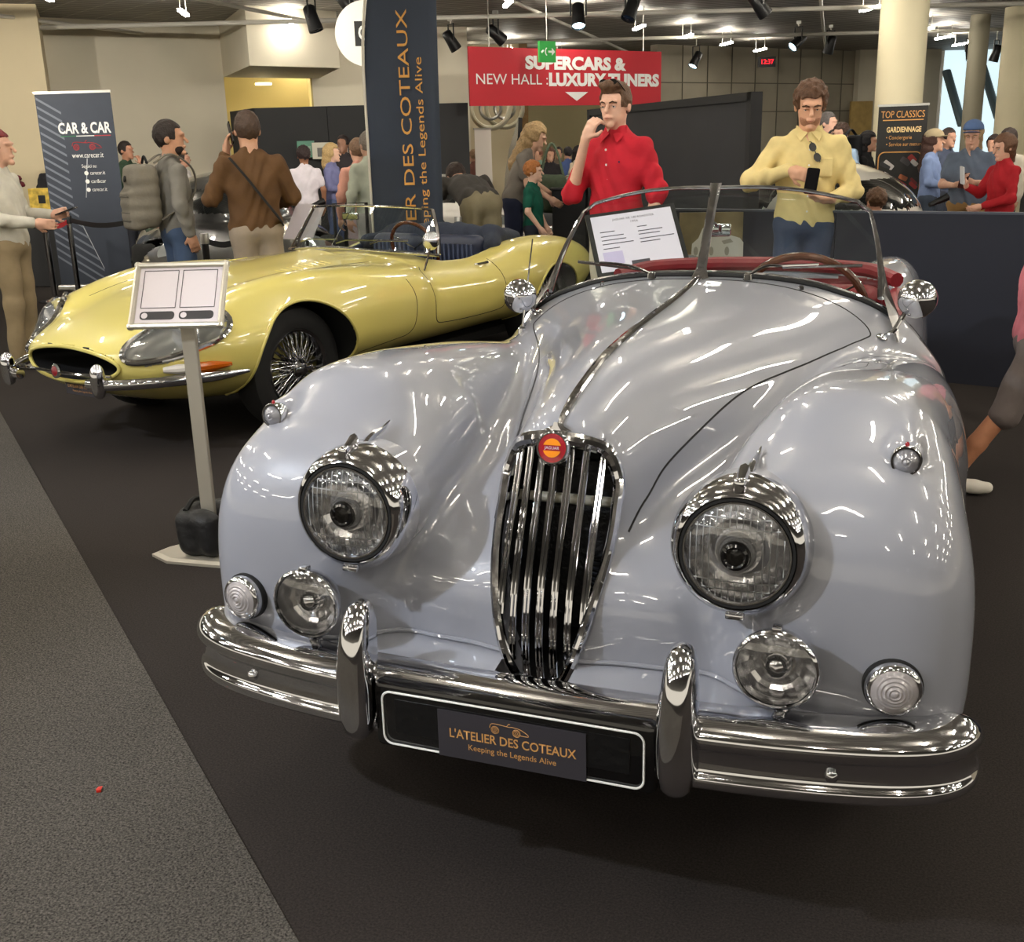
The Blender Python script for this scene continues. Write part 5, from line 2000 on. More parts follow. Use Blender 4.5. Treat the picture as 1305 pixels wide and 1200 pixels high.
def shades(o, ex, ey, label, w=.14):
    """A pair of sunglasses at world point o, bar along ex, up ey."""
    o, ex, ey = Vector(o), Vector(ex).normalized(), Vector(ey).normalized()
    ez = ex.cross(ey)
    e = empty('sunglasses', tuple(o), 0, label, 'sunglasses')
    for s in (-1, 1):
        m = MB()
        m.prism([(s * .033 + .027 * math.cos(t), .021 * math.sin(t)) for t in np.linspace(0, 2 * PI, 15)[:-1]], Vector((0, 0, 0)), ex, ey, ez, .003)
        m.build('lens', mat('shade_lens', (10, 10, 12), .05, coat=1), e)
        MB().tube([ex * (.060 * s) + ey * .006, ex * (.068 * s) - ez * .02, ex * (.066 * s) - ez * .12], .0028, 5).build('temple', BLACK_GLOSS, e, True)
    MB().tube([-ex * .008, ey * .004, ex * .008], .003, 5).build('bridge', BLACK_GLOSS, e, True)
    return e


# ---- the two visitors behind the grey roadster
loc, H = stand(786, 104, 6.45)
A_red = {-1: ((-.235, -.13, 1.115), (-.080, -.215, 1.435), (.45, .12, .9), (.3, .9, .1), 1.0), 1: ((.265, .03, 1.12), (.25, -.08, .88))}
r1, hd1, J1, S1 = person('man in red shirt raising a hand to his mouth', loc, .55, H, (222, 176, 152), ((92, 66, 46), 'quiff'), (186, 26, 44), 'rolled', (196, 186, 168), arms=A_red, head=(-.12, .06), fine=.011, face=True)
mb = MB()
for k in range(5):
    mb2 = MB().lathe([(.007, 0), (.006, .003)], J1((0.004, -.128 + .004 * k, 1.37 - k * .085)), (0, -1, 0), 10)
    mb2.build('button', WHITE_PRINT, r1, True)
for s in (-1, 1):
    m = MB()
    q = [J1((.012 * s, -.062, 1.455)), J1((.075 * s, .0, 1.500)), J1((.085 * s, -.02, 1.46)), J1((.055 * s, -.088, 1.405))]
    m.add([tuple(p) for p in q] + [tuple(p + np.array([0, -.004, .004])) for p in q], [(0, 1, 2, 3), (7, 6, 5, 4), (0, 4, 5, 1), (1, 5, 6, 2), (2, 6, 7, 3), (3, 7, 4, 0)])
    m.build('collar', cloth_mat((186, 26, 44)), r1)
MB().lathe([(.006, 0), (.005, .003)], J1((.085, -.112, 1.30)), (0, -1, 0), 8).build('chest_emblem', mat('navy_thread', (30, 34, 70), .8), r1)
w = wpt(r1, hd1((0, -.075, .125)), S1)
ca, sa = math.cos(r1.rotation_euler.z), math.sin(r1.rotation_euler.z)
shades(w, (ca, sa, 0), (-sa * -.6, ca * -.6 * -1, .8), 'black sunglasses pushed up on the hair of the man in red')

loc, H = stand(1034, 104, 6.5)
A_yel = {-1: ((-.345, -.04, 1.175), (-.115, -.245, 1.245), (.8, -.3, -.25), (.2, .9, -.3), .75), 1: ((.275, -.02, 1.11), (.135, -.235, 1.075), (-.9, -.35, .05), (-.1, .2, 1), .7)}
r2, hd2, J2, S2 = person('bearded man in pale yellow shirt looking down at a phone', loc, -.08, H, (214, 164, 134), ((86, 58, 38), 'curly'), (222, 202, 140), 'long', (52, 66, 92), arms=A_yel, head=(.0, .30), fine=.011, face=True, slim=1.05)
bd = lambda P: np.maximum(np.maximum(ellip(((P - hc2) @ R2 / 1.21), (0, -.030, -.050), (.058, .064, .066)), (((P - hc2) @ R2 / 1.21))[:, 2] + .045), -ellip(((P - hc2) @ R2 / 1.21), (0, -.092, -.052), (.022, .014, .008)))
hc2 = hd2((0, 0, 0))
R2 = np.stack([hd2((1, 0, 0)) - hc2, hd2((0, 1, 0)) - hc2, hd2((0, 0, 1)) - hc2], 1)
sdf_obj('beard', bd, hc2 - .2, hc2 + .12, .008, mat('stubble', (164, 118, 92), .8, noise=.2, nscale=80), r2, 1, True)
for k in range(5):
    MB().lathe([(.006, 0), (.005, .003)], J2((0.0, -.128 - .003 * k, 1.36 - k * .09)), (0, -1, 0), 10).build('button', WHITE_PRINT, r2, True)
for s in (-1, 1):
    m = MB()
    q = [J2((.012 * s, -.062, 1.455)), J2((.075 * s, .0, 1.500)), J2((.085 * s, -.02, 1.46)), J2((.055 * s, -.088, 1.405))]
    m.add([tuple(p) for p in q] + [tuple(p + np.array([0, -.004, .004])) for p in q], [(0, 1, 2, 3), (7, 6, 5, 4), (0, 4, 5, 1), (1, 5, 6, 2), (2, 6, 7, 3), (3, 7, 4, 0)])
    m.build('collar', cloth_mat((222, 202, 140)), r2)
MB().box(tuple(J2((.085, -.118, 1.255))), (.11, .012, .11), bev=.005).build('chest_pocket', cloth_mat((222, 202, 140)), r2)
phone(r2, (.005, -.315, 1.185), (.12, -.15, 1), (-.1, .9, .5), S2, 'black smartphone held by the man in the yellow shirt')
w = wpt(r2, (.030, -.140, 1.345), S2)
ca, sa = math.cos(r2.rotation_euler.z), math.sin(r2.rotation_euler.z)
shades(w, (ca * .45, sa * .45, -.9), (ca * .9, sa * .9, .45), 'dark sunglasses hooked in the open yellow shirt front')

# ---- left background
loc, H = stand(313, 141, 7.6)
r3, hd3, J3, S3 = person('man in brown jacket seen from behind holding a phone to his ear', loc, PI - .15, H, (206, 158, 130), ((70, 52, 40), 'crop'), (92, 64, 36), 'long', (150, 136, 120), arms={1: ((.30, -.02, 1.15), (.155, -.09, 1.46), (-.15, .05, .9), (-.8, .3, 0), .5), -1: ((-.29, -.04, 1.14), (-.22, -.22, 1.08))}, fine=.013, slim=1.12)
st = [J3((.16, .10, 1.43)), J3((.08, .145, 1.32)), J3((-.04, .15, 1.15)), J3((-.15, .13, 1.0)), J3((-.19, .05, .95))]
MB().tube(catmull(st, 5), .020, 8, flat=.35).build('bag_strap', BLACK_RUBBER, r3, True)
phone(r3, (.115, -.045, 1.60), (.1, -.3, .9), (-1, 0, 0), S3, 'black phone held to the ear of the man in brown')

loc, H = stand(211, 153, 7.9)
r4, hd4, J4, S4 = person('bearded man in grey hoodie wearing a grey backpack', loc, -1.9, H, (200, 150, 120), ((38, 28, 24), 'crop'), (128, 124, 116), 'long', (66, 84, 112), arms={-1: ((-.25, .05, 1.13), (-.22, -.02, .90)), 1: ((.26, .04, 1.13), (.24, -.02, .89))}, head=(.5, 0), fine=.013)
hcb = hd4((0, 0, 0))
sdf_obj('beard', lambda P: np.maximum(ellip(P, hd4((0, -.035, -.062)), (.058, .058, .055)), P[:, 2] - hcb[2] + .045), hcb - .16, hcb + .1, .012, mat('dark_beard', (48, 34, 28), .8), r4, 1, True)
bk = empty('backpack', tuple(r4.location), r4.rotation_euler.z, 'grey padded backpack on the back of the man in grey', 'backpack')
bk.scale = (S4, S4, S4)
BPK = mat('backpack_fabric', (122, 116, 104), .8, bump=.3, bscale=50)
sdf_obj('main_bag', lambda P: smin(rbox(P, (0, .245, 1.20), (.155, .11, .235), .08), rbox(P, (0, .33, 1.10), (.13, .06, .15), .05), .03) + .004 * np.sin(P[:, 2] * 70), (-.24, .08, .88), (.24, .46, 1.52), .016, BPK, bk, 1, True)
MB().tube(catmull([(-.06, .20, 1.44), (0, .20, 1.49), (.06, .20, 1.44)], 4), .010, 6).build('grab_handle', BLACK_RUBBER, bk, True)
MB().lathe([(.024, 0), (.024, .006), (.016, .008)], (0, .362, 1.33), (0, 1, .2), 16).build('badge_patch', BLACK_RUBBER, bk, True)
for s in (-1, 1):
    MB().tube(catmull([(.09 * s, .16, 1.44), (.105 * s, .02, 1.50), (.115 * s, -.13, 1.38), (.13 * s, -.10, 1.18), (.14 * s, .16, 1.02)], 5), .020, 8, flat=.35).build('shoulder_strap', BPK, bk, True)
for zz in (1.02, 1.08, 1.14, 1.20):
    MB().tube([(-.10, .386, zz), (.10, .386, zz)], .006, 6).build('webbing', mat('backpack_webbing', (84, 80, 72), .8), bk, True)

loc, H = stand(386, 186, 13.2)
person('curly dark-haired visitor in white T-shirt seen from behind', loc, PI, H, (150, 104, 78), ((48, 34, 34), 'curly'), (222, 214, 222), 'short', (196, 190, 190), fine=.02)
loc, H = stand(421, 183, 13.6)
person('blonde woman in lavender blue suit gesturing with one hand', loc, -1.2, H, (222, 180, 156), ((190, 160, 110), 'bob'), (116, 118, 160), 'long', (70, 82, 116), arms={-1: ((-.24, -.02, 1.13), (-.12, -.26, 1.08)), 1: ((.24, -.02, 1.13), (.16, -.28, 1.10))}, fine=.02, slim=.92)
loc, H = stand(438, 195, 15.0)
person('person in dark clothes partly hidden by the lavender suit', loc, .3, 1.6, (150, 110, 90), ((40, 30, 28), 'short'), (46, 40, 44), 'long', (30, 30, 34), fine=.03)
loc, H = stand(455, 176, 10.6)
person('person in salmon pink top beside the feather flag', loc, PI - .4, H, (214, 170, 146), ((110, 84, 64), 'short'), (206, 150, 132), 'long', (200, 180, 186), fine=.02)
loc, H = stand(469, 167, 10.0)
person('grey-haired man in pale green shirt half behind the flag', loc, PI - .5, H, (206, 160, 136), ((128, 116, 104), 'crop'), (186, 190, 170), 'long', (150, 146, 140), fine=.02)
loc, H = stand(158, 180, 14.6)
person('man in dark green jacket scratching his chin behind the banner', loc, -.9, H, (186, 134, 108), ((36, 28, 26), 'crop'), (48, 70, 52), 'long', (40, 42, 50), arms={1: ((.24, -.06, 1.14), (.08, -.2, 1.42), (-.2, .2, .9), (0, 1, 0), .8), -1: ((-.25, .03, 1.13), (-.24, -.05, .89))}, fine=.022)
loc, H = stand(231, 192, 15.0)
r5 = person('man in white T-shirt holding a phone beside the backpack', loc, -1.2, H, (206, 156, 132), ((50, 38, 32), 'short'), (220, 216, 212), 'short', (60, 62, 70), arms={-1: ((-.22, -.04, 1.12), (-.06, -.30, 1.12)), 1: ((.22, -.04, 1.12), (.06, -.32, 1.14))}, fine=.022)
phone(r5[0], (.03, -.42, 1.2), (0, -.3, 1), (0, 1, .3), r5[3], 'dark phone held up by the man in white behind')
loc, H = stand(66, 192, 13.6)
person('man in black half hidden left of the standing banner', loc, PI, H, (190, 140, 116), ((36, 28, 26), 'crop'), (34, 34, 38), 'short', (200, 190, 178), fine=.024)
loc, H = stand(-6, 190, 7.4)
r6 = person('person in white linen jacket and checked beige trousers at left edge', loc, -1.1, 1.62, (220, 172, 148), ((120, 40, 44), 'short'), (206, 202, 190), 'long', (152, 134, 104), arms={-1: ((-.24, .0, 1.12), (-.12, -.27, 1.08)), 1: ((.25, -.02, 1.12), (.15, -.29, 1.12), (0, -1, .2), (-1, 0, 0), .8)}, fine=.014, shoe=(150, 144, 134))
phone(r6[0], (.10, -.42, 1.15), (0, -.9, .3), (0, .3, 1), r6[3], 'phone held by the person in white linen at left')

# ---- centre background
loc, H = stand(612, 226, 9.7)
lg = {-1: ((-.11, -.02, .50), (-.12, .03, .09), 0), 1: ((.11, -.02, .50), (.12, .03, .09), 0)}
person('man in dark grey T-shirt and khaki trousers bending over a car', loc, PI - .35, 1.76, (206, 156, 130), ((60, 46, 40), 'crop'), (70, 66, 62), 'short', (140, 130, 104), lean=1.25, legs=lg, arms={-1: ((-.27, -.46, .95), (-.24, -.50, .68)), 1: ((.27, -.46, .95), (.24, -.52, .68))}, fine=.015, slim=1.1)
loc, H = stand(678, 205, 10.1)
person('ginger-haired boy in green sports T-shirt', loc, -1.3, H, (226, 184, 160), ((176, 110, 56), 'curly'), (14, 88, 70), 'short', (40, 44, 56), arms={-1: ((-.24, .0, 1.13), (-.2, -.14, .93)), 1: ((.24, .0, 1.13), (.2, -.12, .92))}, fine=.016)
loc, H = stand(652, 178, 10.8)
r7 = person('woman with long wavy blonde hair leaning forward in grey top', loc, -1.4, 1.66, (222, 176, 150), ((176, 146, 104), 'long'), (132, 124, 116), 'short', (36, 42, 66), lean=.35, arms={-1: ((-.23, -.20, 1.10), (-.18, -.42, .95)), 1: ((.23, -.20, 1.10), (.18, -.42, .95))}, fine=.015, head=(0, .2))
bg = empty('shoulder_bag', tuple(r7[0].location + Vector((.30, .34, 0))), .3, 'olive green shoulder bag hanging beside the boy', 'bag')
sdf_obj('bag_body', lambda P: rbox(P, (0, 0, .93), (.15, .08, .19), .07) + .005 * np.sin(P[:, 2] * 40 + P[:, 0] * 20), (-.24, -.17, .68), (.24, .17, 1.2), .02, mat('olive_canvas', (84, 96, 76), .8, noise=.15), bg, 1, True)
MB().tube(catmull([(-.13, 0, 1.05), (-.06, .02, 1.32), (0, .03, 1.42), (.06, .02, 1.32), (.13, 0, 1.05)], 5), .014, 6).build('bag_strap', mat('olive_canvas'), bg, True)
far = [(701, 196, 16.5, 'woman with long brown hair in black dress far behind the boy', ((92, 58, 44), 'long'), (30, 26, 28), 'short', -.1),
       (724, 196, 18.2, 'person in blue shirt sitting far behind', ((40, 36, 38), 'short'), (70, 90, 140), 'short', 2.6),
       (737, 186, 17.2, 'dark-haired woman in cream blouse beside the red shirt', ((34, 28, 30), 'bob'), (220, 206, 178), 'short', -.9),
       (686, 192, 17.5, 'person in mint green top far in the background', ((120, 70, 50), 'short'), (140, 170, 150), 'short', .6),
       (604, 196, 18.0, 'person with light hair beside the white roll-up', ((150, 120, 90), 'short'), (110, 70, 60), 'short', 2.4),
       (712, 190, 19.0, 'man in brown far behind at the opening', ((50, 40, 36), 'crop'), (110, 96, 80), 'long', 0.2)]
for u, v, D, lab, hr, sc_, sl, tn in far:
    loc, H = stand(u, v, D, 1.35)
    person(lab, loc, tn, H, (204, 156, 130), hr, sc_, sl, (40, 42, 50), fine=.03)

# ---- right background
loc, H = stand(1055, 143, 13.0)
person('man with receding grey hair behind the yellow shirt', loc, -1.0, H, (216, 170, 148), ((90, 84, 82), 'crop'), (170, 176, 190), 'short', (60, 62, 70), fine=.022)
loc, H = stand(1073, 157, 12.2)
r8 = person('curly-haired young man in light blue shirt with black backpack', loc, .55, H, (216, 170, 146), ((62, 42, 32), 'curly'), (166, 192, 222), 'short', (210, 210, 206), arms={-1: ((-.24, .0, 1.12), (-.14, -.22, 1.0)), 1: ((.25, .0, 1.12), (.12, -.24, 1.0))}, fine=.018)
bk = empty('backpack', tuple(r8[0].location), r8[0].rotation_euler.z, 'black backpack worn over the light blue shirt', 'backpack')
sdf_obj('main_bag', lambda P: rbox(P, (0, .22, 1.18), (.15, .10, .24), .07), (-.22, .08, .88), (.22, .40, 1.50), .022, mat('black_nylon', (24, 25, 30), .7, bump=.2), bk, 1, True)
for s in (-1, 1):
    MB().tube(catmull([(.10 * s, .14, 1.42), (.11 * s, .0, 1.48), (.12 * s, -.14, 1.36), (.135 * s, -.12, 1.14), (.15 * s, .14, 1.0)], 5), .020, 8, flat=.35).build('shoulder_strap', mat('black_nylon'), bk, True)
loc, H = stand(1106, 168, 12.3)
person('woman with long black hair in a black dress', loc, -1.3, H, (200, 150, 124), ((26, 22, 24), 'long'), (24, 24, 27), 'short', (24, 24, 27), arms={-1: ((-.22, -.04, 1.12), (-.14, -.26, 1.08)), 1: ((.23, -.04, 1.12), (.14, -.30, 1.08))}, fine=.02, slim=.92)
loc, H = stand(1089, 176, 13.6)
person('dark-haired person mostly hidden behind the black dress', loc, 2.6, H, (190, 140, 116), ((38, 28, 26), 'short'), (60, 56, 58), 'short', (30, 30, 34), fine=.03)


def cap(root, hd, S, crown, brim, label):
    e = empty('cap', tuple(root.location), root.rotation_euler.z, label, 'cap')
    e.scale = (S, S, S)
    c = hd((0, .012, .060))
    sdf_obj('crown', lambda P: np.maximum(ellip(P, c, (.104, .124, .098)), c[2] - .012 - P[:, 2]), c - .17, c + .17, .014, cloth_mat(crown), e, 1, True)
    f = hd((0, -.125, .058))
    m = MB()
    m.prism([(.085 * math.cos(t), -.085 * math.sin(t)) for t in np.linspace(0, PI, 12)], Vector(f) + Vector((0, .045, 0)), Vector((1, 0, 0)), Vector((0, 1, -.12)), Vector((0, 0, 1)), .006)
    m.build('brim', cloth_mat(brim), e)
    return e


loc, H = stand(1190, 166, 11.4)
r9 = person('woman in loose light blue shirt and beige cap', loc, -1.35, H, (206, 158, 132), ((66, 42, 34), 'long'), (136, 156, 200), 'long', (66, 76, 92), arms={-1: ((-.24, -.04, 1.12), (-.14, -.27, 1.06)), 1: ((.25, -.04, 1.12), (.14, -.30, 1.08))}, fine=.018, skirt=False)
cap(r9[0], r9[1], r9[3], (164, 148, 118), (150, 134, 104), 'beige cap on the woman in light blue')
loc, H = stand(1242, 155, 9.8)
r10 = person('man in slate blue T-shirt and tan shorts looking at his phone', loc, .15, H, (216, 170, 146), ((176, 150, 112), 'bob'), (98, 110, 128), 'short', (158, 124, 78), arms={-1: ((-.26, -.04, 1.12), (-.10, -.27, 1.12), (.8, -.3, .2), (0, .6, .6), .9), 1: ((.26, -.04, 1.12), (.08, -.28, 1.15), (-.8, -.3, .3), (0, .6, .6), .9)}, fine=.017, belly=1.15, slim=1.08, face=True, head=(0, .25), pant='short')
cap(r10[0], r10[1], r10[3], (84, 108, 150), (70, 96, 140), 'blue cap on the man in slate T-shirt')
phone(r10[0], (0, -.36, 1.17), (.2, -.4, .9), (0, .9, .5), r10[3], 'brown phone wallet held by the man in the blue cap', (70, 34, 30))
loc, H = stand(1283, 171, 9.2)
r11 = person('woman in long-sleeved red dress holding a phone', loc, .9, H, (216, 168, 144), ((104, 72, 52), 'tied'), (168, 22, 34), 'long', (168, 22, 34), arms={-1: ((-.24, -.08, 1.14), (-.18, -.30, 1.22), (.1, -.4, .8), (.5, .6, 0), .8), 1: ((.24, -.06, 1.10), (.04, -.26, 1.02))}, fine=.016, face=True, head=(0, .2), slim=.95)
phone(r11[0], (-.16, -.38, 1.34), (.1, -.2, 1), (.2, .95, .2), r11[3], 'white phone held by the woman in red', (220, 220, 222))
loc, H = stand(1209, 163, 12.2)
person('man in navy blazer behind the light blue shirt', loc, -.7, H, (200, 152, 128), ((52, 40, 36), 'crop'), (70, 78, 98), 'long', (50, 54, 66), fine=.022)
loc, H = stand(1287, 163, 11.0)
person('man in white shirt behind the woman in red', loc, .7, H, (196, 148, 124), ((46, 34, 30), 'crop'), (216, 206, 190), 'long', (40, 42, 50), fine=.022)
loc, H = stand(1268, 172, 12.4)
person('dark-haired woman half hidden behind the red dress', loc, .4, H, (196, 148, 124), ((44, 32, 28), 'bob'), (150, 110, 90), 'short', (40, 40, 46), fine=.03)
loc, H = stand(884 + 48, 168, 13.0)
person('dark-haired person behind the black display wall edge', loc, .2, H, (196, 148, 124), ((36, 28, 28), 'crop'), (206, 190, 164), 'short', (60, 60, 66), fine=.03)
p = at(1118, 240, 7.0)
person('brown-haired boy whose head shows above the navy partition', (p.x, p.y, 0), PI - .6, p.z, (210, 160, 134), ((84, 58, 38), 'curly'), (60, 70, 90), 'short', (50, 54, 60), fine=.02)
# child walking out of the picture on the right
cp = ground(1352, 4.12)
lg = {-1: ((-.10, .15, .48), (-.12, .40, .10), 0), 1: ((.10, -.10, .50), (.12, -.22, .09), 0)}
person('child in pink top and grey cargo shorts walking off at right edge', (cp.x, cp.y, 0), -1.75, 1.20, (190, 130, 96), ((70, 50, 40), 'short'), (196, 112, 122), 'short', (112, 102, 98), 'short', (214, 208, 196), legs=lg, fine=.014, slim=1.05)
# ================================================================ stand furniture, banners, cars behind
def quad_frame(tl, tr, bl):
    """Origin (top-left), unit x, unit down and sizes of a flat panel given three corners."""
    tl, tr, bl = Vector(tl), Vector(tr), Vector(bl)
    ex, ey = tr - tl, bl - tl
    return tl, ex.normalized(), ey.normalized(), ex.length, ey.length


# ---- silver floor stand with the notice board
fp = Vector((-1.775, 1.47, 0))
SS = empty('sign_stand', tuple(fp), 0, 'slim silver floor stand with a tilted notice board beside the grey roadster', 'sign stand')
SILVER = mat('silver_powder_coat', (196, 190, 176), .35, .55)
bl_ = MB()
loft(bl_, [[(x, y, z) for x, y in ((-.20, -.10), (-.10, -.145), (.16, -.12), (.19, .0), (.16, .12), (-.10, .12), (-.19, -.04))] for z in (.0, .010)] + [[(x * .9, y * .9, .018) for x, y in ((-.20, -.10), (-.10, -.145), (.16, -.12), (.19, .0), (.16, .12), (-.10, .12), (-.19, -.04))]])
bl_.build('base_plate', SILVER, SS)
pt = at(232, 424, (fp - Vector(CAM_P)).dot(_f) * 1.0)
# the post is upright: keep its foot, take its top height from the board
top_z = .875
MB().box((0, 0, top_z / 2 + .005), (.050, .028, top_z - .02), .35, bev=.004).build('post', SILVER, SS)
th = .35
bx = Vector((math.cos(th), math.sin(th), 0))
bn = Vector((math.sin(th), -math.cos(th), 0))           # towards the viewer
tilt = math.radians(38)
by = (Vector((0, 0, 1)) * math.cos(tilt) - bn * math.sin(tilt))   # up the board, leaning away
bz = bx.cross(by)
bc = Vector((-.015, 0, top_z + .085)) + bn * .02
brd = MB()
brd.prism([(-.155, -.125), (.155, -.125), (.155, .125), (-.155, .125)], bc - bz * .008, bx, by, bz, .010)
board = brd.build('notice_board', SILVER, SS)
for (x0, y0, x1, y1) in ((-.165, .12, .165, .12), (-.165, -.12, .165, -.12), (-.155, -.13, -.155, .13), (.155, -.13, .155, .13)):
    MB().tube([bc + bx * x0 + by * y0 + bz * .004, bc + bx * x1 + by * y1 + bz * .004], .011, 8).build('snap_frame', SILVER, board, True)
MB().prism([(-.146, -.112), (.146, -.112), (.146, .112), (-.146, .112)], bc + bz * .003, bx, by, bz, .001).build('paper', mat('lilac_paper', (216, 208, 212), .6), board)
DARK_PRINT = mat('dark_print', (56, 54, 56), .6)
for s in (-1, 1):
    MB().prism([(x + .068 * s, y - .080) for x, y in rrect(.060, .016, .012, 3)], bc + bz * .0045, bx, by, bz, .0006).build('caption_pill', DARK_PRINT, board)
    MB().prism([(.068 * s - .044 + .011 * math.cos(t), -.080 + .011 * math.sin(t)) for t in np.linspace(0, 2 * PI, 13)[:-1]], bc + bz * .0052, bx, by, bz, .0006).build('caption_dot', mat('lilac_paper'), board)
    for a_ in ((-.060, -.050, .060, -.050), (-.060, .098, .060, .098), (-.060, -.050, -.060, .098), (.060, -.050, .060, .098)):
        MB().tube([bc + bx * (a_[0] + .068 * s) + by * a_[1] + bz * .005, bc + bx * (a_[2] + .068 * s) + by * a_[3] + bz * .005], .0012, 4).build('print_outline', DARK_PRINT, board)
WB = empty('weight_bag', tuple(fp + Vector((0, 0, .018))), 0, 'black fabric weight bag wrapped around the foot of the silver stand', 'bag')
sdf_obj('bag_body', lambda P: smin(smin(rbox(P, (0, -.065, .085), (.085, .045, .085), .04), rbox(P, (0, .065, .085), (.085, .045, .085), .04), .02), rbox(P, (-.066, 0, .085), (.03, .06, .08), .028), .02) + .004 * np.sin(P[:, 0] * 60 + P[:, 2] * 25), (-.14, -.15, -.02), (.14, .15, .22), .010, mat('black_nylon_bag', (20, 20, 22), .55, bump=.4, bscale=40), WB, 1, True)
MB().tube(catmull([(-.05, -.07, .165), (-.06, 0, .19), (-.05, .07, .165)], 4), .010, 6).build('bag_handle', BLACK_RUBBER, WB, True)


# ---- roll-up banner CAR & CAR
def banner(name, label, u0, u1, D, ztop, zbot, m, base=True, uD=None):
    a, b = ground(u0, D), ground(u1, uD or D)
    e = empty(name, tuple((a + b) / 2), 0, label, 'banner')
    ex = (b - a).normalized()
    w = (b - a).length
    nrm = Vector((ex.y, -ex.x, 0))
    rz = math.atan2(ex.y, ex.x)
    MB().box((0, 0, (ztop + zbot) / 2), (w, .006, ztop - zbot), rz).build('sheet', m, e)
    MB().box((0, 0, ztop + .012), (w + .02, .022, .024), rz).build('top_rail', ALU, e)
    if base:
        MB().box((0, 0, zbot - .03), (w + .04, .14, .06), rz, bev=.015).build('base_case', ALU, e)
        for s in (-1, 1):
            q = ex * (w * .32 * s)
            MB().box((q.x, q.y, .006), (.05, .34, .012), rz).build('foot', ALU, e)
    return e, ex, nrm, w


CC, ex, nr, w = banner('roll_up_banner', 'dark blue-grey roll-up banner with diagonal stripes near the left wall', 55, 150, 11.5, 2.05, .09, mat('slate_banner', (50, 56, 68), .6, noise=.12, nscale=2))
o = lambda x, z, k=.006: ex * (x * w) + nr * k + Vector((0, 0, z))
UPZ = Vector((0, 0, 1))
text('CAR & CAR', o(.10, 1.70), ex, UPZ, .15, WHITE_PRINT, CC, width=w * .70, bold=.004)
for i, (x0, x1, mm) in enumerate(((-.23, -.02, mat('print_green', (40, 110, 70), .6)), (-.02, .22, WHITE_PRINT), (.22, .44, mat('print_red', (170, 50, 56), .6)))):
    MB().prism([(x0 * w, 1.622), (x1 * w, 1.622), (x1 * w, 1.630), (x0 * w, 1.630)], nr * .0045, ex, UPZ, nr, .001).build('underline', mm, CC)
car_sketch(o(.10, 1.52), ex, UPZ, .30, mat('print_red'), CC, .003)
text('www.carecar.it', o(.10, 1.43), ex, UPZ, .075, WHITE_PRINT, CC, width=w * .42)
text('Seguici su:', o(.10, 1.32), ex, UPZ, .05, WHITE_PRINT, CC, width=w * .2)
for zz, tx in ((1.25, 'carecar.it'), (1.165, 'car&car'), (1.08, 'carecar.it')):
    text(tx, o(.20, zz), ex, UPZ, .055, WHITE_PRINT, CC, width=w * .2)
    MB().lathe([(.022, 0), (.022, .002)], o(.05, zz, .004), nr, 14).build('print_dot', WHITE_PRINT, CC)
for k in range(20):
    zz = 2.02 - k * .085
    x1 = -.18 if k < 12 else -.18 + (k - 11) * .05
    MB().prism([(-.49 * w, zz), (x1 * w, zz - .15 - (x1 + .18) * .6), (x1 * w, zz - .175 - (x1 + .18) * .6), (-.49 * w, zz - .025)], nr * .004, ex, UPZ, nr, .0008).build('print_stripe', mat('stripe_grey', (104, 110, 122), .6), CC)
for x0, z0, x1, z1 in ((.08, 1.40, .0, 1.0), (-.12, .75, .12, .25)):
    MB().prism([(x0 * w, z0), (x1 * w, z1), (x1 * w + .006, z1), (x0 * w + .01, z0)], nr * .004, ex, UPZ, nr, .0008).build('print_streak', mat('streak_white', (170, 174, 180), .6), CC)

# ---- feather flag
p0, p1 = ground(471, 9.1), ground(560, 9.1)
FF = empty('feather_flag', tuple((p0 + p1) / 2), 0, 'tall navy feather flag with gold lettering running upwards', 'flag')
ex = (p1 - p0).normalized()
nr = Vector((ex.y, -ex.x, 0))
V, F = [], []
nz = 40
w = (p1 - p0).length
for i in range(nz + 1):
    z = .22 + (3.16 - .22) * i / nz
    l = -w / 2 + (max(0, z - 1.95) / 1.2) ** 2.2 * .20
    r_ = w / 2 + .012 * (z - .5) - max(0, z - 2.9) ** 2 * 1.2
    for k in range(9):
        t = k / 8
        V.append(ex * (l + (r_ - l) * t) + nr * (.020 * math.sin(t * 5 + z * 1.7) + .01 * math.sin(z * 4)) + Vector((0, 0, z)))
for i in range(nz):
    for k in range(8):
        F.append((i * 9 + k, i * 9 + k + 1, i * 9 + k + 10, i * 9 + k + 9))
flag = mesh_obj('flag_cloth', V, F, mat('navy_flag_cloth', (48, 56, 70), .75, bump=.2, bscale=15), FF, True)
sol = flag.modifiers.new('thickness', 'SOLIDIFY')
sol.thickness = .003
pole = [ex * (-w / 2 - .012) + Vector((0, 0, z)) for z in (.02, .8, 1.5, 1.95)] + [ex * (-w / 2 - .012 + (max(0, z - 1.95) / 1.2) ** 2.2 * .20) + Vector((0, 0, z)) for z in (2.3, 2.7, 3.0, 3.16)]
MB().tube(catmull(pole, 4), .012, 8).build('pole', mat('pole_white', (206, 200, 186), .5), FF, True)
MB().box((0, 0, .012), (.42, .42, .024), .4, bev=.006).build('base_plate', SPOT_BLACK, FF)
text("L'ATELIER DES COTEAUX", ex * .035 + nr * .042 + Vector((0, 0, 1.325)), Vector((0, 0, 1)), -ex, .125, mat('flag_gold', (206, 150, 70), .6), FF, width=2.31)
text('Keeping the Legends Alive', ex * .150 + nr * .042 + Vector((0, 0, 1.375)), Vector((0, 0, 1)), -ex, .085, mat('flag_gold'), FF, width=1.49)

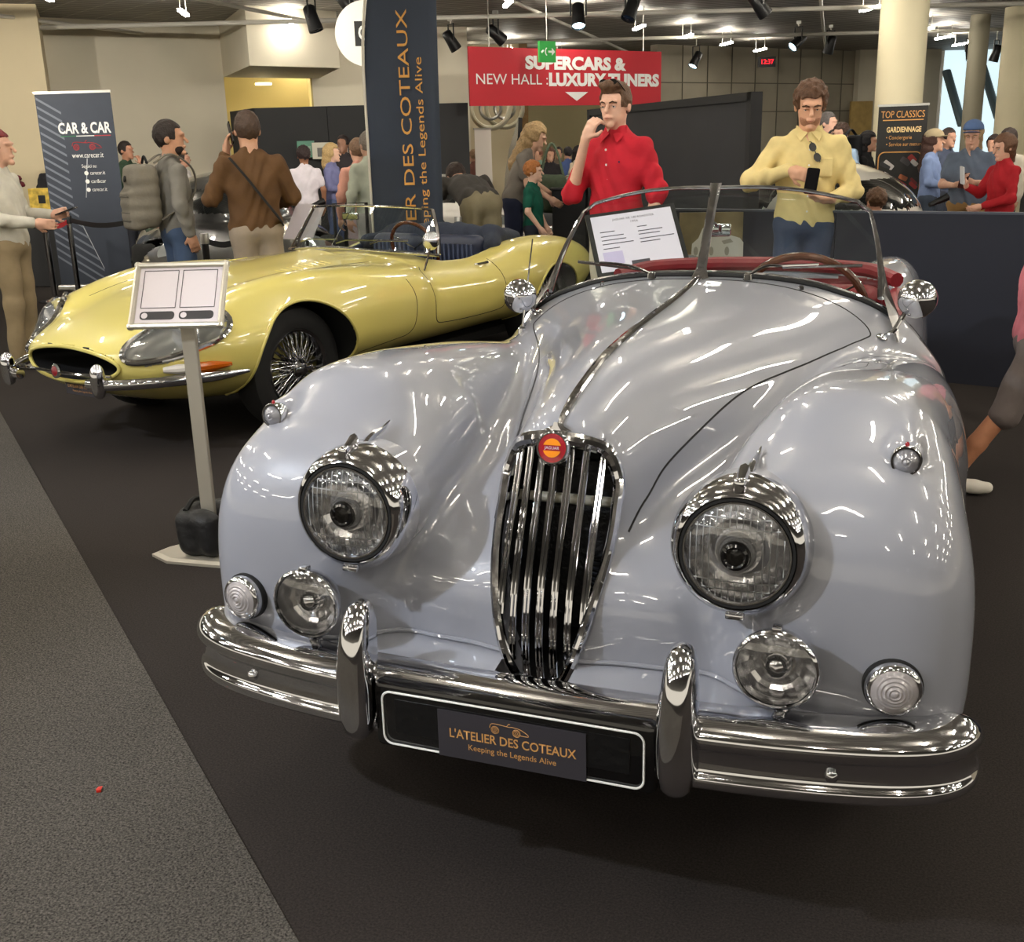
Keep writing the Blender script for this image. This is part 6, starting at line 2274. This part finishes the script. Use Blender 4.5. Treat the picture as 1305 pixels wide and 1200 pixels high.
# round white hanging sign behind the flag
p = at(467, 43, 11.2)
RS = empty('round_sign', tuple(p), 0, 'round white hanging sign partly hidden by the feather flag', 'sign')
nr2 = (Vector(CAM_P) - p)
nr2.z = 0
nr2.normalize()
MB().lathe([(.32, -.02), (.32, .02)], (0, 0, 0), nr2, 40).build('disc', mat('white_sign', (222, 220, 210), .6), RS)
e2 = Vector((-nr2.y, nr2.x, 0))
MB().prism([(-.12, -.12), (.12, -.12), (.12, .12), (-.12, .12)], nr2 * .021, e2, UPZ, nr2, .002).build('print_square', SPOT_BLACK, RS)
text('Ca', nr2 * .026, e2, UPZ, .20, WHITE_PRINT, RS, width=.17, bold=.004)
MB().cyl((0, 0, .3), (0, 0, CEIL - p.z), .006, n=6).build('hanger', ALU, RS)

# ---- red hanging banner
tl, tr, bl, br = at(596, 57, 14.6), at(842, 68, 16.4), at(599, 132, 14.6), at(842, 135, 16.4)
zt, zb = (tl.z + tr.z) / 2, (bl.z + br.z) / 2
a, b = Vector((tl.x, tl.y, 0)), Vector((tr.x, tr.y, 0))
ex = (b - a).normalized()
w = (b - a).length
nr = Vector((ex.y, -ex.x, 0))
RB = empty('hanging_banner', tuple((a + b) / 2 + Vector((0, 0, zb))), 0, 'large red banner reading SUPERCARS & LUXURY TUNERS', 'banner')
h = zt - zb
MB().box((0, 0, h / 2), (w, .03, h), math.atan2(ex.y, ex.x)).build('sheet', mat('red_banner', (178, 34, 46), .6, noise=.04, nscale=1), RB)
o = lambda x, z: ex * (x * w) + nr * .02 + Vector((0, 0, z * h))
text('SUPERCARS &', o(.03, .74), ex, UPZ, h * .30, WHITE_PRINT, RB, width=w * .53, bold=.012)
text('NEW HALL :', o(-.295, .45), ex, UPZ, h * .26, WHITE_PRINT, RB, width=w * .35)
text('LUXURY TUNERS', o(.185, .45), ex, UPZ, h * .30, WHITE_PRINT, RB, width=w * .60, bold=.012)
MB().prism([(-.03 * w, .24 * h), (.09 * w, .24 * h), (.03 * w, .08 * h)][::-1], nr * .018, ex, UPZ, nr, .003).build('arrow', WHITE_PRINT, RB)
for s in (-.4, .4):
    MB().cyl(ex * (s * w) + Vector((0, 0, h)), ex * (s * w) + Vector((0, 0, CEIL - zb)), .008, n=6).build('hanger', ALU, RB)
p = at(697, 66, 13.8)
XS = empty('exit_sign', tuple(p), 0, 'green hanging emergency exit sign in front of the red banner', 'sign')
MB().box((0, 0, 0), (.25, .04, .25), math.atan2(ex.y, ex.x)).build('panel', mat('exit_green', (46, 140, 62), .5, emit=(40, 150, 60), estr=.25), XS)
q = nr * .024
MB().prism([(.005, -.012), (.06, -.012), (.06, -.045), (.11, .0), (.06, .045), (.06, .012), (.005, .012)], q, ex, UPZ, nr, .002).build('arrow', WHITE_PRINT, XS)
MB().tube([q + ex * -.10 + UPZ * -.01, q + ex * -.07 + UPZ * .015], .012, 6).build('runner_body', WHITE_PRINT, XS)
MB().tube([q + ex * (-.01 + .03 * math.cos(t)) + UPZ * (.045 * math.sin(t)) for t in np.linspace(1.9, 4.4, 9)], .007, 6).build('door_curve', WHITE_PRINT, XS)
MB().cyl((0, 0, .12), (0, 0, CEIL - p.z), .006, n=6).build('hanger', ALU, XS)
# ring lamps under the banner
for u, v, D, lab in ((625, 138, 19.5, 'round white ring lamp below the red banner left end'), (643, 138, 20.5, 'second white ring lamp just right of the first')):
    p = at(u, v, D)
    nn = Vector(CAM_P) - p
    nn.z = 0
    nn.normalize()
    ee = Vector((-nn.y, nn.x, 0))
    r_ = .34
    e = empty('ring_lamp', tuple(p), 0, lab, 'lamp')
    MB().tube([ee * r_ * math.cos(t) + UPZ * r_ * math.sin(t) for t in np.linspace(0, 2 * PI, 33)[:-1]], .06, 8, closed=True, flat=.6).build('ring', mat('lamp_white', (224, 216, 190), .5), e, True)
    MB().tube([ee * r_ * .55 * math.cos(t) + UPZ * r_ * .55 * math.sin(t) for t in np.linspace(0, 2 * PI, 25)[:-1]], .03, 6, closed=True).build('inner_ring', ALU, e, True)
    MB().cyl((0, 0, r_), (0, 0, CEIL - p.z), .008, n=6).build('hanger', ALU, e)

WR, ex_, nr_, w_ = banner('roll_up_banner', 'narrow blank white roll-up banner behind the bending man', 605, 626, 16.4, 1.64, .08, mat('white_banner', (214, 206, 196), .6), True, 16.6)
# ---- TOP CLASSICS banner
TC, ex, nr, w = banner('roll_up_banner', 'black roll-up banner with gold lettering in front of the column', 1118, 1181, 11.8, 1.70, .08, mat('black_banner', (24, 22, 20), .5), True, 11.6)
o = lambda x, z: ex * (x * w) + nr * .007 + Vector((0, 0, z))
GOLD2 = mat('banner_gold', (206, 150, 84), .5)
text('TOP CLASSICS', o(0, 1.615), ex, UPZ, .10, GOLD2, TC, width=w * .88)
MB().prism([(-.40 * w, 1.555), (.42 * w, 1.555), (.42 * w, 1.565), (-.40 * w, 1.565)], nr * .005, ex, UPZ, nr, .001).build('underline', GOLD2, TC)
text('GARDIENNAGE', o(.04, 1.46), ex, UPZ, .075, mat('banner_cream', (226, 196, 140), .5), TC, width=w * .70, bold=.002)
text('• Conciergerie', o(-.05, 1.38), ex, UPZ, .055, GOLD2, TC, width=w * .52)
text('• Service sur mesure', o(.07, 1.31), ex, UPZ, .055, GOLD2, TC, width=w * .74)
MB().tube([ex * (x * 1) + nr * .006 + Vector((0, 0, .92 + z)) for x, z in rrect(w * .44, .31, .06)], .006, 6, closed=True).build('print_border', GOLD2, TC, True)
rnd = random.Random(3)
cols = [(150, 40, 36), (196, 170, 60), (60, 56, 60), (176, 170, 168), (150, 84, 50), (40, 40, 44), (110, 30, 30), (90, 100, 110)]
for i in range(26):
    x, z = rnd.uniform(-.33, .33) * w, rnd.uniform(.66, 1.17)
    s1, s2 = rnd.uniform(.03, .06), rnd.uniform(.015, .03)
    an = -.7 + rnd.uniform(-.3, .3)
    ca, sa = math.cos(an), math.sin(an)
    MB().prism([(x + px * ca - pz * sa, z + px * sa + pz * ca) for px, pz in rrect(s1, s2, .012, 2)], nr * (.005 + .0003 * i), ex, UPZ, nr, .0005).build('print_shape', mat('print_tone_%d' % (i % 8), cols[i % 8], .5), TC)

# ---- stanchions and belts
def stanchion(u, D, h, m, label, grp):
    p = ground(u, D)
    e = empty('stanchion', tuple(p), 0, label, 'stanchion', grp)
    MB().lathe([(.16, 0), (.16, .012), (.06, .03), (.03, .05)], (0, 0, 0), (0, 0, 1), 24).build('base', m, e, True)
    MB().lathe([(.028, .03), (.028, h - .06)], (0, 0, 0), (0, 0, 1), 18).build('post', m, e, True)
    MB().lathe([(.033, h - .08), (.033, h - .01), (.028, h)], (0, 0, 0), (0, 0, 1), 18).build('belt_head', SPOT_BLACK if m is not SPOT_BLACK else ALU, e, True)
    return p


s1 = stanchion(44, 10.8, .86, CHROME, 'chrome stanchion nearest the left edge', 'chrome stanchions')
s2 = stanchion(76, 11.1, .84, CHROME, 'chrome stanchion in front of the striped roll-up banner', 'chrome stanchions')
s3 = stanchion(249, 8.4, .82, SPOT_BLACK, 'black stanchion beside the man in brown', 'black stanchions')
s4 = stanchion(580, 9.3, .84, SPOT_BLACK, 'black stanchion right of the feather flag', 'black stanchions')


def belt(a, b, z0, z1, m, label):
    a, b = Vector((a.x, a.y, z0)), Vector((b.x, b.y, z1))
    mid = [a.lerp(b, t) - Vector((0, 0, .05 * math.sin(PI * t))) for t in np.linspace(0, 1, 9)]
    V = [tuple(q + Vector((0, 0, s))) for q in mid for s in (.024, -.024)]
    ob = mesh_obj('barrier_belt', V, [(2 * i, 2 * i + 1, 2 * i + 3, 2 * i + 2) for i in range(8)], m)
    sl = ob.modifiers.new('thickness', 'SOLIDIFY')
    sl.thickness = .003
    return tag(ob, label, 'belt')


belt(s1, s2, .80, .79, mat('red_belt', (196, 60, 64), .6), 'red barrier belt between the two chrome stanchions')
belt(ground(-40, 10.4), s1, .86, .82, mat('red_belt'), 'red barrier belt leaving the picture at left')
belt(s2, ground(158, 10.2), .80, .82, mat('black_belt', (24, 24, 26), .6), 'black barrier belt across the striped roll-up banner')
belt(s3, ground(300, 8.6), .77, .77, mat('black_belt'), 'black barrier belt behind the man in brown')
belt(ground(560, 9.2), s4, .80, .80, mat('black_belt'), 'black barrier belt from flag to black stanchion')

# ---- notice board in the cockpit, poster on the partition, plinth
c4 = [at(752, 278, 4.62), at(850, 264, 4.62), at(734, 335, 4.50), at(838, 326, 4.50)]
tl, ex, ey, w, h = quad_frame(c4[0], c4[1], c4[2])
ey = (ey - ex * ey.dot(ex)).normalized()
nz_ = ey.cross(ex)
NB = empty('notice_board', tuple(tl), 0, 'white notice sheet in a black frame behind the grey car windscreen', 'notice board')
w, h = w * 1.04, h * 1.22
MB().prism([(-.02, -.02), (w + .02, -.02), (w + .02, h + .02), (-.02, h + .02)], (0, 0, 0), ex, ey, -nz_, .012).build('frame', SPOT_BLACK, NB)
MB().prism([(0, 0), (w, 0), (w, h), (0, h)], nz_ * .001, ex, ey, nz_, .001).build('sheet', mat('white_sheet', (216, 210, 224), .5), NB)
o = lambda x, y: ex * (x * w) + ey * (y * h) + nz_ * .003
INK = mat('ink', (70, 66, 74), .7)
text('JAGUAR XK 140 ROADSTER', o(.52, .10), ex, -ey, .016, INK, NB, width=w * .52)
text('1956', o(.52, .17), ex, -ey, .016, INK, NB, width=w * .09)
for x0, x1, y in ((.08, .26, .30), (.08, .36, .38), (.08, .38, .45), (.08, .46, .52), (.08, .28, .60), (.54, .66, .28), (.54, .84, .36), (.54, .80, .42), (.54, .96, .50), (.54, .78, .56)):
    MB().tube([o(x0, y), o(x1, y)], .0016, 4).build('text_line', INK, NB)
MB().prism([(.06 * w, .66 * h), (.30 * w, .66 * h), (.30 * w, .88 * h), (.06 * w, .88 * h)], nz_ * .002, ex, ey, nz_, .0005).build('print_box', mat('lilac_print', (190, 180, 214), .6), NB)
MB().prism([(.38 * w, .86 * h), (.60 * w, .86 * h), (.60 * w, .94 * h), (.38 * w, .94 * h)], nz_ * .002, ex, ey, nz_, .0005).build('caption_bar', INK, NB)

pa, pb = at(866, 271, 7.05), at(966, 274, 6.95)
PO = empty('framed_poster', tuple(pa), 0, 'framed photograph of a white classic car leaning behind the cockpit', 'poster')
ex = (pb - pa)
ex.z = 0
w = ex.length
ex.normalize()
nr = Vector((ex.y, -ex.x, 0))
h = .36
f = lambda x, z, k=.004: ex * (x * w) + nr * k + Vector((0, 0, -z * h))
MB().prism([(0, 0), (w, 0), (w, -h), (0, -h)], nr * -.02, ex, UPZ, nr, .022).build('print', mat('poster_brown', (116, 104, 72), .5, noise=.35, nscale=5), PO)
MB().prism([(0, -.72 * h), (w, -.72 * h), (w, -h), (0, -h)], nr * .0025, ex, UPZ, nr, .0006).build('print_floor', mat('poster_floor', (140, 108, 70), .5, noise=.2, nscale=8), PO)
CW = mat('poster_white', (198, 196, 186), .5)
body = [(.16, .78), (.17, .55), (.25, .45), (.30, .28), (.40, .20), (.50, .20), (.56, .40), (.66, .40), (.78, .45), (.84, .55), (.85, .75), (.80, .86), (.30, .90)]
MB().prism([(x * w, -z * h) for x, z in body[::-1]], nr * .0035, ex, UPZ, nr, .0008).build('print_car', CW, PO)
MB().prism([(x * w, -z * h) for x, z in [(.30, .44), (.34, .28), (.49, .26), (.53, .42)][::-1]], nr * .0046, ex, UPZ, nr, .0006).build('print_window', mat('poster_glass', (96, 96, 88), .5), PO)
MB().prism([(x * w, -z * h) for x, z in [(.55, .50), (.66, .46), (.70, .52), (.58, .56)][::-1]], nr * .0046, ex, UPZ, nr, .0006).build('print_louvre', mat('poster_shade', (150, 146, 134), .5), PO)
for k in range(3):
    MB().prism([((.22 + .2 * k + .03 * math.cos(t)) * w, (-.68 + .08 * math.sin(t)) * h) for t in np.linspace(0, 2 * PI, 13)[:-1]], nr * .0048, ex, UPZ, nr, .0006).build('print_lamp', mat('poster_shade'), PO)

q = ground(726, 10.9)
PL = empty('black_plinth', tuple(q), .25, 'black cloth-covered plinth left of the man in red', 'plinth')
MB().box((0, 0, .49), (.34, .40, .98), bev=.012).build('cloth_cover', BLACK_BOARD, PL)
MB().box((0, 0, .985), (.38, .44, .02), bev=.004).build('top', SPOT_BLACK, PL)

# ---- table at the left edge with plant, vase and box
q = ground(8, 12.4)
TB = empty('table', tuple(q), .3, 'black-draped table at the left edge', 'table')
MB().box((0, 0, .40), (1.3, .6, .80), bev=.01).build('cloth_cover', BLACK_BOARD, TB)
MB().box((0, 0, .81), (1.34, .64, .03)).build('table_top', SPOT_BLACK, TB)
vp = q + Vector((-.05, 0, .826))
VS = empty('flower_vase', tuple(vp), 0, 'white vase of dark red flowers on the black table', 'vase')
MB().lathe([(.05, 0), (.075, .06), (.07, .16), (.05, .2), (.055, .22)], (0, 0, 0), (0, 0, 1), 20).build('vase', mat('white_ceramic', (220, 216, 206), .25), VS, True)
rr = random.Random(5)
for k in range(16):
    c = Vector((rr.uniform(-.13, .13), rr.uniform(-.1, .1), .30 + rr.uniform(-.03, .08)))
    MB().lathe([(.01, -.03), (.045, -.01), (.05, .01), (.03, .035), (.0, .04)], c, (c.x, c.y, .4), 8, False, False).build('flower', mat('dark_red_petals', (92, 20, 30), .7), VS, True)
yp = q + Vector((.42, .06, .826))
YB = empty('gift_box', tuple(yp), .3, 'yellow patterned box with a dark label on the black table', 'box')
MB().box((0, 0, .13), (.30, .16, .26)).build('box_body', mat('yellow_pattern', (196, 166, 66), .5, noise=.5, nscale=14), YB)
MB().box((0, -.083, .14), (.08, .006, .09)).build('box_label', SPOT_BLACK, YB)

# ---- cars behind
CAR_GLASS = mat('car_window_glass', (16, 19, 20), .05, coat=1)


def back_car(label, loc, rz, paint, L=4.4, W=1.85, H=1.22, belt_=.80, h=.034):
    root = empty('parked_car', (loc[0], loc[1], 0), rz, label, 'car')
    hw, hl = W / 2, L / 2

    def lower(P):
        X, y, z = np.abs(P[:, 0]), P[:, 1], P[:, 2]
        top = interp(y, [-hl, -hl * .75, -hl * .3, hl * .4, hl * .8, hl], [belt_ - .20, belt_ - .10, belt_ + .02, belt_ + .06, belt_ + .06, belt_ - .02])
        zc = .45
        hh = np.where(z > zc, top - zc, .27)
        rad = np.sqrt(X ** 2 + (z - zc) ** 2 + y ** 2 * .3)
        return superell(X / hw, (z - zc) / hh, y / hl, 3.0, 4.0, rad)

    def cabin(P):
        X, y, z = np.abs(P[:, 0]), P[:, 1], P[:, 2]
        return ellip(np.stack([X, y - .25, z], 1), (0, 0, belt_ - .06), (hw * .80, hl * .60, H - belt_ + .06))

    def fn(P):
        X, y, z = np.abs(P[:, 0]), P[:, 1], P[:, 2]
        d = smin(lower(P), cabin(P), .07)
        for s in (-1, 1):
            ar = np.maximum(np.hypot(y - s * L * .295, z - .33) - .36, hw * .55 - X)
            d = smax(d, -ar, .015)
        return d
    V, Q, N = sdf_mesh(fn, (-hw - .08, -hl - .08, .12), (hw + .08, hl + .08, H + .08), h, 1)
    Cc = V[Q].mean(1)
    nz = N[Q].mean(1)
    y, z = Cc[:, 1], Cc[:, 2]
    glass = (z > belt_ + .075) & ((nz[:, 2] < .93) & (z < H - .15)) & (lower(Cc) > .02) & (np.abs(np.abs(y - .25) - .62) > .05)
    sub_mesh('body_shell', V, Q, N, ~glass, paint, root)
    sub_mesh('windows', V, Q, N, glass, CAR_GLASS, root)
    for yy in (-1, 1):
        for s in (-1, 1):
            w = bpy.data.objects.new('wheel', None)
            link(w, root)
            w.location = ((hw - .11) * s, yy * L * .295, .33)
            MB().lathe([(.21, -.1), (.31, -.1), (.33, -.07), (.33, .07), (.31, .1), (.21, .1)], (0, 0, 0), (1, 0, 0), 28, False, False).build('tyre', TYRE, w, True)
            MB().lathe([(.215, -.09), (.20, 0), (.215, .09)], (0, 0, 0), (1, 0, 0), 28, False, False).build('rim', ALU, w, True)
            for k in range(5):
                t = 2 * PI * k / 5
                MB().tube([(.07 * s, 0, 0), (.085 * s, .2 * math.cos(t), .2 * math.sin(t))], [.035, .025], 6, flat=.5).build('wheel_spoke', ALU, w, True)
    for s in (-1, 1):
        c = drop(fn, np.array([[hw * .66 * s, -hl - .3, .60]]), 1, -1, .0, reach=1.2)[0]
        MB().lathe([(.10, -.02), (.095, .012), (.0, .022)], tuple(c), (.35 * s, -1, .25), 20).build('headlamp', mat('head_lamp_clear', (210, 214, 216), .08, .6), root, True)
        c = drop(fn, np.array([[hw * .66 * s, hl + .3, .66]]), 1, 1, .0, reach=1.2)[0]
        MB().box(tuple(c), (.24, .05, .06), bev=.01).build('tail_lamp', mat('tail_lamp_red', (140, 16, 20), .2, coat=1), root, True)
        MB().tube([(hw * .80 * s, -.35, belt_ + .06), (hw * .98 * s, -.32, belt_ + .12)], [.02, .035], 8).build('door_mirror', SPOT_BLACK, root, True)
    MB().box((0, -hl + .03, .40), (W * .5, .06, .12), bev=.02).build('air_intake', SPOT_BLACK, root, True)
    MB().box((0, -hl - .015, .50), (.44, .012, .10)).build('number_plate', mat('plate_black', (18, 18, 20), .5), root)
    return root


DKP = mat('dark_grey_car_paint', (40, 40, 40), .3, coat=1, coat_rough=.02)
BKP = mat('black_car_paint', (14, 14, 15), .3, coat=1, coat_rough=.02)
WHP = mat('white_car_paint', (214, 210, 202), .3, coat=1, coat_rough=.02)
back_car('dark grey sports car behind the man in brown', ground(285, 11.0), .66, DKP, 4.5, 1.9, 1.24)
back_car('black sports car behind the black plinth', ground(775, 13.6), .40, BKP, 4.5, 1.95, 1.12, .74)
wc = back_car('white sports car with raised door behind the bending man', ground(560, 13.0), .47, WHP, 4.4, 1.9, 1.10, .74)
dr_ = MB()
dr_.prism([(0, 0), (.95, .0), (1.0, .35), (.35, .62), (.1, .45)], Vector((.80, .55, .72)), Vector((.15, -.55, .82)), Vector((.1, .8, .55)), Vector((1, .1, -.1)), .05)
rd = dr_.build('raised_door', BKP, wc)
MB().tube([(.86, .55, .72), (.86 + .15, .55 - .55, .72 + .82)], .025, 6).build('door_edge', WHP, rd, True)
back_car('low white supercar behind the navy partition', ground(1060, 9.6), .50, WHP, 4.5, 1.95, 1.22, .76)
# paper sheet propped on the dark car
p = at(388, 283, 8.2)
PS = empty('paper_sheet', tuple(p), 0, 'white information sheet propped up in front of the dark car', 'paper')
MB().prism([(-.11, -.15), (.11, -.15), (.11, .15), (-.11, .15)], (0, 0, 0), Vector((.85, .45, -.1)), Vector((.35, .2, .85)), Vector((.3, -.9, .1)), .003).build('sheet', mat('white_sheet'), PS)
MB().cyl((0, .02, -.12), (0, .02, -p.z), .012, n=8).build('support_post', SPOT_BLACK, PS, True)
MB().lathe([(.14, 0), (.14, .012), (.02, .02)], (0, .02, -p.z), (0, 0, 1), 20).build('support_base', SPOT_BLACK, PS, True)
# rail in front of the exhibit wall
q0, q1 = ground(420, 9.2), ground(462, 9.2)
RL = empty('black_rail', tuple((q0 + q1) / 2), 0, 'black metal rail left of the feather flag', 'rail')
q0, q1 = q0 - Vector(RL.location), q1 - Vector(RL.location)
MB().tube([q0, q0 + UPZ * .98, q1 + UPZ * .98, q1], .016, 8).build('rail_frame', SPOT_BLACK, RL, True)
# warm lamp of the corridor under the bulkhead
p = at(336, 109, 19.0)
CLM = empty('downlight', (p.x, p.y, 2.52), 0, 'small round downlight in the yellow corridor', 'ceiling light')
MB().lathe([(.14, 0), (.14, .03)], (0, 0, 0), (0, 0, 1), 20).build('lamp_disc', mat('downlight_glow', (255, 236, 190), .4, emit=(255, 230, 170), estr=10), CLM)
L = bpy.data.lights.new('downlight_beam', 'POINT')
L.energy = 40
L.color = (1, .85, .5)
L.shadow_soft_size = .12
lo = bpy.data.objects.new('downlight_beam', L)
link(lo, CLM)
lo.location = (0, 0, -.15)
